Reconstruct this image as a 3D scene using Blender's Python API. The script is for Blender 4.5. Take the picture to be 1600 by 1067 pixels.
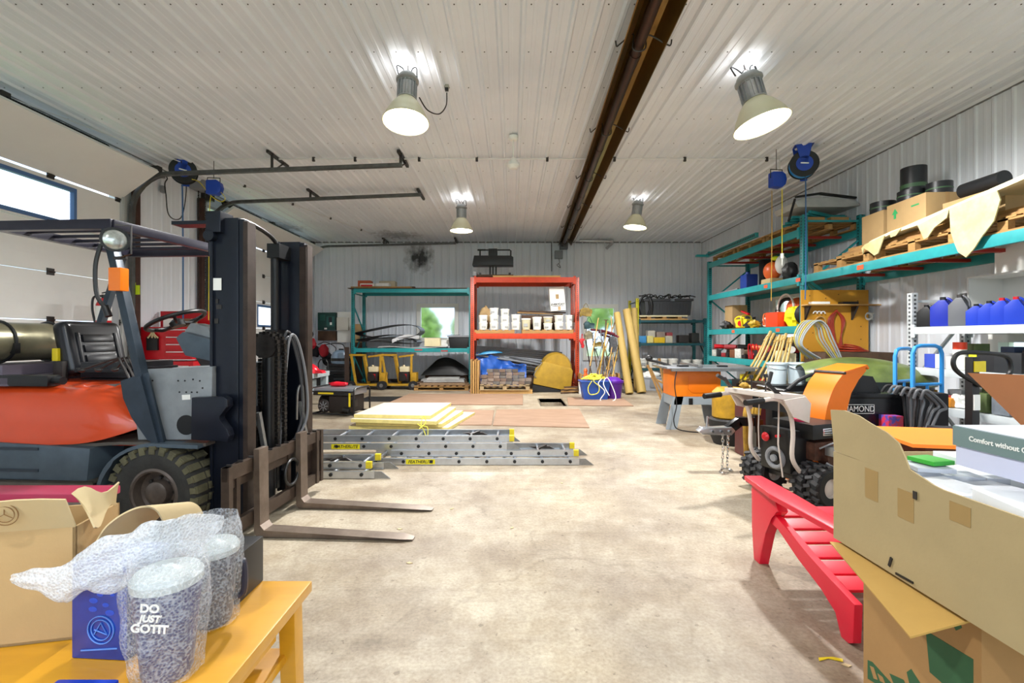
import bpy, bmesh, math, random
from mathutils import Vector, Matrix, noise, Euler
for o in list(bpy.data.objects): bpy.data.objects.remove(o)
SC = bpy.context.scene; C = SC.collection
random.seed(7)
PI = math.pi
# ------------------------------------------------------------------ camera
cam = bpy.data.objects.new('camera', bpy.data.cameras.new('camera')); C.objects.link(cam)
cam.location = (0, 0, 1.4); cam.rotation_euler = (PI/2, 0, 0)
cam.data.sensor_width = 36; cam.data.lens = 740/1600*36; cam.data.shift_y = -5.5/1600; cam.data.clip_start = .02
SC.camera = cam
# ------------------------------------------------------------------ world, exposure, large lights
SC.view_settings.view_transform = 'Standard'; SC.view_settings.look = 'None'
SC.view_settings.exposure = 0.4; SC.view_settings.gamma = 1
try: SC.view_settings.use_curve_mapping = False
except Exception: pass
W = bpy.data.worlds.new('sky'); SC.world = W; W.use_nodes = True
nt = W.node_tree; nt.nodes.clear()
bg = nt.nodes.new('ShaderNodeBackground'); out = nt.nodes.new('ShaderNodeOutputWorld')
tc = nt.nodes.new('ShaderNodeTexCoord'); nz = nt.nodes.new('ShaderNodeTexNoise'); cr = nt.nodes.new('ShaderNodeValToRGB')
mp = nt.nodes.new('ShaderNodeMapping'); mp.inputs['Scale'].default_value = (1.5, 1.5, 6)
nt.links.new(tc.outputs['Generated'], mp.inputs[0]); nt.links.new(mp.outputs[0], nz.inputs[0]); nz.inputs['Scale'].default_value = 2.2; nz.inputs['Detail'].default_value = 6
cr.color_ramp.elements[0].position = .4; cr.color_ramp.elements[0].color = (.42, .62, .92, 1)
cr.color_ramp.elements[1].position = .62; cr.color_ramp.elements[1].color = (.95, .97, 1, 1)
nt.links.new(nz.outputs[0], cr.inputs[0]); nt.links.new(cr.outputs[0], bg.inputs[0]); nt.links.new(bg.outputs[0], out.inputs[0])
bg.inputs[1].default_value = 2.0
RX0, RX1, RY0, RY1, RH = -6.1, 5.85, -3.2, 14.6, 4.36
def area(name, loc, rot, sx, sy, power, col=(1, 1, 1)):
    l = bpy.data.lights.new(name, 'AREA'); l.shape = 'RECTANGLE'; l.size = sx; l.size_y = sy; l.energy = power; l.color = col
    o = bpy.data.objects.new(name, l); C.objects.link(o); o.location = loc; o.rotation_euler = rot; return o
# added fill light at the unseen front opening behind the camera
area('front_fill', (0.2, RY0+.25, 2.2), (PI/2+.35, 0, 0), 9.5, 3.4, 62, (.93, .97, 1))
LAMP_POWER = 560
# ------------------------------------------------------------------ materials
def S(h):
    v = [int(h[i:i+2], 16)/255 for i in (0, 2, 4)]
    return tuple(x/12.92 if x <= .04045 else ((x+.055)/1.055)**2.4 for x in v) + (1,)
MATS = {}
def M(name, hx, r=.5, m=0, var=0, vs=4, bump=0, bs=40, col2=None, coat=0, trans=0, emit=0, alpha=1, stretch=None, lo=.35, hi=.7):
    if name in MATS: return MATS[name]
    a = bpy.data.materials.new(name); a.use_nodes = True; n = a.node_tree; b = n.nodes['Principled BSDF']
    c = S(hx); b.inputs['Base Color'].default_value = c; b.inputs['Roughness'].default_value = r; b.inputs['Metallic'].default_value = m
    if coat: b.inputs['Coat Weight'].default_value = coat
    if trans: b.inputs['Transmission Weight'].default_value = trans
    if alpha < 1: b.inputs['Alpha'].default_value = alpha
    if emit: b.inputs['Emission Color'].default_value = c; b.inputs['Emission Strength'].default_value = emit
    if var or bump:
        t = n.nodes.new('ShaderNodeTexCoord'); mpn = n.nodes.new('ShaderNodeMapping')
        if stretch: mpn.inputs['Scale'].default_value = stretch
        n.links.new(t.outputs['Object'], mpn.inputs[0])
    if var:
        z = n.nodes.new('ShaderNodeTexNoise'); z.inputs['Scale'].default_value = vs; z.inputs['Detail'].default_value = 8; z.inputs['Roughness'].default_value = .62
        k = n.nodes.new('ShaderNodeValToRGB'); c2 = S(col2) if col2 else tuple(x*(1-var) for x in c[:3])+(1,)
        k.color_ramp.elements[0].position = lo; k.color_ramp.elements[0].color = c2 if not col2 else tuple(c[i]*(1-var)+c2[i]*var for i in range(3))+(1,)
        k.color_ramp.elements[1].position = hi; k.color_ramp.elements[1].color = c
        n.links.new(mpn.outputs[0], z.inputs[0]); n.links.new(z.outputs[0], k.inputs[0]); n.links.new(k.outputs[0], b.inputs['Base Color'])
    if bump:
        z = n.nodes.new('ShaderNodeTexNoise'); z.inputs['Scale'].default_value = bs; z.inputs['Detail'].default_value = 4
        q = n.nodes.new('ShaderNodeBump'); q.inputs['Strength'].default_value = bump; q.inputs['Distance'].default_value = .01
        n.links.new(mpn.outputs[0], z.inputs[0]); n.links.new(z.outputs[0], q.inputs['Height']); n.links.new(q.outputs[0], b.inputs['Normal'])
    MATS[name] = a; return a
# ------------------------------------------------------------------ mesh builder
def axm(d):
    d = Vector(d).normalized(); return d.to_track_quat('Z', 'Y').to_matrix().to_4x4()
class MB:
    def __init__(s): s.bm = bmesh.new(); s.mi = 0
    def _fin(s, vs, xf):
        if xf is not None: bmesh.ops.transform(s.bm, matrix=xf, verts=vs)
        return s
    def face(s, pts):
        f = s.bm.faces.new([s.bm.verts.new(p) for p in pts]); f.material_index = s.mi; return s
    def box(s, x0, y0, z0, x1, y1, z1, xf=None, bev=0):
        vs = [s.bm.verts.new(p) for p in ((x0,y0,z0),(x1,y0,z0),(x1,y1,z0),(x0,y1,z0),(x0,y0,z1),(x1,y0,z1),(x1,y1,z1),(x0,y1,z1))]
        fs = [s.bm.faces.new([vs[i] for i in q]) for q in ((0,3,2,1),(4,5,6,7),(0,1,5,4),(1,2,6,5),(2,3,7,6),(3,0,4,7))]
        for f in fs: f.material_index = s.mi
        if xf is not None: bmesh.ops.transform(s.bm, matrix=xf, verts=vs)
        if bev:
            es = list({e for f in fs for e in f.edges})
            r = bmesh.ops.bevel(s.bm, geom=es, offset=bev, segments=2, affect='EDGES', profile=.7)
            for f in r['faces']: f.material_index = s.mi
        return s
    def cb(s, c, d, rot=(0,0,0), bev=0):
        x = Matrix.Translation(c) @ Euler(rot).to_matrix().to_4x4()
        return s.box(-d[0]/2,-d[1]/2,-d[2]/2,d[0]/2,d[1]/2,d[2]/2,x,bev)
    def bar(s, p0, p1, w, h, up=(0,0,1), bev=0):
        p0 = Vector(p0); p1 = Vector(p1); d = p1-p0; L = d.length; d.normalize(); u = Vector(up)
        if abs(d.dot(u)) > .98: u = Vector((1,0,0))
        y = u.cross(d).normalized(); z = d.cross(y)
        m = Matrix((d, y, z)).transposed().to_4x4(); m.translation = p0
        return s.box(0,-w/2,-h/2,L,w/2,h/2,m,bev)
    def ring(s, m, r, n, ry=None):
        return [s.bm.verts.new(m @ Vector((r*math.cos(2*PI*i/n), (ry or r)*math.sin(2*PI*i/n), 0))) for i in range(n)]
    def _bridge(s, a, b):
        n = len(a)
        for i in range(n):
            f = s.bm.faces.new((a[i], a[(i+1)%n], b[(i+1)%n], b[i])); f.material_index = s.mi
    def _cap(s, a, rev=False):
        f = s.bm.faces.new(a[::-1] if rev else a); f.material_index = s.mi
    def cyl(s, p0, p1, r0, r1=None, n=16, cap=True):
        r1 = r0 if r1 is None else r1; p0 = Vector(p0); p1 = Vector(p1); q = axm(p1-p0)
        a = s.ring(Matrix.Translation(p0) @ q, r0, n); b = s.ring(Matrix.Translation(p1) @ q, r1, n)
        s._bridge(a, b)
        if cap: s._cap(a, True); s._cap(b)
        return s
    def lathe(s, prof, o=(0,0,0), d=(0,0,1), n=24, capa=True, capb=True, xf=None):
        q = Matrix.Translation(o) @ axm(d)
        if xf is not None: q = xf @ q
        prev = None; first = None
        for r, z in prof:
            cur = s.ring(q @ Matrix.Translation((0,0,z)), max(r, 1e-4), n)
            if prev: s._bridge(prev, cur)
            else: first = cur
            prev = cur
        if capa: s._cap(first, True)
        if capb: s._cap(prev)
        return s
    def tube(s, pts, r, n=8, closed=False, cr=0):
        pts = [Vector(p) for p in pts]
        if cr: pts = catmull(pts, cr, closed)
        N = len(pts); rings = []
        t0 = (pts[1]-pts[0]).normalized(); nrm = t0.orthogonal().normalized()
        for i, p in enumerate(pts):
            a = pts[i-1] if (i > 0 or closed) else p; b = pts[(i+1)%N] if (i < N-1 or closed) else p
            t = (b-a).normalized() if (b-a).length > 1e-9 else t0
            nrm = (nrm - t*nrm.dot(t)); nrm = nrm.normalized() if nrm.length > 1e-6 else t.orthogonal().normalized()
            bn = t.cross(nrm); rr = r[i] if isinstance(r, (list, tuple)) else r
            rings.append([s.bm.verts.new(p+nrm*rr*math.cos(2*PI*k/n)+bn*rr*math.sin(2*PI*k/n)) for k in range(n)])
        for i in range(N-1): s._bridge(rings[i], rings[i+1])
        if closed: s._bridge(rings[-1], rings[0])
        else: s._cap(rings[0], True); s._cap(rings[-1])
        return s
    def torus(s, c, R, r, d=(0,0,1), a0=0, a1=2*PI, n=24, k=8):
        q = Matrix.Translation(c) @ axm(d); full = abs(a1-a0-2*PI) < 1e-6; m = n if full else n+1
        return s.tube([q @ Vector((R*math.cos(a0+(a1-a0)*i/n), R*math.sin(a0+(a1-a0)*i/n), 0)) for i in range(m)], r, k, closed=full)
    def prism(s, poly, a, b, ax='y', xf=None, bev=0):
        mk = {'y': lambda u, v, t: (u, t, v), 'x': lambda u, v, t: (t, u, v), 'z': lambda u, v, t: (u, v, t)}[ax]
        A = [s.bm.verts.new(mk(u, v, a)) for u, v in poly]; B = [s.bm.verts.new(mk(u, v, b)) for u, v in poly]
        n = len(A); fs = []
        for i in range(n): fs.append(s.bm.faces.new((A[i], A[(i+1)%n], B[(i+1)%n], B[i])))
        fs.append(s.bm.faces.new(A[::-1])); fs.append(s.bm.faces.new(B))
        for f in fs: f.material_index = s.mi
        if xf is not None: bmesh.ops.transform(s.bm, matrix=xf, verts=A+B)
        if bev:
            r = bmesh.ops.bevel(s.bm, geom=list({e for f in fs for e in f.edges}), offset=bev, segments=2, affect='EDGES', profile=.7)
            for f in r['faces']: f.material_index = s.mi
        return s
    def sph(s, c, r, sc=(1,1,1), u=16, v=10, nz=0, ns=3, seed=0):
        m = Matrix.Translation(c) @ Matrix.Diagonal((sc[0]*r, sc[1]*r, sc[2]*r, 1))
        g = bmesh.ops.create_uvsphere(s.bm, u_segments=u, v_segments=v, radius=1, matrix=Matrix())
        for w in g['verts']:
            if nz: w.co *= 1+nz*noise.noise(w.co*ns+Vector((seed*3.1, seed, 0)))
            w.co = m @ w.co
        for f in {f for w in g['verts'] for f in w.link_faces}: f.material_index = s.mi
        return s
    def sheet(s, fn, nu, nv, th=.004):
        V = [[s.bm.verts.new(fn(i/nu, j/nv)) for j in range(nv+1)] for i in range(nu+1)]; fs = []
        for i in range(nu):
            for j in range(nv):
                f = s.bm.faces.new((V[i][j], V[i+1][j], V[i+1][j+1], V[i][j+1])); f.material_index = s.mi; fs.append(f)
        if th:
            s.bm.normal_update(); bmesh.ops.solidify(s.bm, geom=fs, thickness=th)
        return s
def catmull(p, k, closed=False):
    o = []; N = len(p); R = N if closed else N-1
    for i in range(R):
        g = (lambda j: p[j % N]) if closed else (lambda j: p[min(max(j, 0), N-1)])
        a, b, c, d = g(i-1), g(i), g(i+1), g(i+2)
        for j in range(k):
            t = j/k; o.append(.5*((2*b)+(c-a)*t+(2*a-5*b+4*c-d)*t*t+(3*b-a-3*c+d)*t**3))
    if not closed: o.append(p[-1])
    return o
def part(name, mb, mat, parent=None, sm=35, world=False, label=None):
    me = bpy.data.meshes.new(name)
    bmesh.ops.recalc_face_normals(mb.bm, faces=mb.bm.faces)
    if world and parent is not None: mb.bm.transform(wm(parent).inverted())
    mb.bm.to_mesh(me); mb.bm.free()
    for a in (mat if isinstance(mat, (list, tuple)) else [mat]): me.materials.append(a)
    if sm:
        me.polygons.foreach_set('use_smooth', [True]*len(me.polygons)); me.set_sharp_from_angle(angle=math.radians(sm))
    o = bpy.data.objects.new(name, me); C.objects.link(o)
    if parent is not None: o.parent = parent
    if label: o['label'] = label
    return o
def wm(o):
    m = Matrix.Translation(o.location) @ o.rotation_euler.to_matrix().to_4x4() @ Matrix.Diagonal((*o.scale, 1))
    return (wm(o.parent) @ m) if o.parent else m
def tag(o, label, cat, group=None, kind=None):
    o['label'] = label; o['category'] = cat
    if group: o['group'] = group
    if kind: o['kind'] = kind
    return o
def thing(name, label, cat, loc=(0,0,0), rz=0, group=None, rot=None):
    o = bpy.data.objects.new(name, None); o.empty_display_size = .05; C.objects.link(o); o.location = loc; o.rotation_euler = rot or (0,0,rz)
    return tag(o, label, cat, group)
def solo(name, mb, mat, label, cat, group=None, loc=None, sm=35, rot=None):
    o = part(name, mb, mat, None, sm)
    if loc is not None: o.location = loc
    if rot is not None: o.rotation_euler = rot
    return tag(o, label, cat, group)
def ctree(o, parent=None):
    c = o.copy(); C.objects.link(c); c.parent = parent
    for ch in list(o.children): ctree(ch, c)
    return c
def dup(root, loc, rz=None, label=None, group=None, rot=None, sc=None):
    r = ctree(root); r.location = loc
    if rz is not None: r.rotation_euler = (0,0,rz)
    if rot is not None: r.rotation_euler = rot
    if label: r['label'] = label
    if group: r['group'] = group
    if sc: r.scale = sc
    return r
def recen(o):   # origin of a mesh built in world coordinates moves to its base centre
    me = o.data; xs = [v.co for v in me.vertices]
    c = Vector(((min(v.x for v in xs)+max(v.x for v in xs))/2, (min(v.y for v in xs)+max(v.y for v in xs))/2, min(v.z for v in xs)))
    me.transform(Matrix.Translation(-c)); o.location = c; return o
def solow(name, mb, mat, label, cat, group=None, sm=35):
    return recen(solo(name, mb, mat, label, cat, group, sm=sm))
def struct(name, mb, mat, parent=None, sm=35):
    o = part(name, mb, mat, parent, sm)
    if parent is None: o['kind'] = 'structure'
    return o
def text(s, size, mat, parent, loc, rot, ext=.0006, ax='CENTER', xs=1, bold=0, shear=0, name='lettering'):
    cu = bpy.data.curves.new('t', 'FONT'); cu.body = s; cu.size = size; cu.extrude = ext; cu.align_x = ax; cu.align_y = 'CENTER'; cu.offset = bold; cu.shear = shear
    t = bpy.data.objects.new('t', cu); C.objects.link(t); bpy.context.view_layer.update()
    me = bpy.data.meshes.new_from_object(t.evaluated_get(bpy.context.evaluated_depsgraph_get())); bpy.data.objects.remove(t)
    me.materials.clear(); me.materials.append(mat)
    o = bpy.data.objects.new(name, me); C.objects.link(o); o.parent = parent; o.location = loc; o.rotation_euler = rot; o.scale = (xs, 1, 1); return o
def X(px, Y): return (px-800)/740*Y
def Z(py, Y): return 1.4-(py-528)/740*Y
def P(px, py, Y): return Vector((X(px, Y), Y, Z(py, Y)))
def nse(x, y=0, z=0, s=1): return noise.noise(Vector((x*s, y*s, z*s)))
rnd = random.uniform
# palette
m_white = M('white_sheet_metal', 'DCDCDB', .38, 0, .06, 1.5)
m_steel = M('galvanised_steel', '9A9C9C', .35, .8, .3, 12)
m_dsteel = M('dark_steel', '4A4644', .42, .6, .4, 10)
m_black = M('black_plastic', '101113', .42)
m_rub = M('black_rubber', '17171A', .6, 0, .3, 20, .15, 60)
m_alu = M('brushed_aluminium', 'C4C8CC', .28, .85, .15, 15)
m_teal = M('teal_rack_paint', '26989C', .4, .1, .3, 6, col2='14585F')
m_orange = M('orange_rack_paint', 'BE380A', .6, .05, .4, 7, col2='7E260C')
m_navy = M('navy_paint', '171C28', .28, .2, .4, 7, col2='0B0E16')
m_red = M('red_plastic', 'D8102C', .38)
m_redp = M('red_enamel', 'C01420', .3, .1)
m_blue = M('blue_plastic', '1638B0', .35)
m_lblue = M('light_blue_paint', '2C8AD0', .35)
m_yel = M('yellow_paint', 'E8D020', .4, 0, .2, 9)
m_myel = M('machine_yellow', 'C89A24', .45, .1, .45, 9, col2='5E4A18')
m_card = M('cardboard', 'B8996A', .8, 0, .14, 3, .05, 90)
m_card2 = M('pale_cardboard', 'C9B48A', .8, 0, .12, 3, .05, 90)
m_wood = M('rough_pallet_wood', 'B08850', .8, 0, .45, 5, .2, 30, col2='6E4A26', stretch=(1, 6, 6))
m_ply = M('plywood', 'C49A5A', .7, 0, .3, 3, 0, 40, col2='94683A', stretch=(1, 5, 1))
m_dwood = M('dark_weathered_wood', '5A4230', .85, 0, .4, 6, .2, 30)
m_wplas = M('white_plastic', 'E8E8E2', .4)
m_chrome = M('chrome', 'D8DADC', .12, 1)
m_glass = M('clear_glass', 'F4FAFF', .03, 0, trans=1)
m_foam = M('cream_foam', 'E9DEB4', .85, 0, .12, 5, .2, 30)
m_rope = M('yellow_rope', 'E6DC4A', .7)
m_skyblue = M('pale_blue_plastic', 'A9C6D4', .45)
m_grey = M('grey_plastic', '85888C', .45)
m_paper = M('white_paper', 'EDEDE8', .7)
# ================================================================== SETTING
def rib(a, b, pitch=.2286, hs=1):   # (u, height) profile of ribbed sheet metal
    pr = []; u = a
    while u < b-1e-6:
        for du, hh in ((0,0),(.020,.019),(.045,.019),(.065,0),(.120,0),(.128,.003),(.158,.003),(.166,0)):
            if u+du < b: pr.append((u+du, hh*hs))
        u += pitch
    pr.append((b, 0)); return pr
def ribwall(a, b, holes, z0, z1, put, hs=1):
    """holes: (u0,u1,z0,z1); put(u,h,z)->point"""
    mb = MB(); pr = rib(a, b, hs=hs); cuts = sorted({h[0] for h in holes} | {h[1] for h in holes})
    pts = pr[:]
    for c in cuts:
        if all(abs(c-p[0]) > 1e-4 for p in pts): pts.append((c, 0))
    pts.sort()
    for (u0, h0), (u1, h1) in zip(pts, pts[1:]):
        mid = (u0+u1)/2; seg = [(z0, z1)]
        for H in holes:
            if H[0] < mid < H[1]:
                seg = [s for q in seg for s in ((q[0], min(q[1], H[2])), (max(q[0], H[3]), q[1])) if s[1]-s[0] > .001]
        for s0, s1 in seg: mb.face([put(u0,h0,s0), put(u1,h1,s0), put(u1,h1,s1), put(u0,h0,s1)])
    return mb
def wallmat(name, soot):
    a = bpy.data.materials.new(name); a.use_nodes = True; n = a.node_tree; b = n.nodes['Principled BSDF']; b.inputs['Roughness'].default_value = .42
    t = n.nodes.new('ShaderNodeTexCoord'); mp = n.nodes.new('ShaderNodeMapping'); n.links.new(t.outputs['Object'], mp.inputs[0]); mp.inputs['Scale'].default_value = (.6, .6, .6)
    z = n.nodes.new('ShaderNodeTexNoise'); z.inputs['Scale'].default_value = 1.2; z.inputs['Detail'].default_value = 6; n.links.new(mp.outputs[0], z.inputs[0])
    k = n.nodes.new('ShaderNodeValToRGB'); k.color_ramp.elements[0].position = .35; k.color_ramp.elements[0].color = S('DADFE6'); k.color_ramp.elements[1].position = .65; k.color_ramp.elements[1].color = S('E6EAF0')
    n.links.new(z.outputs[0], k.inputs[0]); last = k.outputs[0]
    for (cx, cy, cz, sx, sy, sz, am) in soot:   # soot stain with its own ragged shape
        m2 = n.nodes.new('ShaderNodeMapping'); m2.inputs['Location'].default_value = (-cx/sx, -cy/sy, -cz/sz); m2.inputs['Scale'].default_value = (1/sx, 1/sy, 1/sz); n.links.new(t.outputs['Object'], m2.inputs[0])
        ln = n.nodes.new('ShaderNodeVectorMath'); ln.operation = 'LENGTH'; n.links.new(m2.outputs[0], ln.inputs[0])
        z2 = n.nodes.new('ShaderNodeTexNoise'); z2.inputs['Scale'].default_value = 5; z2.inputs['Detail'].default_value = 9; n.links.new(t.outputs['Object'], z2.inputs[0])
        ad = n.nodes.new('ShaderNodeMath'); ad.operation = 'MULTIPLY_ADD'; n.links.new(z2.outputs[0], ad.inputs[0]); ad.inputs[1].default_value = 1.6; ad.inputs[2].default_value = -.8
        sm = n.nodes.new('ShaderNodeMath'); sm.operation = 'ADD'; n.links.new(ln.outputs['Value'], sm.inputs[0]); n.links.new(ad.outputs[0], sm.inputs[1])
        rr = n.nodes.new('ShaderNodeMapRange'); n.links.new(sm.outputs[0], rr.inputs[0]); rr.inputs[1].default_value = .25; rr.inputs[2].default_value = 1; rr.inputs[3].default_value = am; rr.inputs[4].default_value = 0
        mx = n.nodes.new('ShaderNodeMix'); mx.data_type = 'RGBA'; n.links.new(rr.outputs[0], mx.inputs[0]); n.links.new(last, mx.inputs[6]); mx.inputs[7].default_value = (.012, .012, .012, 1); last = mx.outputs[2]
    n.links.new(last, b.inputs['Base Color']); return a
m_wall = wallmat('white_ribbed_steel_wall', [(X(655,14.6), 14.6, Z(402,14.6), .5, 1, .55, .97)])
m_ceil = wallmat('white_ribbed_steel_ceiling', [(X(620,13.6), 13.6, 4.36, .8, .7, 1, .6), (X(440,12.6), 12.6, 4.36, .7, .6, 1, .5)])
# floor: concrete with stains, wear and joints
fm = bpy.data.materials.new('stained_concrete'); fm.use_nodes = True; n = fm.node_tree; b = n.nodes['Principled BSDF']
t = n.nodes.new('ShaderNodeTexCoord')
def fn_noise(sc, det, lo, hi, c0, c1, rough=.6, stretch=None):
    z = n.nodes.new('ShaderNodeTexNoise'); z.inputs['Scale'].default_value = sc; z.inputs['Detail'].default_value = det; z.inputs['Roughness'].default_value = rough
    if stretch:
        mq = n.nodes.new('ShaderNodeMapping'); mq.inputs['Scale'].default_value = stretch; n.links.new(t.outputs['Object'], mq.inputs[0]); n.links.new(mq.outputs[0], z.inputs[0])
    else: n.links.new(t.outputs['Object'], z.inputs[0])
    k = n.nodes.new('ShaderNodeValToRGB'); k.color_ramp.elements[0].position = lo; k.color_ramp.elements[0].color = c0; k.color_ramp.elements[1].position = hi; k.color_ramp.elements[1].color = c1
    n.links.new(z.outputs[0], k.inputs[0]); return k.outputs[0], z.outputs[0]
def mixc(a, b_, f, mode='MIX'):
    mx = n.nodes.new('ShaderNodeMix'); mx.data_type = 'RGBA'; mx.blend_type = mode
    if isinstance(f, float): mx.inputs[0].default_value = f
    else: n.links.new(f, mx.inputs[0])
    n.links.new(a, mx.inputs[6]); n.links.new(b_, mx.inputs[7]); return mx.outputs[2]
base, z1 = fn_noise(.7, 9, .36, .62, S('8E8070'), S('C2B8A4'), .65)
spk, z3 = fn_noise(55, 4, .3, .62, (.74,.72,.7,1), (1,1,1,1))
blot, z2 = fn_noise(1.9, 10, .42, .56, (.74,.68,.60,1), (1,1,1,1), .7)
oil, z4 = fn_noise(1.3, 7, .30, .37, (.42,.38,.34,1), (1,1,1,1), .7)
scr, z5 = fn_noise(3, 5, .33, .42, (.66,.64,.62,1), (1,1,1,1), .6, (.25, 3, 1))
grn, z6 = fn_noise(11, 8, .40, .60, (.84,.82,.78,1), (1,1,1,1), .75); pit, z7 = fn_noise(24, 3, .29, .33, (.5,.46,.42,1), (1,1,1,1), .5)
c_ = mixc(base, spk, 1.0, 'MULTIPLY'); c_ = mixc(c_, grn, .8, 'MULTIPLY'); c_ = mixc(c_, pit, .8, 'MULTIPLY'); c_ = mixc(c_, blot, .7, 'MULTIPLY'); c_ = mixc(c_, oil, .7, 'MULTIPLY'); c_ = mixc(c_, scr, .4, 'MULTIPLY')
vc = n.nodes.new('ShaderNodeTexVoronoi'); vc.feature = 'DISTANCE_TO_EDGE'; vc.inputs['Scale'].default_value = .22   # hairline cracks
dn = n.nodes.new('ShaderNodeTexNoise'); dn.inputs['Scale'].default_value = 2.5; dn.inputs['Detail'].default_value = 6; n.links.new(t.outputs['Object'], dn.inputs[0])
dm = n.nodes.new('ShaderNodeVectorMath'); dm.operation = 'SCALE'; n.links.new(dn.outputs['Color'], dm.inputs[0]); dm.inputs['Scale'].default_value = .5
da = n.nodes.new('ShaderNodeVectorMath'); da.operation = 'ADD'; n.links.new(t.outputs['Object'], da.inputs[0]); n.links.new(dm.outputs[0], da.inputs[1]); n.links.new(da.outputs[0], vc.inputs['Vector'])
ck = n.nodes.new('ShaderNodeValToRGB'); ck.color_ramp.elements[0].position = .0006; ck.color_ramp.elements[0].color = (.45,.42,.38,1); ck.color_ramp.elements[1].position = .0022; ck.color_ramp.elements[1].color = (1,1,1,1); n.links.new(vc.outputs['Distance'], ck.inputs[0])
c_ = mixc(c_, ck.outputs[0], .3, 'MULTIPLY')
n.links.new(c_, b.inputs['Base Color']); b.inputs['Roughness'].default_value = .55
q = n.nodes.new('ShaderNodeBump'); q.inputs['Strength'].default_value = .12; q.inputs['Distance'].default_value = .01; n.links.new(z3, q.inputs['Height']); n.links.new(q.outputs[0], b.inputs['Normal'])
# floor slab with the sunken drain pit
px0, px1, py0, py1 = X(846, 9.9), X(884, 9.9), 9.75, 10.9
mb = MB()
mb.box(RX0-.3, RY0-.3, -.2, RX1+.3, py0, 0); mb.box(RX0-.3, py1, -.2, RX1+.3, RY1+.3, 0)
mb.box(RX0-.3, py0, -.2, px0, py1, 0); mb.box(px1, py0, -.2, RX1+.3, py1, 0); mb.box(px0-.1, py0-.1, -.45, px1+.1, py1+.1, -.25)
for a_, b_, c2, d_ in ((px0-.1,py0,px0,py1),(px1,py0,px1+.1,py1),(px0-.1,py0-.1,px1+.1,py0),(px0-.1,py1,px1+.1,py1+.1)): mb.box(a_,b_,-.4,c2,d_,-.2)
struct('floor', mb, fm, sm=0)
mb = MB()
for a_, b_, c2, d_ in ((px0-.03,py0-.03,px0,py1+.03),(px1,py0-.03,px1+.03,py1+.03),(px0,py0-.03,px1,py0),(px0,py1,px1,py1+.03)): mb.box(a_,b_,-.08,c2,d_,.004)
struct('trim_1', mb, m_steel)
# ceiling: ribs run towards the back wall
mb = MB(); pr = rib(RX0, RX1, hs=1.5)
for (u0, h0), (u1, h1) in zip(pr, pr[1:]):
    mb.face([(u0,RY0,RH-h0),(u1,RY0,RH-h1),(u1,RY1,RH-h1),(u0,RY1,RH-h0)])
ceil_ = struct('ceiling', mb, m_ceil, sm=0)
mb = MB()
for yy in (2.4, 3.6, 4.2, 4.9, 5.6, 6.4, 7.2, 8.4, 9.6, 10.8, 12.0):
    u = RX0+.10
    while u < RX1: mb.cyl((u,yy,RH-.004),(u,yy,RH+.002),.007,n=6); u += .2286
part('ceiling_screws', mb, m_dsteel, ceil_)['kind'] = 'stuff'
# walls
W1 = (X(654,RY1), X(714,RY1), Z(531,RY1), Z(477,RY1)); W2 = (X(913,RY1), X(963,RY1), Z(560,RY1), Z(478,RY1))
struct('wall_back', ribwall(RX0, RX1, [W1, W2], 0, RH, lambda u,h,z: (u, RY1-h, z), 1.5), m_wall, sm=0)
D1 = (3.0, 7.42); D2 = (9.45, 13.9); DH = 4.0
struct('wall_left', ribwall(RY0, RY1, [(D1[0],D1[1],0,DH), (D2[0],D2[1],0,DH)], 0, RH, lambda u,h,z: (RX0+h, u, z), .6), m_wall, sm=0)
W3 = (9.55, 10.45, 1.35, 2.3); W4 = (4.4, 5.7, .75, 1.42)
struct('wall_right', ribwall(RY0, RY1, [W3, W4], 0, RH, lambda u,h,z: (RX1-h, u, z), .6), m_wall, sm=0)
mb = MB(); mb.box(RX0, RY0-.15, 0, -4.8, RY0, RH); mb.box(5.2, RY0-.15, 0, RX1, RY0, RH); mb.box(-4.8, RY0-.15, 3.9, 5.2, RY0, RH); struct('wall_front', mb, m_wall)
# base trim and corner trims
mb = MB(); mb.box(RX0, RY1-.03, 0, RX1, RY1, .14); struct('baseboard_back', mb, m_dsteel)
mb = MB(); mb.box(RX1-.03, RY0, 0, RX1, RY1, .14); struct('baseboard_right', mb, m_dsteel)
mb = MB()
for y0, y1 in ((RY0, D1[0]), (D1[1], D2[0]), (D2[1], RY1)): mb.box(RX0, y0, 0, RX0+.03, y1, .14)
struct('baseboard_left', mb, m_dsteel)
mb = MB(); mb.box(RX1-.035, RY0, RH-.035, RX1, RY1, RH); mb.box(RX0, RY1-.035, RH-.035, RX1, RY1, RH); mb.box(RX0, RY0, RH-.035, RX0+.035, RY1, RH); struct('trim_2', mb, M('grey_corner_trim', '77787A', .5))  # mid-grey trim along the ceiling edges
# windows with sliding sash
m_wg = M('frosted_window_glass', 'F6FAF8', .10, trans=1)
def window(i, put, u0, u1, z0, z1, sashes=1):
    def bx(mb, a, b_, c, d_, h0, h1):
        p = [put(a,h0,c), put(b_,h1,d_)]; mb.box(*[min(p[0][k],p[1][k]) for k in range(3)], *[max(p[0][k],p[1][k]) for k in range(3)])
    mb = MB(); w = .07
    for a, b_, c, d_ in ((u0-.05,u0+w,z0-.05,z1+.05),(u1-w,u1+.05,z0-.05,z1+.05),(u0+w,u1-w,z0-.05,z0+w),(u0+w,u1-w,z1-w,z1+.05)): bx(mb, a, b_, c, d_, -.12, .07)
    o = struct('window_%d' % i, mb, m_wplas)
    mb = MB(); bx(mb, u0+w, u1-w, z0+w, z1-w, -.06, -.05); part('pane', mb, m_wg, o)
    if sashes > 1:
        mb = MB(); m_ = (u0+u1)/2; bx(mb, m_-.03, m_+.03, z0+w, z1-w, -.08, .0); part('sash_bar', mb, m_wplas, o)
    return o
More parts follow.
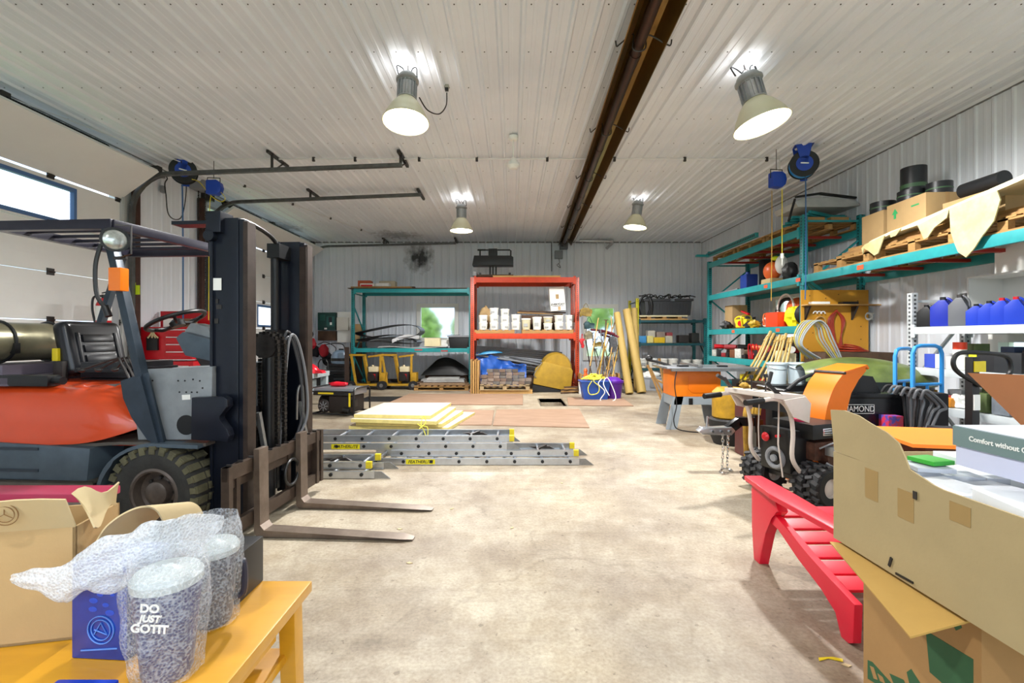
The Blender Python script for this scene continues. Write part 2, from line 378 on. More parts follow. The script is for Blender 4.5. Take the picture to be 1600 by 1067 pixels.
window(1, lambda u,h,z: (u, RY1-h, z), *W1)
window(2, lambda u,h,z: (u, RY1-h, z), *W2)
window(3, lambda u,h,z: (RX1-h, u, z), *W3)
window(4, lambda u,h,z: (RX1-h, u, z), *W4, 2)
# outside: grass and a hedge seen through the panes
mb = MB(); mb.box(-60, RY1+.4, -.3, 60, 90, -.2); mb.box(RX1+.4, -60, -.3, 60, RY1+.4, -.2); mb.box(-60, -60, -.3, RX0-.4, RY1+.4, -.2); mb.box(RX0-.4, -60, -.3, RX1+.4, RY0-.4, -.2)
o = struct('ground_outside', mb, M('grass', 'C4DC98', .9, 0, .4, 3))
m_leaf = M('hedge_leaves', 'A6CC62', .8, 0, .5, 5)
for i, (hx, hy, hr, lab) in enumerate(((-5.4, 24, 1.7, 'rounded green shrub outside, seen left of centre in the back window'), (-1.2, 25.5, 1.9, 'rounded green shrub outside, seen right of centre in the back window'), (6.2, 23, 2.6, 'broad green shrub outside the back window behind the tools'))):
    mb = MB()
    for k in range(260):
        a = rnd(0, 2*PI); f = rnd(-.2, 1); rr = hr*math.sqrt(max(0, 1-f*f))*rnd(.8, 1.05); mb.sph((rr*math.cos(a), rr*math.sin(a), hr*(1+f*rnd(.9, 1.05))), rnd(.15, .3), (1,1,.7), 6, 4)
    t_ = thing('shrub', lab, 'shrub', (hx, hy, -.2)); part('foliage', mb, m_leaf, t_)
    mb = MB(); mb.cyl((0,0,0), (0,0,hr), .12, .08, 8); part('trunk', mb, m_dwood, t_)
# overhead doors -------------------------------------------------
m_door = M('white_door_panel', 'E6E5E2', .42, 0, .05, 2)
m_trk = M('galvanised_door_track', '6A6A68', .4, .7, .4, 9)
SH = .64; SEC = [.36-.36, .36, 1.0, 1.64, 2.28, 2.92, 3.56]
def door(i, y0, y1, wins, top_open):
    root = None; xx = RX0-.03
    for k, z0 in enumerate(SEC):
        z1 = SEC[k+1] if k < 6 else z0+SH
        mb = MB()
        holes = wins.get(k, [])
        if k == 6:   # top section tilts inwards along the curved track
            a = (xx, z0+.012); b_ = (-5.53, 4.0)
            mb.prism([(a[0],a[1]),(b_[0],b_[1]),(b_[0]-.03,b_[1]+.04),(a[0]-.05,a[1]+.03)], y0, y1, 'y')
        else:
            ys = [y0]+[v for h in holes for v in h]+[y1]; g = .016 if k == 5 else .006
            for q in range(0, len(ys), 2): mb.box(xx-.05, ys[q], z0+.004, xx, ys[q+1], z1-g)
            for h0, h1 in holes: mb.box(xx-.05, h0, z0+.004, xx, h1, z0+.06); mb.box(xx-.05, h0, z1-.1, xx, h1, z1-g)
            if not holes:
                for gz in (.33, .66):
                    zz = z0+(z1-z0)*gz; mb.box(xx, y0+.03, zz-.002, xx+.002, y1-.03, zz+.002)
        o = part('door_%d' % i if root is None else 'door_panel', mb, m_door, root)
        if root is None: root = o; o['kind'] = 'structure'
        for h0, h1 in holes:
            mb = MB(); a0, a1 = z0+.06, z1-.1
            for u0, u1, c0, c1 in ((h0-.01,h0+.03,a0-.03,a1+.03),(h1-.03,h1+.01,a0-.03,a1+.03),(h0+.03,h1-.03,a0-.03,a0+.02),(h0+.03,h1-.03,a1-.02,a1+.03)): mb.box(xx-.055, u0, c0, xx+.012, u1, c1)
            f = part('window_frame', mb, M('blue_grey_window_frame', '4A6C9C', .45), root)
            mb = MB(); mb.box(xx-.035, h0+.02, a0, xx-.025, h1-.02, a1); part('pane', mb, m_glass, f)
    for k in range(1, 7):
        for yy in [y0+.06+j*(y1-y0-.12)/4 for j in range(5)]:
            mb = MB(); mb.box(xx, yy-.05, SEC[k]-.045, xx+.012, yy+.05, SEC[k]+.045); mb.cyl((xx+.015, yy-.05, SEC[k]), (xx+.015, yy+.05, SEC[k]), .012, n=8); part('hinge', mb, m_dsteel, root)
    return root
door(1, D1[0], D1[1], {5: [(3.3, 4.6), (4.9, 6.65)]}, 1)
door(2, D2[0], D2[1], {3: [(9.8, 11.1), (11.4, 12.9)]}, 0)
# door jambs
mb = MB()
for yy in (D1[0], D1[1], D2[0], D2[1]):
    s_ = -1 if yy in (D1[0], D2[0]) else 1; mb.box(RX0-.2, yy-.02, 0, RX0+.015, yy+.02, DH); mb.box(RX0, min(yy, yy+s_*.12), 0, RX0+.025, max(yy, yy+s_*.12), DH+.1)
for a, b_ in (D1, D2): mb.box(RX0-.2, a, DH, RX0+.02, b_, DH+.06)
struct('trim_3', mb, M('jamb_trim', 'B9BABA', .4, .2))
def track(yy, zt, xend, zend, label, hangs, dirr=1):
    t_ = thing('door_track', label, 'door track', (RX0+.08, yy, 0), group='overhead door tracks')
    mb = MB(); pts = [(RX0+.08, yy, .05), (RX0+.08, yy, zt-.75)]
    for k in range(1, 9):
        a = k/8*PI/2; pts.append((RX0+.08+.62*(1-math.cos(a)), yy, zt-.62+.62*math.sin(a)))
    pts.append((xend, yy, zend))
    for p, q_ in zip(pts, pts[1:]): mb.bar(p, q_, .055, .07, (0,1,0))
    part('rail', mb, m_trk, t_, world=True, sm=0)
    mb = MB()
    for k in range(1, 26):
        xk = RX0+1.2+k*(xend-RX0-1.4)/26; zk = zt+(zend-zt)*(xk-RX0-.7)/(xend-RX0-.7); mb.box(xk-.011, yy-.034, zk-.006, xk+.011, yy-.031, zk+.006)
    part('bolt_slots', mb, M('slot_light', 'A8A8A4', .5), t_, world=True, sm=0)['kind'] = 'stuff'
    for hx in hangs:
        zk = zt+(zend-zt)*(hx-RX0-.7)/(xend-RX0-.7); mb = MB()
        mb.bar((hx, yy, zk), (hx, yy, RH-.03), .004, .045); mb.bar((hx, yy+.04, zk), (hx-.0, yy+.42, RH-.03), .004, .04, (1,0,0))
        mb.bar((hx-.01, yy-.12, RH-.045), (hx-.01, yy+.55, RH-.045), .045, .045)
        part('hanger', mb, m_dsteel, t_, world=True, sm=0)
    return t_
track(7.5, 4.0, X(628,7.5), Z(258,7.5), 'long grey door track nearest the camera, with the curve by the forklift roof', [X(425,7.5), X(626,7.5)])
track(9.4, 4.1, X(657,9.4), Z(304,9.4), 'middle grey door track ending beside the far left lamp', [X(485,9.4), X(655,9.4)])
track(13.95, 4.1, X(712,13.95), Z(380,13.95), 'farthest grey door track, low against the back wall below the soot', [X(600,13.95), X(712,13.95)])
# torsion shafts above the doors
for y0, y1, lab in ((D1[0], 8.0, 'dark door spring shaft above the near overhead door'), (9.2, 14.2, 'dark door spring shaft above the far overhead door')):
    t_ = thing('spring_shaft', lab, 'door shaft', (RX0+.2, y0, 4.17)); mb = MB(); mb.cyl((0,0,0), (0,y1-y0,0), .016, n=10); part('shaft', mb, m_dsteel, t_)
    mb = MB(); n_ = 90; 
    for a, b_ in ((.5, 1.9), (2.5, 3.9)):
        mb.cyl((0,a,0), (0,b_,0), .045, n=12)
        for k in range(n_//2): mb.torus((0,a+(b_-a)*k/(n_//2),0), .046, .008, (0,1,0), n=10, k=4)
    part('spring', mb, M('black_spring_steel', '1A1A1C', .4, .5), t_)
    for yy in (.1, (y1-y0)/2, y1-y0-.1):
        mb = MB(); mb.box(-.178, yy-.05, -.09, .03, yy+.05, .09); part('bearing_bracket', mb, m_dsteel, t_)
# ================================================================== CEILING FITTINGS
def lamp_emit(name, hx, s):
    return M(name, hx, .5, emit=s)
m_dish_out = M('lamp_reflector', 'D8D4B4', .35, .1); m_lampglow = lamp_emit('lamp_glow', 'FFF6DC', 9)
def bay_lamp(loc, tilt, label, rz=0, cord=0, power=LAMP_POWER, hang=None):
    t_ = thing('high_bay_lamp', label, 'ceiling lamp', loc, group='high bay lamps', rot=(tilt, 0, rz))
    mb = MB(); mb.lathe([(.085,.0),(.098,-.02),(.10,-.05),(.12,-.055),(.12,-.075),(.098,-.085),(.098,-.10)], (0,0,0), n=28); part('ballast_cap', mb, M('cast_grey_aluminium','9EA0A0',.45,.3,.2,20), t_)
    mb = MB(); mb.lathe([(.088,-.10),(.088,-.27),(.10,-.275),(.10,-.285)], n=28)
    for k in range(16):
        a = 2*PI*k/16; mb.cb((.095*math.cos(a), .095*math.sin(a), -.185), (.024,.006,.17), (0,0,a))
    part('heat_sink_housing', mb, m_alu, t_)
    mb = MB(); mb.lathe([(.085,-.28),(.105,-.30),(.15,-.36),(.205,-.46),(.238,-.545),(.245,-.55),(.238,-.555),(.2,-.46),(.145,-.365),(.09,-.31)], n=40, capa=False, capb=False)
    part('reflector', mb, m_dish_out, t_)
    mb = MB(); mb.lathe([(.0,-.525),(.12,-.53),(.228,-.538),(.228,-.545),(.12,-.55),(.0,-.552)], n=36, capa=False, capb=False); part('lens', mb, m_lampglow, t_)
    mb = MB(); mb.torus((0,0,.035), .03, .006, (0,1,0), n=12, k=6); mb.bar((0,0,.06),(0,0,(hang or .1)),.012,.012); part('hook', mb, m_dsteel, t_)
    mb = MB(); mb.tube([(.03,0,0),(.05,0,.08),(.09,.0,.09),(.1,0,.0),(.1,0,-.03)], .007, 6, cr=5); mb.tube([(-.02,0,0),(-.06,.02,.1),(-.12,.0,.12),(-.1,0,.02)], .007, 6, cr=5); part('cable_loops', mb, m_black, t_)
    l = bpy.data.lights.new('lamp_bulb', 'SPOT'); l.energy = power; l.color = (1, .99, .97); l.shadow_soft_size = .11; l.spot_size = math.radians(172); l.spot_blend = .6
    lo = bpy.data.objects.new('lamp_bulb', l); C.objects.link(lo); lo.parent = t_; lo.location = (0,0,-.6)
    l = bpy.data.lights.new('lamp_uplight', 'SPOT'); l.energy = power*.035; l.color = (1, .99, .97); l.shadow_soft_size = .2; l.spot_size = math.radians(176); l.spot_blend = .5   # added uplight above the cap, brings out the ceiling ribs
    lo = bpy.data.objects.new('lamp_uplight', l); C.objects.link(lo); lo.parent = t_; lo.location = (0,0,.02); lo.rotation_euler = (PI,0,0)
    return t_
L1 = bay_lamp((X(637,5.1), 5.1, Z(118,5.1)), -.16, 'near left bright high bay lamp beside the ceiling outlet', hang=.12)
L2 = bay_lamp((X(1167,5.1), 5.1, Z(118,5.1)), .0, 'near right tilted high bay lamp, right of the tube heater', hang=.12); L2.rotation_euler = (-.12, -.22, 0); L2.scale = (1.18,1.18,1.05)
L3 = bay_lamp((X(721,10), 10, Z(320,10)), 0, 'far left high bay lamp glowing above the teal rack', hang=.15)
L4 = bay_lamp((X(997,10), 10, Z(315,10)), .0, 'far right high bay lamp, between tube heater and right racks', hang=.12); L4.rotation_euler = (0, .12, 0)
for x_, lab in ((-1.1, 'unseen high bay lamp added behind the camera, left'), (2.5, 'unseen high bay lamp added behind the camera, right')):
    bay_lamp((x_, -.2, 4.2), 0, lab, power=LAMP_POWER*.28)  # unseen lamps added for more light in the near half, run dimmer
# outlet with cord to the near left lamp
t_ = thing('ceiling_outlet', 'small grey outlet box on the ceiling beside the near left lamp', 'outlet', P(698,131,5.55)+Vector((0,0,.02)))
mb = MB(); mb.box(-.04,-.04,-.02,.04,.04,.03,bev=.005); mb.box(-.025,-.025,-.07,.025,.025,-.02); part('outlet_box', mb, M('beige_grey_box','8C8A80',.5), t_)
mb = MB(); mb.box(-.02,-.02,-.1,.02,.02,-.06); part('plug', mb, m_black, t_)
mb = MB(); mb.tube([P(698,145,5.55),P(697,165,5.5),P(686,178,5.4),P(668,172,5.25),P(655,152,5.15)], .007, 6, cr=8); solow('lamp_cord', mb, m_black, 'black cord looping from the ceiling outlet to the near left lamp', 'cord')
# conduit across the ceiling
mb = MB(); yc = 7.7; mb.tube([(X(338,yc),yc,RH-.05),(X(1218,yc),yc,RH-.05),(X(1219,yc),yc,RH-.3)], .013, 8)
solow('ceiling_conduit', mb, m_white, 'thin white pipe running across the ceiling between the hose reels', 'pipe')
for px in (490, 555, 655, 745, 855, 960, 1070, 1198):
    mb = MB(); mb.box(-.02,-.015,-.07,.02,.015,0); mb.torus((0,0,-.05),.02,.006,(1,0,0),n=10,k=5); solo('pipe_clip', mb, m_dsteel, 'small dark clip holding the white ceiling pipe, %s from the left' % {490:'first',555:'second',655:'third',745:'fourth',855:'fifth',960:'sixth',1070:'seventh',1198:'eighth'}[px], 'pipe clip', 'clips along the ceiling pipe', (X(px,yc),yc,RH-.02))
mb = MB(); mb.tube([(X(280,9),5.0,RH-.04),(X(475,9),13.2,RH-.04)], .008, 6); solow('ceiling_cable', mb, m_white, 'thin white cable along the left of the ceiling towards the back', 'cable')
for k in range(5):
    f = .35+.15*k; mb = MB(); mb.box(-.02,-.02,-.045,.02,.02,0); solo('cable_clip', mb, m_dsteel, 'small clip on the thin left ceiling cable, %s from the camera' % ('first','second','third','fourth','fifth')[k], 'cable clip', 'clips along the left ceiling cable', (X(280,9)+f*(X(475,9)-X(280,9)), 5+f*8.2, RH-.02))
# small sensor fixture
t_ = thing('pendant_sensor', 'small white pendant fixture hanging from the ceiling left of the tube heater', 'ceiling fixture', (X(802,6.9),6.9,RH-.02))
mb = MB(); mb.lathe([(.07,0),(.07,-.04),(.05,-.06)], n=20); part('base', mb, m_wplas, t_)
mb = MB(); mb.cyl((0,0,-.05),(0,0,-.33),.01,n=8); part('rod', mb, m_wplas, t_)
mb = MB(); mb.lathe([(.02,-.31),(.05,-.36),(.085,-.40),(.09,-.43),(.06,-.47),(.05,-.475)], n=24); part('head', mb, m_wplas, t_)
# radiant tube heater
A = Vector((X(1027,3.9)-.19*0, 3.9, 4.13)); far = Vector((X(882,14.2), 14.2, 4.2)); d_ = (far-A); A2 = A - d_*(2.3/10.3); L = (far-A2).length
t_ = thing('tube_heater', 'long bronze radiant tube heater running along the ceiling', 'tube heater', A2); t_.rotation_euler = d_.to_track_quat('Y','Z').to_euler()
m_bronze = M('bronze_tube_steel','4A3022',.32,.75,.5,3,col2='2A1A14',stretch=(1,.5,1)); m_refl = M('weathered_reflector','94702F',.28,.85,.5,2.5,col2='3A2A1C',stretch=(1,.4,1))
mb = MB(); mb.prism([(-.19,-.06),(-.185,-.05),(-.10,.07),(.10,.07),(.185,-.05),(.19,-.06),(.20,-.055),(.11,.085),(-.11,.085),(-.20,-.055)], 0, L-.1, 'y'); part('reflector', mb, m_refl, t_, sm=20)
mb = MB(); mb.cyl((-.045,0,-.03),(-.045,L,-.03),.052,n=20)
for k in range(6): mb.cyl((-.045,k*L/5.5+.6,-.03),(-.045,k*L/5.5+.78,-.03),.057,n=20)
part('tube', mb, m_bronze, t_)
for k in range(7):
    yy = .9+k*1.85; mb = MB(); mb.tube([(-.26,yy,-.0),(-.25,yy,-.05),(-.22,yy,-.03),(-.1,yy,.06),(-.105,yy,-.07),(-.045,yy,-.10),(.015,yy,-.07),(.03,yy,.05),(.2,yy,-.04),(.24,yy,-.05),(.25,yy,0)], .007, 6, cr=4); part('hanger', mb, m_dsteel, t_)
    mb = MB(); mb.cyl((0,yy,.07),(0,yy,.2),.004,n=6); part('hanger_chain', mb, m_dsteel, t_)
mb = MB(); mb.box(-.14,L-.08,-.13,.10,L+.14,.1,bev=.01); part('burner_box', mb, M('dark_grey_box','55565A',.5,.2), t_)
mb = MB(); mb.tube([P(915,376,14.1),P(955,376,14.1),P(957,379,14.1),P(948,388,14.3)], .05, 12); mb.cyl(P(905,376,14.1),P(958,376,14.1),.045)
solow('exhaust_pipe', mb, m_alu, 'short silver exhaust pipe near the ceiling right of the heater end', 'pipe')
t_ = thing('heater_control', 'grey control box with hanging wire below the heater end', 'control box', P(873,398,14.5))
mb = MB(); mb.box(-.12,-.08,-.12,.12,.08,.12,bev=.01); part('case', mb, m_grey, t_)
mb = MB(); mb.tube([(0,0,-.12),(.02,-.02,-.25),(-.06,-.04,-.32),(.05,-.04,-.4),(0,-.04,-.28)], .008, 6, cr=5); part('wire', mb, m_black, t_)
mb = MB(); mb.cyl((X(862,14.5),14.54,RH-.04),P(862,424,14.54),.012); solow('gas_pipe', mb, m_dsteel, 'thin black gas pipe beside the heater control box', 'pipe')
# reels
m_reelb = M('reel_blue','1440A8',.35)
def hose_reel(loc, rz, label):
    t_ = thing('hose_reel', label, 'hose reel', loc, rz)
    mb = MB(); mb.prism([(-.13,.3),(.13,.3),(.10,.1),(.07,-.22),(-.02,-.22),(-.10,.1)], .085,.095,'y'); mb.box(-.13,-.1,.29,.13,.1,.305); mb.prism([(-.12,.3),(.1,.3),(.04,0),(-.04,0)], -.10,-.09,'y'); part('bracket', mb, m_reelb, t_)
    mb = MB(); mb.cyl((0,-.085,0),(0,-.07,0),.2,n=32); mb.cyl((0,.07,0),(0,.085,0),.2,n=32); part('flange', mb, m_black, t_)
    mb = MB()
    for k in range(5):
        for j in range(2): mb.torus((0,-.055+.027*k,0), .15+.024*j, .0135, (0,1,0), n=28, k=6)
    part('coiled_hose', mb, m_lblue if 'right' in label else m_black, t_)
    mb = MB(); mb.cyl((0,-.1,0),(0,-.086,0),.115,n=28); part('hub_disc', mb, m_reelb, t_)
    mb = MB(); mb.cb((0,-.103,.0),(.11,.004,.018),(0,.15,0)); part('hub_label', mb, m_wplas, t_)
    return t_
def cord_reel(loc, rz, label):
    t_ = thing('cord_reel', label, 'cord reel', loc, rz)
    mb = MB(); mb.prism([(-.11,.11),(.05,.12),(.11,.08),(.13,0),(.11,-.08),(.05,-.13),(-.11,-.12)], -.06,.06,'y',bev=.02); part('case', mb, m_reelb, t_)
    mb = MB(); mb.tube([(-.11,0,.02),(-.11,0,.16),(.09,0,.16),(.09,0,.02)], .009, 6); part('handle', mb, m_black, t_); return t_
hose_reel(P(287,268,7.95)+Vector((0,0,0)), .5, 'round blue hose reel with black flanges above the forklift, left side')
cord_reel(P(335,293,7.9), .1, 'blue cord reel hanging beside the left hose reel')
hose_reel(P(1255,258,7.3), -.35, 'round blue hose reel at the right, hanging near the right racks')
cord_reel(P(1214,281,7.4), .15, 'blue cord reel hanging left of the right hose reel')
for a, b_, lab in ((P(287,268,7.95), None, 'l'), (P(1255,258,7.3), None, 'r')):
    mb = MB(); mb.box(a.x-.03,a.y-.03,a.z+.29,a.x+.03,a.y+.03,RH-.01); solow('reel_mount', mb, m_dsteel, 'short mounting post above the %s hose reel' % ('left' if lab == 'l' else 'right'), 'mount')
for a, lab in ((P(335,293,7.9),'left'), (P(1214,281,7.4),'right')):
    mb = MB(); mb.cyl(a+Vector((-.01,0,.15)),(a.x-.01,a.y,RH-.01),.006,n=6); solow('reel_hanger', mb, m_dsteel, 'thin hanger wire above the %s cord reel' % lab, 'hanger')
def line(name, pts, r, mat, label, cat, cr=6, n=6): 
    mb = MB(); mb.tube(pts, r, n, cr=cr); return solow(name, mb, mat, label, cat)
line('air_hose', [P(1258,272,7.25),P(1259,300,7.25),P(1259,420,7.2),P(1258,468,7.2)], .009, M('slate_blue_hose','2A5A8A',.4), 'blue air hose hanging straight down from the right hose reel', 'hose')
line('extension_cord', [P(1222,295,7.4),P(1222,370,7.4),P(1222,398,7.4)], .007, m_yel, 'short yellow cord hanging from the right cord reel', 'cord')
mb = MB(); mb.cyl(P(1222,396,7.4),P(1222,404,7.4),.025,n=10); mb.cyl(P(1222,404,7.4),P(1222,415,7.4),.012,.006,n=8); solow('cord_end', mb, [m_wplas], 'white socket on the end of the short yellow cord', 'socket')
line('extension_cord', [P(1206,298,7.4),P(1206,380,7.4),P(1205,470,7.4)], .006, m_myel, 'longer cord hanging from the right cord reel in front of the shelf', 'cord')
line('air_hose', [P(284,290,7.9),P(285,300,7.9),P(286,400,7.9),P(286,560,7.9)], .012, M('slate_blue_hose','2A5A8A',.4), 'blue air line running down the left wall below the hose reel', 'hose')
line('extension_cord', [P(330,303,7.9),P(327,340,7.9),P(326,500,7.9)], .006, m_yel, 'yellow cord hanging beside the door chain behind the mast', 'cord')
line('extension_cord', [P(345,300,7.9),P(352,310,7.9),P(345,315,7.9),P(330,306,7.9),P(312,285,7.9),P(300,280,7.7)], .006, m_yel, 'yellow cord looping between the two left reels', 'cord')
# chain hoist door opener between the doors
t_ = thing('door_opener', 'grey chain door opener box high on the left wall between the doors', 'door opener', P(315,283,9.0))
mb = MB(); mb.box(-.14,-.15,-.18,.14,.15,.14,bev=.02); part('motor_box', mb, m_grey, t_)
mb = MB(); mb.cyl((.14,0,-.02),(.22,0,-.02),.09,n=18); part('chain_wheel', mb, m_dsteel, t_)
for dx in (-.06, .07):
    mb = MB(); 
    for k in range(70): mb.cb((dx,0,-.2-k*.035),(.022,.008,.03),(0,0,(k%2)*PI/2))
    part('chain', mb, m_dsteel, t_)
mb = MB(); mb.box(RX0+.03,9.13,0,RX0+.12,9.22,4.1); solow('steel_post', mb, M('rusty_brown_steel','50342A',.6,.4,.4,8), 'brown steel channel beside the far door behind the mast', 'post')
mb = MB(); mb.box(RX0+.03,7.55,0,RX0+.10,7.65,3.95); solow('steel_post', mb, M('rusty_brown_steel','50342A'), 'brown steel channel beside the near door behind the forklift guard', 'post')
# wall outlet with loose cable
t_ = thing('wall_outlet', 'small outlet with looping black cable on the left wall by the reel', 'outlet', (RX0+.03, 8.2, Z(296,8.2)))
mb = MB(); mb.box(0,-.04,-.06,.05,.04,.06,bev=.006); mb.box(0,-.02,.2,.04,.04,.28); part('outlet_plate', mb, m_grey, t_)
mb = MB(); mb.tube([(.05,0,.26),(.08,.03,.2),(.06,0,.1),(.08,0,-.1),(.08,.05,-.4),(.1,.2,-.47),(.12,.35,-.35),(.14,.42,.1),(.16,.36,.4)], .009, 6, cr=6); part('cable', mb, m_black, t_)
# orange louvre grille glimpsed high on the wall left out; cooler helpers end
# ================================================================== FORKLIFT
F = thing('forklift', 'orange and navy propane forklift facing right with lowered forks', 'forklift', (-1.95, 3.8, 0), math.radians(-4))
m_fork = M('worn_fork_steel','8A7C70',.4,.6,.5,6,col2='4A3A30'); m_carr = M('dark_carriage_steel','5C4E44',.42,.5,.5,8,col2='2A221E'); m_rust = M('rusty_rail_steel','4A3E38',.4,.6,.5,8,col2='1E1A18'); m_fgrey = M('forklift_blue_grey','55636E',.42,.1,.3,5)
m_hood = M('orange_hood_paint','DA4A1C',.28,0,.12,3,coat=.4); m_cowl = M('light_grey_cowl','8E9396',.4,.1,.25,6); m_tire = M('dusty_tyre_rubber','3A3936',.8,0,.5,9,col2='141415',bump=.3,bs=50)
m_tread = M('muddy_tread','6E6A50',.9,0,.6,8,col2='26251F',bump=.4,bs=40)
for y_, sgn in ((-.42, -1), (.42, 1)):
    mb = MB(); t0, t1 = (-.03, .03)
    mb.box(-.15, y_-.035, .05, .05, y_+.035, 2.25, bev=.006); mb.box(-.15, y_-.05, .05, -.13, y_+.05, 2.25); part('mast_rail', mb, m_navy, F)
    mb = MB(); mb.box(.052, y_-.028, .08, .088, y_+.028, 2.24); part('middle_mast_rail', mb, m_navy, F)
    mb = MB(); mb.box(.092, y_-.045, .10, .125, y_+.045, 2.22); mb.box(.06,y_-sgn*.05-.01,.1,.12,y_-sgn*.05+.01,2.2); part('inner_mast_rail', mb, m_rust, F)
    mb = MB(); mb.cyl((-.1,y_-sgn*.17,.12),(-.1,y_-sgn*.17,1.45),.042,n=16); mb.cyl((-.1,y_-sgn*.17,1.45),(-.1,y_-sgn*.17,2.15),.032,n=16); mb.box(-.14,y_-sgn*.2-.02,2.08,-.03,y_,2.2); mb.box(-.15,y_-sgn*.2-.03,1.4,-.04,y_,1.47); part('lift_cylinder', mb, m_black, F)
mb = MB(); mb.box(-.42,-.49,2.2,-.10,-.38,2.225); mb.box(-.16,-.5,2.14,-.05,-.36,2.29,bev=.01); mb.cyl((-.16,-.44,2.2),(-.16,-.44,1.98),.02,n=8); mb.cyl((-.14,-.5,2.12),(-.14,-.44,2.12),.04,n=12); part('mast_head_bracket', mb, m_navy, F)
mb = MB(); mb.box(-.14,-.4,.2,-.09,.4,.34); mb.box(-.14,-.4,.75,-.1,.4,.85); part('mast_crossbar', mb, m_navy, F)
mb = MB(); Pn = [(-.20,.70),(-.195,.99),(.03,1.0),(.06,.98),(.065,.93),(-.0,.865),(-.0,.84),(.06,.775),(.075,.73),(.06,.69)]
mb.prism([(a-.02,b) for a,b in Pn],-.56,-.50,'y',bev=.006); part('tilt_bracket', mb, m_navy, F)
mb = MB(); mb.prism([(a-.02,b) for a,b in Pn],.50,.56,'y',bev=.006); part('tilt_bracket', mb, m_navy, F)
# centre chains, pulley and hoses
mb = MB(); mb.cyl((0,0,.1),(0,0,1.3),.05,n=18); mb.cyl((0,0,1.3),(0,0,1.36),.06,n=18); part('centre_cylinder', mb, m_black, F)
mb = MB(); mb.cyl((0,-.07,1.34),(0,-.03,1.34),.1,n=24); mb.cyl((0,.03,1.34),(0,.07,1.34),.1,n=24); part('chain_pulley', mb, m_dsteel, F)
for yy in (-.05, .05):
    mb = MB(); pts = [(.1,z) for z in [.4+k*.03 for k in range(32)]]+[(.1*math.cos(a),1.34+.1*math.sin(a)) for a in [k*PI/10 for k in range(11)]]+[(-.1,1.34-k*.03) for k in range(30)]
    for k, (a, b_) in enumerate(pts): mb.box(a-.012, yy-.016-.004*(k%2), b_-.013, a+.012, yy+.016+.004*(k%2), b_+.013)
    part('lift_chain', mb, M('greasy_chain','2A2826',.4,.6,.4,30), F)
for k, (dx, c_) in enumerate(((.02,'3C3E42'),(.05,'707276'),(.0,'2E3034'))):
    mb = MB(); mb.tube([(.02,.06+.03*k,.35),(.03+dx,.07+.03*k,1.1),(.05+dx,.12+.02*k,1.38+.03*k),(.07+dx,.20+.03*k,1.36),(.09+dx,.29+.03*k,1.05),(.09+dx,.30+.03*k,.7),(.06,.2,.45),(.03,.14,.3)], .011, 8, cr=8); part('hydraulic_hose', mb, M('hose_rubber_%s'%c_, c_, .45), F)
mb = MB(); mb.tube([(-.1,-.38,2.22),(-.05,-.25,2.28),(-.05,.1,2.24),(-.1,.35,2.15)], .018, 8, cr=8); part('top_hose', mb, m_black, F)
# carriage
mb = MB(); mb.box(.13,-.74,.47,.17,.56,.56); mb.box(.13,-.74,.10,.17,.56,.19); mb.box(.10,-.70,.40,.14,.52,.47)
for yy in (-.74, -.62, .02, .44, .52): mb.box(.125, yy, .10, .18 if yy not in (-.62,.02) else .15, yy+.04, .56)
part('carriage', mb, m_carr, F, label='worn brown steel fork carriage')
mb = MB()
for k in range(11): mb.box(.132,-.7+k*.115,.558,.168,-.69+k*.115,.572)
part('carriage_notches', mb, m_dsteel, F)
for yy in (-.42, .14):
    mb = MB(); w = .055
    mb.prism([(.175,.62),(.215,.62),(.222,.09),(.25,.055),(1.22,.022),(1.30,.012),(1.30,.006),(.20,.008),(.178,.04)], yy-w, yy+w, 'y')
    for v in mb.bm.verts:
        if v.co.x > 1.25: v.co.y = yy+(v.co.y-yy)*.55
    part('fork', mb, m_fork, F, sm=20)
mb = MB(); mb.torus((.19,.0,.33),.10,.012,(1,0,0),n=20); part('side_shift_hose', mb, m_black, F)
mb = MB(); mb.bar((.1,-.3,.85),(.13,-.25,.5),.03,.03); part('carriage_stay', mb, m_steel, F)
mb = MB(); mb.bar((.1,.3,.85),(.13,.35,.5),.03,.03); mb.tube([(.08,.28,.7),(.1,.26,.95),(.1,.34,.97),(.1,.36,.7)],.01,6,cr=5); part('carriage_stay', mb, m_steel, F)
# chassis, floor, cowl
mb = MB(); mb.box(-2.35,-.33,.2,-.2,.33,.66); mb.box(-.62,-.2,.2,-.1,.2,.5); part('chassis', mb, m_black, F)
mb = MB(); mb.box(-.75,-.55,.655,-.12,.55,.675); mb.prism([(-1.45,.60),(-.75,.655),(-.75,.675),(-1.45,.63)],-.55,.55,'y'); part('floor_plate', mb, M('worn_floor_plate','6A645C',.45,.3,.4,6), F)
for s_ in (-1, 1):
    mb = MB(); pts = []
    for k in range(13):
        a = PI*1.02-k/12*PI*.56; pts.append((-.46+.42*math.cos(a), .32+.36*math.sin(a)))
    pts += [(-.14,.672)]; inner = [(x+(0.02 if k < 6 else .0), z-.025) for k, (x, z) in enumerate(pts)]
    y0, y1 = sorted((s_*.60, s_*.30)); mb.prism(pts+inner[::-1], y0, y1, 'y'); part('fender', mb, m_fgrey, F)
mb = MB(); Q = [(-.66,.68),(-.12,.69),(-.11,1.20),(-.60,1.18),(-.70,1.02)]
mb.prism(Q,-.50,-.47,'y',bev=.005); mb.prism(Q,.47,.50,'y',bev=.005); mb.box(-.14,-.48,.69,-.115,.48,1.2); mb.box(-.42,-.48,1.165,-.115,.48,1.19); part('cowl', mb, m_cowl, F)
mb = MB()
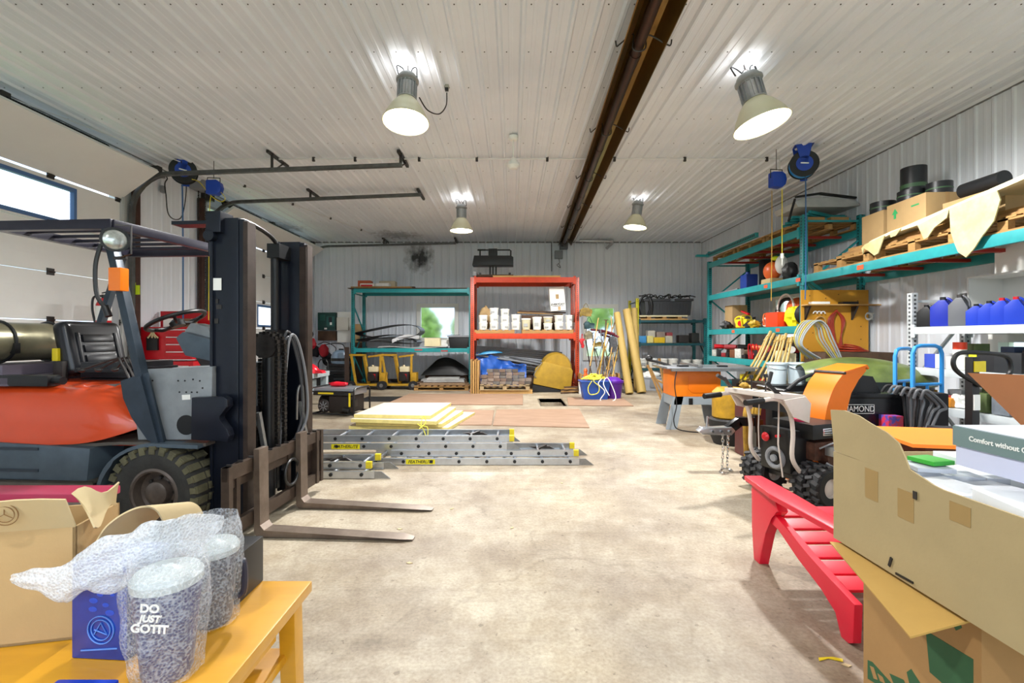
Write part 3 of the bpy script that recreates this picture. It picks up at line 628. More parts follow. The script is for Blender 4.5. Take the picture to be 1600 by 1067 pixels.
for dx, dz in ((-.36,1.1),(-.31,1.1),(-.25,1.11),(-.2,1.1),(-.35,1.02),(-.3,1.02),(-.26,1.02),(-.22,1.02),(-.18,1.05),(-.18,.98),(-.55,1.1),(-.56,1.05),(-.2,.86),(-.18,.8)): mb.cyl((dx,-.498,dz),(dx,-.503,dz),.006,n=8)
part('cowl_bolts', mb, m_black, F)
mb = MB(); mb.cyl((-.30,-.497,.79),(-.30,-.503,.79),.07,n=24); part('cowl_opening', mb, m_black, F)
mb = MB(); mb.cb((-.3,-.502,.985),(.06,.003,.035),(0,-.06,0)); part('cowl_label', mb, m_wplas, F)
# steering column, pod and wheel
mb = MB(); mb.bar((-.42,0,1.1),(-.62,0,1.4),.12,.1,bev=.01); mb.cyl((-.35,0,1.1),(-.5,0,1.3),.035); part('steering_column', mb, m_dsteel, F)
mb = MB(); mb.prism([(-.68,1.40),(-.62,1.45),(-.35,1.38),(-.33,1.25),(-.40,1.22),(-.60,1.26)],-.14,.14,'y',bev=.02); part('instrument_pod', mb, m_fgrey, F)
mb = MB(); mb.prism([(-.66,1.44),(-.60,1.52),(-.46,1.49),(-.42,1.40)],-.08,.08,'y',bev=.01); part('pod_cap', mb, m_cowl, F)
sw = Vector((-.76,-.03,1.54)); sd = Vector((-.38,-.05,.92)).normalized()
t_ = MB(); t_.torus(sw, .205, .017, sd, n=36, k=10); part('steering_wheel', t_, m_black, F); swo = F.children[-1]
mb = MB(); q = Matrix.Translation(sw) @ axm(sd); mb.lathe([(.05,-.05),(.055,-.01),(.03,.01)],xf=q,n=18)
for a in (0.5, 2.6, 4.6): mb.tube([q@Vector((.03*math.cos(a),.03*math.sin(a),-.02)), q@Vector((.12*math.cos(a),.12*math.sin(a),-.035)), q@Vector((.2*math.cos(a),.2*math.sin(a),0))], .013, 8, cr=4)
o = part('wheel_spokes', mb, m_black, swo, world=False); 
# hood, counterweight
def rbody(x0,x1,y0,y1,z0,z1,bev,taper=0,nose=0):
    mb = MB(); mb.box(x0,y0,z0,x1,y1,z1)
    bmesh.ops.subdivide_edges(mb.bm, edges=mb.bm.edges[:], cuts=1, use_grid_fill=True)
    for v in mb.bm.verts:
        if v.co.z > (z0+z1)/2: v.co.y *= (1-taper)
        if v.co.x > x1-.01 and nose: v.co.z = z0+(v.co.z-z0)*(1-nose)+.08
    bmesh.ops.bevel(mb.bm, geom=[e for e in mb.bm.edges if e.calc_face_angle(0) > .5], offset=bev, segments=5, affect='EDGES', profile=.55)
    return mb
mb = MB()
def hoodf(u, v):   # u along length (rear to front), v across
    x = -2.3+1.66*u; top = 1.07-.27*max(0, (u-.72)/.28)**2; bot = .62+.05*u+.10*max(0, (u-.7)/.3)**2; w = .57-.10*max(0, (u-.8)/.2)**2
    a = PI*v; c, s_ = math.cos(a), math.sin(a); e = .38
    return (x, -w*math.copysign(abs(c)**e, c), bot+(top-bot)*(abs(s_)**.45))
mb.sheet(hoodf, 30, 32, .01); mb.prism([(-2.3,-.5),(-.66,-.42),(-.66,.42),(-2.3,.5)], .62, .66, 'z'); part('hood', mb, m_hood, F, sm=60)
mb = MB(); mb.prism([(-2.4,.28),(-1.35,.30),(-.95,.36),(-.92,.64),(-1.5,.66),(-2.4,.70)],-.60,.60,'y',bev=.03); part('counterweight', mb, m_fgrey, F)
mb = MB()
for zz in (.40, .47, .62): mb.box(-2.38,-.607,zz,-1.3,-.598,zz+.018)
mb.box(-1.78,-.608,.30,-1.765,-.598,.68); part('side_moulding', mb, M('dark_moulding','2C3640',.4), F)
mb = MB(); mb.box(-1.6,-.62,.40,-.88,-.33,.415); mb.box(-1.6,-.62,.36,-.88,-.612,.415); part('step', mb, M('worn_floor_plate','6A645C'), F)
mb = MB(); mb.box(-2.2,-.5,1.05,-1.65,.45,1.12,bev=.01); mb.box(-2.2,-.46,1.12,-1.75,.4,1.2,bev=.01); part('tank_cradle', mb, M('grey_cradle','6C6470',.4,.2), F)
mb = MB(); mb.box(-1.75,-.5,1.05,-1.35,-.40,1.13,bev=.015); mb.cyl((-1.36,-.45,1.09),(-1.28,-.45,1.09),.03,n=10); part('hip_restraint', mb, m_black, F)
mb = MB(); mb.prism([(-1.20,1.063),(-1.0,1.055),(-.96,1.035),(-1.16,1.045)],-.36,-.25,'y'); part('hood_catch', mb, m_steel, F)
# seat
def seatpad(w, h, t, bev):
    mb = MB(); mb.box(-t/2,-w/2,0,t/2,w/2,h); bmesh.ops.bevel(mb.bm, geom=mb.bm.edges[:], offset=bev, segments=5, affect='EDGES', profile=.6); return mb
m_vinyl = M('black_vinyl','15161B',.28)
mb = seatpad(.5,.44,.13,.055); xf = Matrix.Translation((-1.52,.05,1.10)) @ Euler((0,-.22,0)).to_matrix().to_4x4(); mb.bm.transform(xf); o = part('backrest', mb, m_vinyl, F, sm=60)
mb = MB()
for k in range(3): mb.cb((.064,0,.12+.085*k),(.03,.27,.066),(0,0,0),bev=.014)
for s_ in (-1,1): mb.cb((.06,s_*.165,.2),(.03,.03,.28),bev=.012)
mb.bm.transform(xf); part('backrest_padding', mb, m_vinyl, o)
mb = MB(); mb.box(-1.46,-.24,1.09,-.96,.28,1.21); bmesh.ops.bevel(mb.bm, geom=mb.bm.edges[:], offset=.045, segments=4, affect='EDGES'); part('seat_cushion', mb, m_vinyl, F, sm=60)
mb = MB(); mb.box(-1.45,-.16,1.03,-1.0,.26,1.08); mb.cyl((-1.6,-.15,1.14),(-1.5,-.15,1.14),.04,n=12); part('seat_base', mb, m_black, F)
mb = MB(); mb.box(-1.60,-.24,1.06,-1.52,-.19,1.22,bev=.01); part('seatbelt_retractor', mb, m_dsteel, F)
mb = MB(); mb.box(-1.63,-.22,1.22,-1.58,-.16,1.32,bev=.008); part('belt_latch', mb, m_yel, F)
for k in range(3):
    mb = MB(); y_ = -.42+.04*k; mb.tube([(-.72+.0*k,y_,.95),(-.86,y_,1.22),(-.90,y_,1.25),(-1.16+.09*k,y_,1.17)], .008, 6, cr=5); mb.sph((-1.17+.09*k,y_,1.165),.02,(1.5,.8,.8)); part('control_lever', mb, m_dsteel, F)
# LPG tank
t = MB(); q = Matrix.Translation((-2.05,-.48,1.37)); prof = [(.02,0),(.10,.02),(.145,.06),(.155,.10),(.155,.66),(.145,.72),(.10,.77),(.02,.79)]
t.lathe(prof, (-2.05,-.45,1.37), (0,1,0), n=32); tank = part('gas_tank', t, M('scuffed_gas_cylinder','9A957A',.3,.7,.5,5,col2='4C4A40'), F)
for yy in (-.25, .12): 
    mb = MB(); mb.torus((-2.05,yy,1.37),.16,.012,(0,1,0),n=30,k=6); mb.box(-1.93,yy-.02,1.28,-1.88,yy+.02,1.36); part('tank_strap', mb, m_black, tank)
mb = MB(); mb.lathe([(.12,0),(.125,.07),(.115,.07)], (-2.05,-.50,1.37),(0,1,0),n=24,capa=False); part('tank_collar', mb, m_steel, tank)
mb = MB(); mb.tube([(-2.0,.36,1.45),(-1.8,.36,1.40),(-1.7,.3,1.2),(-1.75,.2,1.15)], .012, 6, cr=6); part('gas_hose', mb, m_black, F)
# overhead guard
mb = MB(); mb.bar((-.47,-.53,.67),(-.60,-.53,1.13),.05,.09,(0,1,0)); mb.prism([(-.54,.69),(-.42,.67),(-.54,1.16),(-.62,1.14),(-.74,1.10),(-.72,.98),(-.66,.85)],-.555,-.545,'y'); mb.bar((-.59,-.53,1.08),(-.86,-.53,2.2),.055,.065,(0,1,0),bev=.01); part('guard_post', mb, M('guard_slate_paint','36424E',.35,.3,.3,8), F)
mb = MB(); mb.bar((-.53,.53,.67),(-.66,.53,1.13),.05,.10,(0,1,0)); mb.bar((-.64,.53,1.08),(-.74,.53,2.2),.055,.065,(0,1,0),bev=.01); part('guard_post', mb, M('guard_slate_paint','36424E'), F)
for s_ in (-1, 1):
    mb = MB(); mb.bar((-2.15,s_*.5,.9),(-1.75,s_*.53,2.18),.05,.06,(0,1,0),bev=.01); part('guard_post', mb, M('guard_slate_paint','36424E'), F)
mb = MB()
mb.box(-1.8,-.57,2.16,-.80,-.51,2.23,bev=.012); mb.box(-1.8,.51,2.16,-.72,.57,2.23,bev=.012)
mb.bar((-.82,-.55,2.195),(-.72,.55,2.195),.06,.07,bev=.012); mb.box(-1.72,-.52,2.165,-1.66,.52,2.225)
for k in range(5): mb.bar((-1.68,-.34+k*.17,2.2),(-.78,-.34+k*.17,2.2),.018,.022)
part('overhead_guard', mb, M('guard_purple_paint','2A2836',.3,.2,.3,8), F)
mb = MB(); mb.bar((-.74,.53,2.15),(-.62,.53,1.75),.03,.05,(0,1,0)); part('mast_guard_stay', mb, m_navy, F)
hd = Vector((.8,-.6,0)).normalized(); hc = Vector((-.72,-.62,2.07))
mb = MB(); mb.lathe([(.03,-.09),(.06,-.07),(.08,-.01),(.084,.015),(.07,.015)], hc, hd, n=28, capb=False); hl = part('headlight', mb, m_black, F)
mb = MB(); mb.lathe([(.07,.008),(.06,.016),(.03,.022),(.0,.024)], hc, hd, n=24, capa=False, capb=False); part('headlight_lens', mb, M('ribbed_lens','C8CCC8',.15,.6,.35,40), hl)
mb = MB(); mb.tube([hc+Vector((.05,-.05,.09)),hc+Vector((.13,-.01,.09)),hc+Vector((.13,-.01,-.1)),hc+Vector((.0,.03,-.12))],.006,6); mb.bar(hc+Vector((-.03,.03,-.12)),hc+Vector((.06,.03,-.12)),.02,.02); part('headlight_bracket', mb, m_dsteel, hl)
mb = MB(); mb.box(-.75,-.64,1.72,-.66,-.57,1.88,xf=None,bev=.012); o = part('turn_signal', mb, M('amber_lens','F07A18',.25,0,coat=.5), F)
mb = MB(); mb.tube([(-.86,-.58,2.05),(-.89,-.59,1.9),(-.88,-.59,1.7),(-.82,-.58,1.6)],.013,6,cr=6); mb.cyl((-.83,-.58,1.62),(-.80,-.58,1.55),.022); part('wiring_cable', mb, m_black, F)
mb = MB(); mb.cb((-.1,-.462,1.78),(.06,.002,.085)); part('mast_sticker', mb, m_paper, F); 
for dx, dz, sx, sz in ((-.09,1.62,.04,.03),(-.105,1.66,.02,.03),(-.11,1.52,.03,.035)):
    mb = MB(); mb.cb((dx,-.459,dz),(sx,.002,sz)); part('warning_decal', mb, m_dsteel, F)
# wheels
def tyre(R, Wd, rim, lugs, mat, matr, matt, parent, c, name='front_wheel'):
    mb = MB(); mb.lathe([(rim,-Wd*.42),(rim+.02,-Wd*.48),(R*.80,-Wd*.5),(R*.92,-Wd*.46),(R*.955,-Wd*.38),(R*.96,0),(R*.955,Wd*.38),(R*.92,Wd*.46),(R*.80,Wd*.5),(rim+.02,Wd*.48),(rim,Wd*.42)], c, (0,1,0), n=48, capa=False, capb=False)
    w_ = part(name, mb, mat, parent)
    mb = MB()
    for k in range(lugs):
        a = 2*PI*k/lugs; M0 = Matrix.Translation(c) @ Euler((0,a,0)).to_matrix().to_4x4()
        for s_ in (-1, 1):
            m_ = M0 @ Euler((0, s_*.5*2*PI/lugs, 0)).to_matrix().to_4x4()
            mb.box(R*.84,s_*Wd*.505-.004,-.02,R*.97,s_*Wd*.505+.004,.02,xf=m_) ; mb.box(R*.93,min(s_*Wd*.50,s_*Wd*.06),-.024,R*1.0,max(s_*Wd*.50,s_*Wd*.06),.024,xf=m_)
    part('tread', mb, matt, w_)
    mb = MB(); mb.lathe([(rim+.01,-Wd*.44),(rim-.008,-Wd*.47),(rim-.02,-Wd*.44),(rim-.025,-Wd*.16),(rim*.66,-Wd*.08),(rim*.52,-Wd*.14),(rim*.46,-Wd*.36),(rim*.3,-Wd*.42),(.01,-Wd*.43)], c, (0,1,0), n=36, capa=False)
    mb.lathe([(rim+.01,Wd*.44),(rim-.02,Wd*.4),(rim-.03,0)], c, (0,1,0), n=36, capa=False, capb=False); part('rim', mb, matr, w_)
    mb = MB()
    for k in range(8):
        a = 2*PI*k/8; p = Vector(c)+Vector((rim*.59*math.cos(a),-Wd*.10,rim*.59*math.sin(a))); mb.cyl(p,p+Vector((0,-.02,0)),.013,n=6)
    part('wheel_nuts', mb, m_dsteel, w_); return w_
m_rimd = M('dark_rim_paint','7A6E66',.35,.5,.5,10,col2='2A2624')
for yy in (-.50, .50): tyre(.33,.22,.17,26,m_tire,m_rimd,m_tread,F,(-.46,yy,.33))
for yy in (-.48, .48): tyre(.25,.17,.13,22,m_tire,m_rimd,m_tread,F,(-1.95,yy,.25),'rear_wheel')
# things around the forklift
t_ = thing('fire_extinguisher', 'red fire extinguisher with white label behind the forklift seat', 'fire extinguisher', (X(162,6.55), 6.55, 1.50))
mb = MB(); mb.lathe([(.075,0),(.085,.02),(.085,.36),(.06,.42),(.03,.45)], n=24); part('cylinder', mb, m_redp, t_)
mb = MB(); mb.lathe([(.087,.14),(.087,.34)], n=24, capa=False, capb=False); part('label_wrap', mb, m_paper, t_)
mb = MB(); mb.cyl((0,0,.45),(0,0,.5),.025,n=12); mb.bar((-.02,0,.52),(.1,0,.55),.02,.012); mb.bar((-.02,0,.49),(.1,0,.47),.02,.012); part('valve_handle', mb, m_black, t_)
mb = MB(); mb.tube([(-.02,0,.48),(-.12,-.02,.46),(-.13,-.03,.3),(-.10,-.02,.1),(-.09,-.02,.02)],.014,8,cr=6); part('hose', mb, m_black, t_)
mb = MB(); mb.box(-5.72,6.63,0,-5.6,6.75,2.0,bev=.01); mb.box(-5.66,6.62,1.5,-5.62,6.64,1.9); solow('bollard_post', mb, m_grey, 'grey steel post carrying the fire extinguisher by the near door', 'post')
mb = MB(); mb.box(-.04,-.002,-.13,.08,.002,0.02); mb.box(-.015,-.002,0.02,.015,.002,.06); solo('hang_tag', mb, M('lime_tag','D6E820',.6), 'lime yellow tag hanging right of the fire extinguisher', 'tag', loc=(X(207,7.5),7.545,Z(447,7.5)))
t_ = thing('tool_chest', 'tall red tool chest against the left wall behind the steering wheel', 'tool chest', (-5.62, 7.95, 0))
mb = MB(); mb.box(-.46,-.28,.08,.46,.28,1.02,bev=.015); mb.box(-.42,-.25,1.05,.42,.25,1.58,bev=.015); part('cabinet', mb, m_redp, t_)
for k in range(6):
    mb = MB(); mb.box(.0,-.292,.14+.14*k,.43,-.28,.26+.14*k,bev=.004); d = part('drawer', mb, m_redp, t_); mb = MB(); mb.box(.03,-.305,.235+.14*k,.40,-.29,.25+.14*k); part('handle', mb, m_chrome, d)
for k in range(4):
    mb = MB(); mb.box(-.02,-.262,1.09+.12*k,.40,-.25,1.19+.12*k,bev=.004); d = part('drawer', mb, m_redp, t_); mb = MB(); mb.box(.01,-.275,1.165+.12*k,.37,-.26,1.18+.12*k); part('handle', mb, m_chrome, d)
mb = MB(); mb.prism([(-.25,1.58),(.25,1.58),(.38,1.84),(-.38,1.84)],-.0,.01,'x') if False else mb.box(-.43,.2,1.58,.43,.25,1.86); part('lid', mb, m_redp, t_)
mb = MB(); mb.box(-.30,-.284,1.2,-.12,-.25,1.42); part('side_plate', mb, m_black, t_)
for i, (dx, s_, lab) in enumerate(((.22,.10,'small open brown carton on the red tool chest, right one'),(-.02,.12,'small white and brown carton on the red tool chest, left one'))):
    mb = MB(); mb.box(-s_,-.08,0,s_,.08,.14,bev=.003); solo('small_box', mb, M('brown_box','7A5A44',.7) if i == 0 else m_paper, lab, 'box', loc=(-5.62+dx, 7.9, 1.581))
mb = MB()
for a in (.0,.5,1.0,-.6): mb.tube([(0,0,0),(.04*math.sin(a),-.01,-.06),(.12*math.sin(a),-.015,-.12)],.012,6,cr=4)
solo('hanging_glove', mb, m_card2, 'pale work glove hanging on the front of the red tool chest', 'glove', loc=(-5.82,7.67,1.52))
# ================================================================== FOREGROUND LEFT: bench and parcels
m_pine = M('varnished_yellow_pine','D29822',.3,0,.28,3,col2='A87014',stretch=(1,7,7),coat=.3)
bx0, bx1, by0, by1, bz = -2.3, X(488,1.367), .62, 1.367, .70
t_ = thing('wooden_bench', 'glossy yellow wooden bench in the left foreground', 'bench', (bx1, by1, 0))
mb = MB(); mb.box(bx0,by0,bz-.03,bx1,by1,bz,bev=.006); part('bench_top', mb, m_pine, t_, world=True)
for a, b_ in ((bx1-.07,by1-.06),(bx1-.07,by0+.04),(bx0+.05,by1-.10),(bx0+.05,by0+.04)):
    mb = MB(); mb.prism([(a,bz-.03),(a+.045,bz-.03),(a+.06,0),(a+.02,0)], b_, b_+.05, 'y', bev=.004); part('leg', mb, m_pine, t_, world=True)
mb = MB(); mb.box(bx0+.08,by1-.075,bz-.12,bx1-.09,by1-.05,bz-.03); mb.box(bx1-.08,by0+.08,bz-.11,bx1-.055,by1-.1,bz-.03); mb.box(bx0+.08,by0+.05,bz-.12,bx1-.09,by0+.075,bz-.03); part('apron', mb, m_pine, t_, world=True)
mb = MB(); mb.box(bx0+.05,by1-.30,.50,bx1-.05,by1-.03,.525,bev=.004); mb.box(bx0+.05,by1-.60,.50,bx1-.05,by1-.34,.525,bev=.004); part('lower_shelf', mb, m_pine, t_, world=True)
# big carton
cx0, cy0 = -1.02, 1.083; ang = math.atan2(1.083-1.016, 1.098-1.013)  # direction of the front face
t_ = thing('cardboard_box', 'large open brown cardboard box on the yellow bench with flaps up', 'box', (cx0, cy0, bz), rz=PI+.0)
t_.rotation_euler = (0,0,0); t_.location = (X(118,1.10), 1.10, bz+.001); t_.rotation_euler = (0,0,math.radians(12))
Hc = .26; Lc = .62; Dc = .17
mb = MB(); th = .006
mb.box(-Lc,0,0,0,th,Hc); mb.box(-Lc,Dc-th,0,0,Dc,Hc); mb.box(-th,0,0,0,Dc,Hc); mb.box(-Lc,0,0,-Lc+th,Dc,Hc); mb.box(-Lc,0,0,0,Dc,th); part('carton', mb, m_card, t_)
mb = MB(); mb.sheet(lambda u, v: (-Lc+u*Lc+.0, -.03*v+.015*math.sin(u*6)*v, Hc+.085*v-.015*v*u+.01*math.sin(u*9)*v), 14, 4, .004); part('front_flap', mb, m_card2, t_)
mb = MB(); c4 = [P(112,772,1.13),P(185,757,1.20),P(178,786,1.22),P(146,826,1.115)]
mb.sheet(lambda u, v: c4[0].lerp(c4[1],u).lerp(c4[3].lerp(c4[2],u),v)+Vector((0,0,.012*math.sin(u*7+v*3))), 8, 6, .004); part('side_flap', mb, m_card2, t_, world=True)
crv = catmull([P(147,850,1.13),P(165,822,1.14),P(195,800,1.16),P(225,790,1.18),P(245,797,1.20),P(256,815,1.21)], 5)
mb = MB(); mb.sheet(lambda u, v: crv[min(int(u*(len(crv)-1)+.5),len(crv)-1)]+Vector((.02*v,.13*v,-.035*v)), 25, 5, .004); part('curled_flap', mb, m_card2, t_, world=True)
mb = MB(); xs_ = -.115; 
mb.torus((xs_,-.033,Hc+.05),.026,.0012,(0,-1,-.2),n=30,k=4); mb.torus((xs_,-.033,Hc+.05),.019,.001,(0,-1,-.2),n=24,k=4)
for k in range(3): mb.tube([(xs_,-.033,Hc+.05),(xs_+.018*math.sin(k*2.1),-.033,Hc+.05+.018*math.cos(k*2.1))],.001,4)
part('printed_emblem', mb, M('brown_print','7A5A34',.8), t_)
# long magenta-red panel lying behind the carton
mb = MB(); mb.box(-2.2,0,0,.0,.14,.04,bev=.01); solo('crimson_board', mb, M('crimson_lid','A83050',.35), 'crimson flat board edge at far left between carton and forklift', 'board', loc=(X(150,2.2),2.2,.0)); bpy.data.objects['crimson_board'].location.z = Z(772,2.2)-.04
mb = MB(); mb.box(-1.15,0,0,0,.10,Z(772,2.2)-.042); solo('storage_bin', mb, m_grey, 'grey bin under the crimson lid at far left', 'bin', loc=(X(95,2.2),2.24,0))
# blue gift box
m_dblue = M('glossy_dark_blue_card','0640A8',.25,0,.6,9,col2='021E60',coat=.5)
t_ = thing('blue_gift_box', 'shiny dark blue box standing on the bench under the bubble wrap', 'box', (X(155,1.03),1.03,bz+.001), rz=math.radians(-4))
mb = MB(); mb.box(-.064,0,0,.064,.12,.205,bev=.003); part('carton', mb, m_dblue, t_)
m_lb = M('pale_blue_print','5A8ADC',.4)
mb = MB(); mb.torus((.005,-.0015,.065),.03,.0014,(0,1,.0),n=28,k=4); mb.torus((.005,-.0015,.065),.022,.0012,(0,1,0),n=24,k=4); mb.tube([(.005-.015,-.0015,.055),(.005,-.0015,.08),(.02,-.0015,.055),(-.01,-.0015,.065)],.0015,4)
mb.cb((0,-.0008,.022),(.085,.001,.003),(0,-.1,0)); part('printed_emblem', mb, m_lb, t_)
mb = MB()
for k in range(14): mb.sph((rnd(-.05,.05),-.0003,rnd(.10,.19)),rnd(.005,.012),(1,.05,.6),8,5)
part('printed_pattern', mb, M('mid_blue_print','1E4CC0',.3), t_)
mb = MB(); mb.box(-.07,-.1,0,.05,.0,.03,bev=.006); solo('blue_folder', mb, m_blue, 'flat blue packet at the bottom left edge in front of the gift box', 'packet', loc=(X(140,.92),.93,bz+.001))
# wrapped tumblers
m_bub = bpy.data.materials.new('bubble_wrap'); m_bub.use_nodes = True; nb = m_bub.node_tree; bb = nb.nodes['Principled BSDF']
bb.inputs['Base Color'].default_value = (.80,.83,.88,1); bb.inputs['Roughness'].default_value = .22; bb.inputs['Specular IOR Level'].default_value = .8
tt = nb.nodes.new('ShaderNodeTexCoord'); vo = nb.nodes.new('ShaderNodeTexVoronoi'); vo.inputs['Scale'].default_value = 190; nb.links.new(tt.outputs['Object'], vo.inputs['Vector'])
bu = nb.nodes.new('ShaderNodeBump'); bu.inputs['Strength'].default_value = .7; bu.inputs['Distance'].default_value = .003; bu.invert = True; nb.links.new(vo.outputs['Distance'], bu.inputs['Height']); nb.links.new(bu.outputs[0], bb.inputs['Normal'])
mr = nb.nodes.new('ShaderNodeMapRange'); mr.inputs[1].default_value = .0; mr.inputs[2].default_value = .7; mr.inputs[3].default_value = .0; mr.inputs[4].default_value = .34; nb.links.new(vo.outputs['Distance'], mr.inputs[0]); nb.links.new(mr.outputs[0], bb.inputs['Alpha'])
m_bub2 = m_bub.copy(); m_bub2.name = 'bubble_wrap_folded'
for nd in m_bub2.node_tree.nodes:
    if nd.type == 'MAP_RANGE': nd.inputs[3].default_value = .3; nd.inputs[4].default_value = .6
m_pur = M('indigo_tumbler','2A2660',.35,0,.3,6,col2='141230')
def tumbler(loc, rz, label, txt, sc=1, body=m_pur):
    t_ = thing('tumbler', label, 'tumbler', loc, rz, 'tumblers in bubble wrap')
    mb = MB(); mb.lathe([(.042*sc,0),(.046*sc,.01),(.052*sc,.08),(.062*sc,.19*sc),(.06*sc,.195*sc)], n=36); part('cup', mb, body, t_)
    mb = MB(); mb.lathe([(.064*sc,.19*sc),(.065*sc,.205*sc),(.058*sc,.215*sc),(.02,.218*sc),(.01,.225*sc)], n=32); part('lid', mb, M('grey_lid','AEB6B8',.3), t_)
    if not txt: mb = MB(); mb.tube([(.055*sc,0,.16*sc),(.075*sc,0,.15*sc),(.075*sc,0,.07*sc),(.05*sc,0,.06*sc)],.008,8,cr=6); part('handle', mb, body, t_)
    if txt:
        for k, (s_, z_) in enumerate((('DO',.168),('JUST',.148),('GOTIT',.128))):
            text(s_, .023 if k != 1 else .019, m_paper, t_, (-.006,-.0625,z_), (PI/2+.06,.1,-.16), .0006, bold=.0008, shear=.2 if k == 1 else 0)
    mb = MB(); sx = loc[0]*7
    def f(u, v):
        a = 2*PI*u; r = .069+.012*abs(nse(math.cos(a)*1.5+sx, math.sin(a)*1.5, v*3, 1.6))+.004*math.sin(a*7+v*3); r *= (.82+.22*math.sin(min(v*1.1,1)*1.8)) if v < .8 else (1.02-.5*(v-.8)*2)
        return (r*sc*math.cos(a)*1.04, r*sc*math.sin(a), v*.25*sc+.002)
    mb.sheet(f, 40, 20, 0); part('bubble_wrap_sleeve', mb, m_bub, t_, sm=80); return t_
T1 = tumbler((X(262,.99),.99,bz+.001), .25, 'indigo tumbler with white lettering in bubble wrap, nearest on the bench', 1)
T2 = tumbler((X(333,1.17),1.17,bz+.001), .3, 'darker wrapped tumbler behind the lettered one beside the black box', 0, .9, M('charcoal_tumbler','2C2A38',.35))
for q_ in T2.children:
    if q_.name.startswith('bubble'): q_.scale = (.95,.95,1.15)
t_ = thing('bubble_wrap', 'loose twisted sheet of clear bubble wrap over the blue box and tumblers', 'bubble wrap', (X(190,1.02),1.02,bz+.2))
mb = MB(); L0 = t_.location
ctl = [(P(20,903,.99),.008),(P(60,905,.99),.022),(P(105,910,1.0),.036),(P(150,885,1.0),.045),(P(210,868,1.02),.05),(P(260,848,1.04),.048),(P(310,830,1.10),.036),(P(345,815,1.15),.015)]
def f(u, v):
    k = u*(len(ctl)-1); i = min(int(k), len(ctl)-2); fr = k-i; p = ctl[i][0].lerp(ctl[i+1][0], fr); r = ctl[i][1]+(ctl[i+1][1]-ctl[i][1])*fr
    a = 2*PI*v; rr = r*(1+.45*noise.noise(Vector((u*9, math.cos(a)*1.3, math.sin(a)*1.3)))+.10*math.sin(a*6+u*10))
    return p-L0+Vector((.25*rr*math.cos(a), rr*math.cos(a)*.45, rr*math.sin(a)*1.05))
mb.sheet(f, 60, 28, 0); part('wrap_sheet', mb, m_bub2, t_, sm=80)
# black boxed mug
t_ = thing('black_gift_box', 'black gift box with a small round emblem at the bench end', 'box', (-.765,1.242,bz+.001))
mb = MB(); mb.box(-.06,.0,0,.047,.125,.128,bev=.002); part('carton', mb, M('matt_black_card','15161A',.35), t_)
mb = MB(); mb.torus((.0,.04,.1285),.012,.001,(0,0,1),n=24,k=4)
for k in range(3): mb.tube([(0,.04,.1285),(.012*math.sin(k*2.094),.04+.012*math.cos(k*2.094),.1285)],.0009,4)
part('emblem', mb, m_chrome, t_)
# ================================================================== RACKS (shared builders)
def perf(name, hx, hole='0C1A1C', pitch=.05, w=.014):
    a = M(name, hx, .42, .05, .35, 7); n = a.node_tree; b = n.nodes['Principled BSDF']; src = b.inputs['Base Color'].links[0].from_socket
    t = n.nodes.new('ShaderNodeTexCoord'); s = n.nodes.new('ShaderNodeSeparateXYZ'); n.links.new(t.outputs['Object'], s.inputs[0])
    def mth(op, x, v=0, y=None):
        q = n.nodes.new('ShaderNodeMath'); q.operation = op; n.links.new(x, q.inputs[0])
        if y is not None: n.links.new(y, q.inputs[1])
        else: q.inputs[1].default_value = v
        return q.outputs[0]
    fr = mth('LESS_THAN', mth('FRACT', mth('MULTIPLY', s.outputs[2], 1/pitch)), .5)
    ix = mth('LESS_THAN', mth('ABSOLUTE', s.outputs[0]), w); iy = mth('LESS_THAN', mth('ABSOLUTE', s.outputs[1]), w)
    k = mth('MULTIPLY', fr, 0, mth('MAXIMUM', ix, 0, iy))
    mx = n.nodes.new('ShaderNodeMix'); mx.data_type = 'RGBA'; n.links.new(k, mx.inputs[0]); n.links.new(src, mx.inputs[6]); mx.inputs[7].default_value = S(hole); n.links.new(mx.outputs[2], b.inputs['Base Color']); return a
m_tealp = perf('perforated_teal', '1E888C'); m_orp = perf('perforated_orange', 'BA3C0A', '3A0E06'); m_yp = perf('perforated_yellow', 'E6DE18', '5A5408'); m_gp = perf('perforated_grey', 'C4C8CA', '3A3C3E')
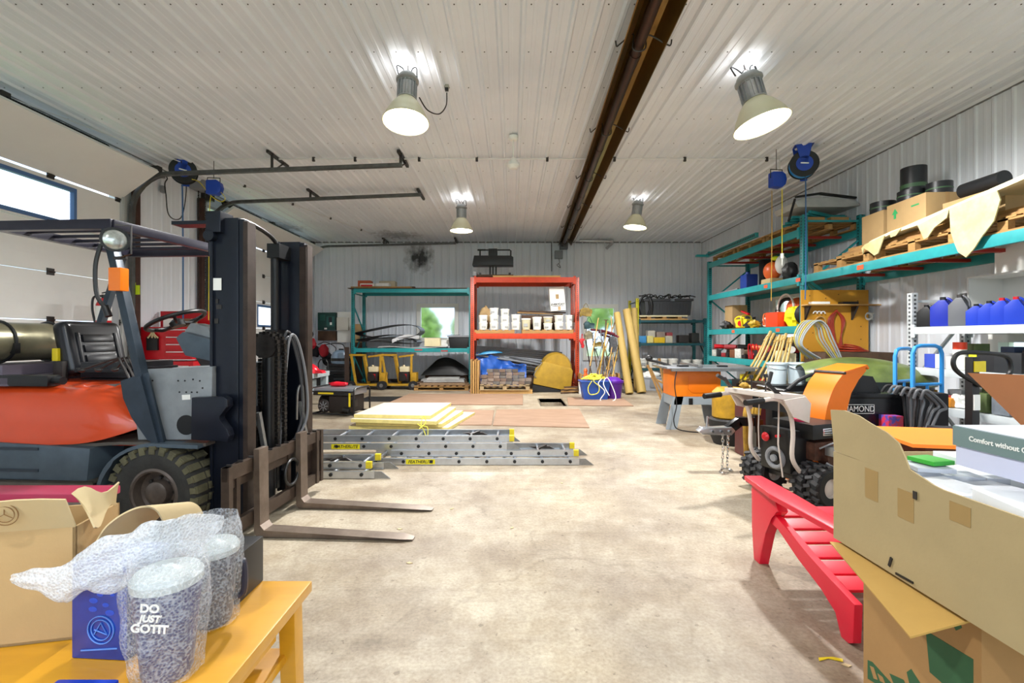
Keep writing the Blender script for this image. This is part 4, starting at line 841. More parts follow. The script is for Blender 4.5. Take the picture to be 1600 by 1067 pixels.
def rack(label, loc, rz, ups, depth, H, beams, mpost, mbeam, pw=.08, bh=.11, deck=None, group=None, cross=(), cat='rack', mdeck=None, braces=True, H2=None, bw=.05):
    t_ = thing('pallet_rack', label, cat, loc, rz, group)
    for k, ux in enumerate(ups):
        for j, dy in enumerate((pw/2, depth-pw/2)):
            mb = MB(); hh = H[k] if isinstance(H, (list, tuple)) else H; mb.box(-pw/2,-pw/2,0,pw/2,pw/2,hh,bev=.006); mb.box(-pw*.8,-pw*.8,0,pw*.8,pw*.8,.01); o = part('post', mb, mpost, t_); o.location = (ux, dy, 0)
        if braces:
            mb = MB(); z = .2; s_ = 0
            while z+.7 < hh: mb.bar((ux, pw, z if s_ else z+.7), (ux, depth-pw, z+.7 if s_ else z), .03, .03); z += .7; s_ ^= 1
            mb.bar((ux,pw,.15),(ux,depth-pw,.15),.03,.03); mb.bar((ux,pw,hh-.1),(ux,depth-pw,hh-.1),.03,.03); part('frame_brace', mb, mbeam, t_)
    for a, b_, z in beams:
        for dy in (.0, depth):
            mb = MB(); y0 = dy-.012 if dy == 0 else dy-bw+.012
            mb.box(ups[a]+pw/2, y0, z-bh, ups[b_]-pw/2, y0+bw, z, bev=.006); mb.box(ups[a]+pw/2-.005, y0-.004, z-bh-.04, ups[a]+pw/2+.05, y0+.01, z+.03); mb.box(ups[b_]-pw/2-.05, y0-.004, z-bh-.04, ups[b_]-pw/2+.005, y0+.01, z+.03)
            part('beam', mb, mbeam, t_)
        if deck:
            mb = MB(); mb.box(ups[a]+pw/2+.02, .045, z-.025, ups[b_]-pw/2-.02, depth-.045, z-.003); part('shelf_deck', mb, mdeck or m_ply, t_)
    for a, b_, z, n in cross:
        for k in range(n):
            mb = MB(); xx = ups[a]+(k+.7)*(ups[b_]-ups[a])/(n+.4); mb.box(xx-.03,.04,z-.07,xx+.03,depth-.04,z-.03); part('cross_bar', mb, M('dark_red_paint','A02A1E',.5), t_)
    return t_
def pallet(label, loc, rz, w=1.2, d=1.0, h=.13, group='wooden pallets', mat=None):
    t_ = thing('wooden_pallet', label, 'pallet', loc, rz, group); mat = mat or m_wood
    n = max(3, round(w/.16))
    for k in range(n):
        mb = MB(); x = -w/2+.05+k*(w-.1)/(n-1); mb.box(x-.05,-d/2,h-.02,x+.05,d/2,h); part('deck_board', mb, mat, t_)
    for y in (-d/2+.04, 0, d/2-.04):
        mb = MB(); mb.box(-w/2,y-.035,.02,w/2,y+.035,h-.021) if h < .11 else None
        if h >= .11:
            for x in (-w/2+.05, 0, w/2-.05): mb.box(x-.05,y-.035,.018,x+.05,y+.035,h-.021)
            mb.box(-w/2,y-.035,h-.04,w/2,y+.035,h-.0205)
        part('stringer', mb, mat, t_)
        mb = MB(); mb.box(-w/2,y-.045,0,w/2,y+.045,.018); part('bottom_board', mb, mat, t_)
    return t_
def wbox(name, label, cat, x0,y0,z0,x1,y1,z1, mat, rz=0, group=None, bev=.004, extra=None):
    mb = MB(); cx, cy = (x0+x1)/2, (y0+y1)/2; mb.box(x0-cx,y0-cy,0,x1-cx,y1-cy,z1-z0,bev=bev); o = solo(name, mb, mat, label, cat, group, (cx,cy,z0)); o.rotation_euler = (0,0,rz); return o
def carton(label, loc, w, d, h, rz=0, mat=None, group=None, tape=True, flaps=False):
    t_ = thing('cardboard_box', label, 'box', loc, rz, group); mb = MB(); mb.box(-w/2,-d/2,0,w/2,d/2,h,bev=.004); part('carton', mb, mat or m_card, t_)
    if tape:
        mb = MB(); mb.box(-.025,-d/2-.001,h*.72,.025,-d/2,h); mb.box(-.025,-d/2,h,.025,d/2,h+.001); part('packing_tape', mb, M('tan_tape','A88450',.3), t_)
    return t_
# ================================================================== BACK LEFT: teal rack
YT = 13.1; tx0, tx1 = X(551,YT), X(735,YT); Zt = Z(451,YT); Zm = Z(544,YT)
rack('teal pallet rack against the back wall, left of the orange rack', (tx0,YT,0), 0, [0, tx1-tx0], 1.05, [Zt-.02, Zt-.02], [(0,1,Zt),(0,1,Zm)], m_tealp, m_teal, bh=.11, deck=True, mdeck=M('galvanised_deck','9AA09E',.4,.5,.3,6))
mb = MB(); mb.box(-.12,-.05,0,tx1-tx0-.1,1.0,.018); solo('plywood_sheet', mb, m_dwood, 'thin dark board covering the top of the teal rack', 'board', loc=(tx0,YT,Zt+.002))
zz = Zt+.021
wbox('plank', 'long rough brown plank on top of the teal rack, at the front', 'plank', X(546,YT),YT+.1,zz,X(640,YT),YT+.35,zz+.05, m_wood)
wbox('plank', 'darker plank poking out to the right on top of the teal rack', 'plank', X(600,YT),YT+.5,zz,X(643,YT),YT+.6,zz+.09, m_dwood, rz=-.2)
for i, (a, b_, c_, hx, lab) in enumerate(((552,572,.20,'C8603A','orange printed carton on top of the teal rack, leftmost'),(560,583,.09,'E8E4DC','white and red paper sack on the teal rack, lying in front'),(584,606,.10,'DCDCD8','plain white paper sack on the teal rack beside the red printed one'),(586,612,.19,'C0B49A','tan paper packet behind the white sack on the teal rack'))):
    wbox('paper_sack' if i else 'carton', lab, 'sack' if i else 'box', X(a,YT),YT+(.38 if i in (0,3) else .12),zz+.052,X(b_,YT),YT+(.65 if i in (0,3) else .36),zz+.052+c_, M('sack_%d'%i,hx,.7,0,.15,12), bev=.03 if i else .005)
mb = MB(); mb.box(0,0,0,X(580,YT)-X(562,YT),.003,.05); solo('red_stripe_packet', mb, M('red_print','C83030',.6), 'flat red printed packet leaning on the white sack, top of the teal rack', 'packet', loc=(X(562,YT),YT+.10,zz+.052))
# rolled liner on the middle shelf
zz = Zm+.003
t_ = thing('liner_roll', 'black and white folded rubber liner on the teal rack shelf', 'liner', (X(605,YT),YT+.5,zz))
m_liner = M('black_liner_rubber','141415',.45,0,.2,5); m_lw = M('white_liner_face','C9CBCC',.35)
for k, (x0, x1, z0, z1, hh) in enumerate(((553,655,533,505,.0),(556,640,535,524,.02),(560,650,538,528,.0))):
    def f(u, v, x0=x0, x1=x1, z0=z0, z1=z1, k=k):
        a = u*2*PI; cx = X(x0+(x1-x0)*.5,YT)-t_.location.x; w = (X(x1,YT)-X(x0,YT))/2; hh = (Z(z1,YT)-Z(z0,YT))/2; cz = (Z(z1,YT)+Z(z0,YT))/2-zz
        sq = math.cos(a); xx = cx+w*sq; z = cz+hh*math.sin(a)*(.35+.65*(sq*.5+.5))+.04*math.sin(sq*2+k)
        return (xx, -.42+.75*v+.03*math.sin(a*2), max(z, .004))
    mb = MB(); mb.sheet(f, 36, 6, .012); part('liner_fold', mb, m_liner if k else [m_liner], t_, sm=60)
mb = MB(); mb.sheet(lambda u, v: (X(612,YT)-t_.location.x+u*.75, -.46+.05*math.sin(u*3), .24+.20*math.sin(min(1,u*1.15)*2.2)*(.7)-.10*v+.0), 14, 4, .01); part('liner_white_side', mb, m_lw, t_, sm=60)
mb = MB(); mb.sheet(lambda u, v: (u*1.9-.0, v*.7, .02+.02*math.sin(u*8+v*3)+.02*math.sin(v*6)), 20, 8, .01); solo('crumpled_sheet', mb, m_lw, 'pale crumpled sheet lying on the teal rack shelf beside the liner', 'sheet', loc=(X(590,YT),YT+.0,zz))
wbox('foam_block', 'yellowed foam block on the teal rack shelf below the window', 'foam block', X(663,YT),YT+.02,zz+.05,X(687,YT),YT+.3,Z(528,YT), m_foam)
wbox('white_tray', 'white polystyrene tray between foam block and black tote', 'tray', X(665,YT),YT+.35,zz+.05,X(700,YT),YT+.6,zz+.22, m_paper, rz=.1)
t_ = thing('storage_tote', 'black tote with grey lid on the right of the teal rack shelf', 'tote', (X(716,YT),YT+.32,zz+.001))
mb = MB(); mb.prism([(-.25,0),(.25,0),(.29,.3),(-.29,.3)],-.2,.2,'y',bev=.015); part('tub', mb, m_black, t_)
mb = MB(); mb.box(-.32,-.23,.3,.32,.23,.35,bev=.012); mb.box(-.40,-.1,.36,.0,.15,.375); part('lid', mb, m_grey, t_)
wbox('red_tag_tape', 'small red tape patch on the teal beam, left one', 'tape', X(648,YT),YT-.0135,Zm-.06,X(660,YT),YT-.0125,Zm-.03, M('red_print','C83030'), bev=0)
wbox('red_tag_tape', 'small red tape patch on the teal beam, right one near the orange post', 'tape', X(689,YT),YT-.0135,Zm-.09,X(700,YT),YT-.0125,Zm-.06, M('red_print','C83030'), bev=0)
# two yellow walk-behind machines beneath
def machine(x, label):
    t_ = thing('walk_behind_saw', label, 'machine', (x, 13.0, 0), 0, 'yellow walk-behind machines')
    mb = MB(); mb.bar((-.36,.0,.12),(-.52,.05,.96),.05,.06,bev=.01); mb.bar((.30,.0,.12),(.30,.05,.93),.05,.06,bev=.01); mb.bar((-.62,.05,.93),(-.1,.05,.93),.04,.05); mb.bar((-.05,.05,.88),(.36,.05,.93),.05,.05,bev=.01); mb.bar((-.15,.05,.90),(.0,-.02,.14),.06,.09,bev=.01); part('frame', mb, m_myel, t_)
    mb = MB(); mb.prism([(-.42,.10),(.40,.10),(.42,.14),(.36,.16),(-.40,.14)],-.2,.3,'y',bev=.01); part('base_plate', mb, m_myel, t_)
    mb = MB(); mb.box(.30,-.1,.2,.46,.2,.45,bev=.02); part('guard', mb, m_myel, t_)
    mb = MB(); mb.box(-.02,-.12,.22,.26,.2,.46,bev=.03); mb.cyl((.1,-.13,.33),(.1,-.18,.33),.1,n=18); part('engine', mb, M('engine_dark','2A2422',.5,.3,.4,20), t_)
    mb = MB(); mb.box(-.0,-.1,.47,.26,.16,.62,bev=.04); mb.cyl((.1,0,.62),(.1,0,.66),.03); part('fuel_tank', mb, M('cream_tank','D8CCA8',.4), t_)
    mb = MB(); mb.box(.12,-.14,.3,.2,-.1,.42); part('recoil_cover', mb, m_redp, t_)
    mb = MB(); mb.tube([(-.5,.05,.93),(-.2,.1,.85),(-.05,.0,.6),(0,0,.45)],.012,6,cr=5); part('throttle_cable', mb, m_black, t_)
    for wx in (-.42, .40):
        for wy in (-.24, .32):
            mb = MB(); mb.cyl((wx,wy-.035,.12),(wx,wy+.035,.12),.12,n=20); w = part('wheel', mb, m_rub, t_); mb = MB(); mb.cyl((wx,wy-.042,.12),(wx,wy+.042,.12),.05,n=14); part('hub', mb, m_steel, w)
    return t_
m1 = machine(X(577,13.0), 'yellow walk-behind machine under the teal rack, left one')
m2 = dup(m1, (X(624,13.0)+.02,13.02,0), 0, 'yellow walk-behind machine under the teal rack, right one beside the boards')
# boards on floor with black tarp
bp = pallet('pallet under the stacked grey boards below the teal rack', (X(692,12.9),13.1,0), 0, 1.45, 1.0, .12)
for k, (z, w, hx) in enumerate(((.121,1.42,'8A6A4A'),(.146,1.30,'B49A78'),(.171,1.36,'7A604A'),(.20,1.15,'B8B8B4'),(.235,1.2,'A8A8A6'),(.27,1.0,'C4C4C0'))):
    wbox('board', 'board %s in the pile below the teal rack' % ('lying lowest','lying second from the bottom','lying third from the bottom','of pale grey, fourth up','of grey, second from the top','of palest grey, topmost')[k], 'board', X(692,12.9)-w/2+.05*(k%2),12.75+.03*k,z,X(692,12.9)+w/2-.04*(k%3),13.45,z+.023 if k < 3 else z+.03, M('board_%d'%k,hx,.7,0,.3,6), rz=.02*(k-2), group='boards piled below the teal rack', bev=0)
t_ = thing('black_tarp', 'black crumpled tarp heaped on the boards below the teal rack', 'tarp', (X(696,13.5),13.75,.32))
mb = MB(); mb.sheet(lambda u, v: (-.7+1.4*u, -.25+.5*v, .02+.48*math.sin(PI*u)**.6*math.sin(PI*v)**.5*(.75+.5*nse(u*3,v*3,1))), 26, 14, .012); part('tarp_cloth', mb, M('black_tarp_cloth','131314',.5,0,.3,12,.4,15), t_, sm=50)
wbox('support_crate', 'dark crate holding up the black tarp', 'crate', X(696,13.5)-.6,13.6,0,X(696,13.5)+.6,14.0,.33, m_dwood)
# ================================================================== ORANGE RACK
YO = 12.35; ox0, ox1 = X(738,YO), X(902,YO); Zo = Z(433,YO); Zom = Z(521,YO)
rack('orange pallet rack against the middle of the back wall', (ox0,YO,0), 0, [0, ox1-ox0], 1.0, [Zo, Zo], [(0,1,Zo),(0,1,Zom)], m_orp, m_orange, pw=.1, bh=.14, deck=True)
wbox('plywood_sheet', 'bare plywood sheet lying on top of the orange rack', 'board', X(770,YO),YO+.05,Zo+.003,X(876,YO),YO+.9,Zo+.05, m_ply, bev=0)
t_ = thing('heater_unit', 'black unit heater with pipe frame standing on the orange rack', 'heater', (X(770,YO+.3),YO+.45,Zo+.052))
mb = MB(); mb.box(-.52,-.2,.0,.55,.25,.05); part('wooden_tray', mb, m_dwood, t_)
mb = MB(); mb.prism([(-.55,.30),(.55,.30),(.55,.52),(.48,.56),(-.5,.56)],-.2,.2,'y',bev=.02); part('hood', mb, m_black, t_)
mb = MB(); mb.box(-.12,-.12,.56,.12,.12,.76,bev=.02); mb.tube([(-.35,0,.56),(-.35,0,.72),(-.3,0,.74),(.45,0,.74),(.48,0,.72),(.48,0,.56)],.02,8); mb.box(-.42,-.02,.72,-.2,.02,.76); part('pipe_frame', mb, m_black, t_)
for x_ in (-.08, .0, .08):
    mb = MB(); mb.cyl((x_,0,.05),(x_,0,.3),.022,n=10); part('support_tube', mb, m_black, t_)
mb = MB(); mb.box(-.38,-.05,.05,-.32,.05,.12); mb.box(.42,-.05,.05,.48,.05,.12); part('foot', mb, m_black, t_)
wbox('flat_carton', 'flat grey carton between the heater unit and the rack top', 'box', X(738,YO),YO+.1,Zo+.052,X(738,YO)+.1,YO+.6,Zo+.16, m_grey)
pz = Zom+.002
for px, w in ((771,1.1),(856,1.35)): pallet('pallet under the white pails on the orange rack, %s one' % ('left' if px < 800 else 'right'), (X(px,YO),YO+.45,pz), 0, w, .8, .1)
m_pail = M('white_pail','E2E2DA',.4,0,.08,10); m_pailb = M('beige_pail','C8C0A0',.45,0,.15,10); m_lid = M('lid_white','EFEFEA',.4)
def pail(loc, label, r=.115, h=.19, mat=None, group='white pails on the orange rack', rz=0, open_=False):
    t_ = thing('pail', label, 'pail', loc, rz, group); mb = MB()
    if open_: mb.lathe([(r*.86,0),(r,h),(r+.008,h),(r+.008,h-.02),(r-.008,h-.02),(r*.8,.02)], n=24, capb=True)
    else: mb.lathe([(r*.86,0),(r*.98,h*.86),(r,h*.86),(r,h*.9)], n=24)
    part('bucket', mb, mat or m_pail, t_)
    if not open_:
        mb = MB(); mb.lathe([(r*1.04,h*.88),(r*1.06,h*.9),(r*1.05,h),(r*.95,h),(r*.9,h-.01),(.01,h-.01)], n=24, capb=False); part('lid', mb, m_lid, t_)
        mb = MB(); mb.cb((0,-r*.95,h*.4),(r*.9,.006,h*.28),(-.06,0,0)); part('label', mb, M('pail_print','9A9C9A',.6), t_)
    else:
        mb = MB(); mb.torus((0,0,h*.93), r*1.1, .004, (0,-.6,1), a0=PI, a1=2*PI, n=16, k=5); part('wire_handle', mb, m_steel, t_)
    return t_
cols = [(755,2,.19),(772,3,.19),(789,3,.18),(806,2,.2),(822,1,.30),(839,1,.34),(856,2,.17),(873,2,.19),(890,2,.19)]
ordn = ['leftmost','second','third','fourth','fifth','sixth','seventh','eighth','rightmost']
for i, (px, n_, h) in enumerate(cols):
    for k in range(n_):
        where = '' if n_ == 1 else (', bottom one' if k == 0 else ', top one' if k == n_-1 else ', middle one')
        pail((X(px,YO+.3),YO+.28,pz+.101+k*(h+.004)), '%s pail in the %s stack from the left on the orange rack%s' % ('beige' if i == 4 else 'white', ordn[i], where), .118, h, m_pailb if i == 4 or (i == 6 and k) else m_pail, rz=rnd(-.5,.5))
t_ = thing('paper_bag', 'crumpled brown paper bag behind the leftmost pails', 'bag', (X(758,YO+.6),YO+.7,pz+.101))
mb = MB(); mb.sph((0,0,.32),.18,(1,.7,1.75),16,14,.35,2,3); part('bag', mb, m_card, t_)
for v in t_.children[0].data.vertices: v.co.z = max(v.co.z, 0)
wbox('plank', 'long dark plank lying across the pails on the orange rack, upper one', 'plank', X(810,YO+.5),YO+.62,pz+.58,X(885,YO+.5),YO+.75,pz+.61, m_dwood, bev=0).rotation_euler = (0,.03,0)
wbox('plank', 'long dark plank lying across the pails on the orange rack, lower one', 'plank', X(808,YO+.5),YO+.60,pz+.54,X(880,YO+.5),YO+.78,pz+.565, m_wood, bev=0).rotation_euler = (0,.04,0)
wbox('board_stack', 'low stand behind the pails carrying the dark planks', 'crate', X(815,YO+.6),YO+.62,pz+.101,X(878,YO+.6),YO+.85,pz+.5, m_dwood)
t_ = carton('tall white box printed EVERYDAY tilted on the orange rack', (X(872,YO+.45),YO+.52,Z(487,YO+.5)+.02), .40, .3, .64, 0, m_paper, tape=False); t_.rotation_euler = (0,-.08,0)
text('EVERYDAY', .075, m_black, t_, (0,-.152,.17), (PI/2,0,0), .001, bold=.003); mb = MB(); mb.cb((0,-.152,.38),(.08,.002,.12)); mb.cb((.03,-.152,.06),(.07,.002,.1)); part('brown_tape', mb, m_card, t_)
mb = MB(); mb.cb((0,-.152,.125),(.3,.002,.012)); part('printed_line', mb, m_black, t_)
# below the orange rack
m_tarp = M('blue_tarp','2A62C0',.4,0,.3,8,.5,12)
t_ = thing('blue_tarp', 'crumpled bright blue tarp behind the stacked bricks', 'tarp', (X(765,12.72),12.76,0))
mb = MB(); mb.sheet(lambda u, v: (-.36+1.35*u, -.0-.08*v*(1-.5*u)+.05*nse(u*9,v*5,2)+.05*math.sin(u*14+v*4), (.97-.30*u)*(1-v)+.03+.05*nse(u*7,v*7,5)+.05*math.sin(v*9+u*6)), 44, 26, .012); part('tarp_cloth', mb, m_tarp, t_, sm=40)
t_ = thing('plastic_tub', 'light blue upturned tub on top of the blue tarp', 'tub', (X(768,12.75),12.78,.93))
mb = MB(); mb.sheet(lambda u, v: (-.36+.66*u, -.12+.3*v, .02+.06*u+.10*math.sin(PI*u)**.8*math.sin(PI*v)**.4), 20, 12, .012); part('tub', mb, M('sky_blue_tub','3E88B4',.4), t_, sm=60)
mb = MB(); mb.box(-.3,-.1,0,.9,.12,.78,bev=.01); solo('crate_stack', mb, m_dwood, 'dark crate mostly hidden behind the blue tarp', 'crate', loc=(X(768,13.2),12.95,0))
for k in range(4):
    mb = MB(); mb.box(-.02,-.3,0,.02,.3,.86-.04*(k%2)); solo('plywood_offcut', mb, m_ply if k%2 else m_wood, 'upright plywood offcut at the left orange post, %s' % ('outermost left','second from the left','third from the left','nearest the bricks')[k], 'board', 'upright offcuts under the orange rack', loc=(X(737,12.2)+.055*k+.02,12.12+.02*k,0))
for k in range(7):
    mb = MB(); p0 = Vector((X(745,13.1)-.0,12.98-.04*k,1.16-.035*k)); p1 = Vector((X(878,13.1)-.05*k,13.1-.04*k,.98-.06*k)); mb.tube([p0,p1],.032,10); solow('grey_pipe', mb, M('pvc_grey','7E8288',.4,0,.2,8), 'long grey conduit across the space below the pails, %s' % ('topmost','second down','third down','fourth down','fifth down','sixth down','lowest')[k], 'pipe', 'grey conduits below the orange rack')
for k in range(3):
    mb = MB(); mb.box(-.8,-.25,0,.8,.25,.035); o = solo('metal_sheet', mb, M('dark_sheet','3A3C40',.5), 'dark flat sheet under the grey conduits, %s one' % ('lower','middle','upper')[k], 'sheet', 'dark sheets below the orange rack', loc=(X(840,13.1),13.05,.46+.12*k)); o.rotation_euler = (0,.12+.04*k,0)
mb = MB(); mb.box(-.7,-.3,0,.6,.3,.40); solo('storage_crate', mb, m_dwood, 'dark crate under the sloping sheets behind the bricks', 'crate', loc=(X(840,13.1),13.2,0))
pp = pallet('pale pallet under the stacked bricks', (X(789,12.2),12.25,.09), 0, 1.25, .75, .14, mat=M('pale_pallet_wood','B8A078',.8,0,.3,6,.1,30))
wbox('support_beam', 'yellow timber under the brick pallet', 'timber', X(749,11.95),11.9,0,X(832,11.95),12.6,.088, m_ply)
mbk = [M('brick_%d'%i, h_, .8, 0, .3, 12, .2, 40) for i, h_ in enumerate(('7E6A5C','74706C','8E8074','5E5650','98887C'))]
mb = MB(); mb.box(-.075,-.05,0,.075,.05,.075,bev=.006); b0 = None
rows = [(8,0),(8,.04),(7,.0),(6,.1),(5,.06)]; rn = ['bottom','second','third','fourth','top']
for r_, (n_, off) in enumerate(rows):
    for k in range(n_):
        for d_ in range(2 if r_ < 3 else 1):
            xx = X(789,12.05)-.53+.158*k+off*.5+(.12 if r_ > 2 else 0); lab = 'paving brick, %s row, %s from left%s' % (rn[r_], ('first','second','third','fourth','fifth','sixth','seventh','eighth')[k], ', front' if d_ == 0 else ', behind')
            if b0 is None: b0 = solo('paving_brick', mb, mbk[0], lab, 'brick', 'paving bricks on the pallet'); bmesh_ = b0.data; cop = [bmesh_]
            if len(cop) < 5:
                for i in range(1,5): c2 = bmesh_.copy(); c2.materials.clear(); c2.materials.append(mbk[i]); cop.append(c2)
            o = b0 if (r_ == 0 and k == 0 and d_ == 0) else b0.copy()
            if o is not b0: C.objects.link(o)
            o.data = cop[random.randrange(5)]; o['label'] = lab; o.location = (xx, 11.97+.11*d_+rnd(-.01,.01), .232+.077*r_); o.rotation_euler = (0,0,rnd(-.06,.06))
# yellow mixer/wheelbarrow tray
t_ = thing('mixing_tub', 'large dented yellow steel tub lying on its side under the orange rack', 'tub', (X(862,12.2),12.3,.0))
m_tub = M('worn_yellow_steel','B8942E',.45,.2,.4,5,col2='6E5420')
mb = MB(); mb.prism([(-.48,.22),(.48,.02),(.55,.55),(.50,.62),(-.20,.80),(-.42,.62)],-.12,.0,'y',bev=.03); part('front_face', mb, m_tub, t_)
mb = MB(); mb.lathe([(.36,0),(.40,.1),(.40,.5),(.36,.52)], (.14,-.02,.62), (0,1,0), n=32); mb.prism([(-.45,.24),(.45,.05),(.5,.5),(-.35,.6)],0,.5,'y',bev=.03); part('drum', mb, m_tub, t_)
mb = MB(); mb.prism([(-.52,.02),(.5,0),(.48,.01),(-.48,.2)],-.1,.45,'y'); part('black_base', mb, m_black, t_)
mb = MB(); mb.tube([(-.40,-.13,.38),(-.46,-.15,.45),(-.38,-.15,.6),(-.25,-.14,.78)],.012,6,cr=5); part('latch_rod', mb, m_steel, t_)
for k in range(5):
    mb = MB(); mb.box(-.25,-.03,0,.25,.03,.03); o = solo('wood_offcut', mb, m_wood if k % 2 else m_dwood, 'short wood offcut piled at the right orange post, %s' % ('lowest','second up','third up','fourth up','topmost')[k], 'offcut', 'wood offcuts by the right orange post', loc=(X(890,11.9)+.03*k,11.95+.02*k,.005+.034*k)); o.rotation_euler = (0,0,.5-.3*(k%3))
# ================================================================== LEFT CORNER
YC = 14.45
t_ = thing('breaker_panel', 'dark green breaker panel on the back wall, left corner', 'electrical panel', P(511,516,YC)+Vector((0,.04,0)))
mb = MB(); mb.box(-.27,-.08,0,.27,.08,.54,bev=.01); part('case', mb, M('dark_green_paint','16423C',.4,.1), t_)
mb = MB(); mb.box(.0,-.095,.12,.24,-.08,.42); mb.box(-.2,-.09,.3,-.04,-.08,.48); part('door', mb, M('green_door','1E5A50',.35,.1), t_)
mb = MB(); mb.cb((.12,-.098,.32),(.1,.004,.16)); part('breaker_row', mb, m_black, t_)
mb = MB(); mb.cb((.14,-.1,.2),(.06,.003,.08)); mb.cb((-.02,-.1,.05),(.08,.003,.05)); part('label', mb, m_paper, t_)
wbox('splice_box', 'rusty brown junction board below the green panel', 'electrical box', X(497,YC),YC-.02,Z(532,YC),X(525,YC),YC+.1,Z(517,YC), m_dwood)
wbox('electrical_board', 'white backing panel right of the green breaker panel', 'panel', X(527,YC),YC,Z(535,YC),X(548,YC),YC+.1,Z(487,YC), m_wplas)
wbox('meter_box', 'pale grey meter box on the white panel by the teal post', 'electrical box', X(528,YC),YC-.12,Z(516,YC),X(546,YC),YC-.005,Z(496,YC), M('warm_white_box','CFCBC0',.4), bev=.02)
t_ = carton('brown carton on a bracket behind the teal post in the left corner', (X(560,14.3),14.3,Z(535,14.3)), .3,.3,.55)
wbox('bracket_shelf', 'plain dark stand carrying the brown carton behind the teal post', 'stand', X(550,14.3),14.15,0,X(570,14.3),14.45,Z(535,14.3)-.002, m_dwood)
for px, py, r, lab in ((487,537,.13,'red fuel bag hanging in the left corner, left one'),(506,548,.15,'red cap-shaped bag hanging under the breaker panel, right one')):
    mb = MB(); mb.sph((0,0,0),r,(1.0,.6,1.25),14,10,.3,2,px); solo('red_bag', mb, M('deep_red_cloth','B01A28',.6), lab, 'bag', loc=P(px,py,14.3))
    mb = MB(); mb.sph((0,0,0),r,(1.2,.5,1.3),14,10,.3,2,px+1); solo('dark_coat', mb, M('black_cloth','15151A',.8), 'black jacket hanging behind the %s red bag' % ('left' if px < 500 else 'right'), 'jacket', loc=P(px+6,py+12,14.42))
mb = MB(); mb.tube([P(497,538,14.4),P(510,535,14.35),P(525,545,14.3),P(512,560,14.3),P(500,555,14.4),P(505,540,14.4),P(535,538,14.4),P(540,560,14.4)],.012,6,cr=8); solow('loose_cable', mb, m_black, 'thin black cables drooping below the breaker panel', 'cable')
mb = MB(); mb.tube([P(486,500,14.5),P(486,515,14.4),P(489,522,14.4),P(485,530,14.4)],.02,6,cr=5); solow('hanging_strap', mb, m_black, 'black strap hanging left of the breaker panel', 'strap')
t_ = thing('stacked_crates', 'pile of black trays below the blue-grey vacuum', 'tray pile', (X(528,13.3),13.4,0))
for k in range(9):
    mb = MB(); mb.box(-.28+.01*(k%3),-.25,.075*k,.27+.01*(k%2),.25,.07+.075*k,bev=.012); part('tray', mb, m_black if k%3 else M('charcoal_tray','2C2E32',.5), t_)
t_ = thing('shop_vacuum', 'blue-grey shop vacuum on the black trays by the teal post', 'vacuum', (X(531,13.2),13.3,.68))
mb = MB(); mb.lathe([(.22,0),(.25,.05),(.25,.2),(.2,.32),(.1,.38)], n=24, xf=Matrix.Diagonal((1.1,.9,1,1))); part('body', mb, M('blue_grey_plastic','7C92A8',.35), t_)
mb = MB(); mb.lathe([(.252,.08),(.256,.12),(.252,.16)], n=24, xf=Matrix.Diagonal((1.1,.9,1,1)),capa=False,capb=False); mb.box(-.06,-.03,.36,.06,.03,.42,bev=.01); part('band_and_handle', mb, m_black, t_)
mb = MB(); mb.tube([(-.12,0,0),(-.13,0,.3),(-.08,0,.4),(.08,0,.4),(.13,0,.3),(.12,0,0)],.016,8); mb.tube([(-.12,0,.12),(.12,0,.12)],.012,6); solo('tube_chair_back', mb, m_black, 'black tube frame standing behind the grey bench', 'frame', loc=(X(505,12.8),12.8,Z(585,12.8)))
mb = MB(); mb.box(-.2,-.2,0,.2,.2,Z(585,12.8)-.001); solo('black_crate', mb, m_black, 'black crate under the tube frame behind the grey bench', 'crate', loc=(X(505,12.8),12.8,0))
mb = MB(); mb.box(-.05,-.04,0,.05,.04,1.15); o = solo('timber_post', mb, M('dark_brown_timber','3A2A22',.8), 'dark brown timber standing left of the teal post', 'timber', loc=(X(543,12.95),12.9,0))
t_ = thing('work_bench', 'weathered blue-grey wooden bench with a red helmet on it, left', 'bench', (X(474,9.6),9.6,0)); m_bw = M('weathered_grey_blue_wood','A4B0B4',.75,0,.35,6,col2='6E7474')
bzt = Z(584,9.2); mb = MB(); mb.box(-.42,-.45,bzt-.1,.34,.5,bzt-.0,bev=.008); part('bench_top', mb, m_bw, t_)
for a, b_ in ((.18,-.42),(.2,.36),(-.38,-.42),(-.38,.36)):
    mb = MB(); mb.box(a,b_,0,a+.12,b_+.12,bzt-.1,bev=.006); part('leg', mb, m_bw, t_)
mb = MB(); mb.box(-.38,-.40,.30,.3,.44,.34); mb.box(-.35,-.1,.341,.15,.3,.55,bev=.03); part('lower_shelf', mb, m_bw, t_)
t_ = thing('hard_hat', 'bright red hard hat on the grey wooden bench', 'hard hat', (X(484,9.4),9.4,bzt))
mb = MB(); mb.sph((0,0,.0),.17,(1.15,.9,1.05),20,12)
for v in mb.bm.verts: v.co.z = max(v.co.z, 0)
mb.prism([(.05,.0),(.30,-.0),(.26,.05),(.05,.08)],-.09,.09,'y',bev=.01); part('shell', mb, M('bright_red_plastic','E0122A',.3), t_)
for k in range(4):
    mb = MB(); mb.tube([(-.16+.03*k,-.05+.03*k,.07),(-.1,-.04+.03*k,.14),(0,-.03+.03*k,.185),(.12,-.03+.03*k,.12)],.007,6,cr=4); part('ridge', mb, M('bright_red_plastic','E0122A'), t_)
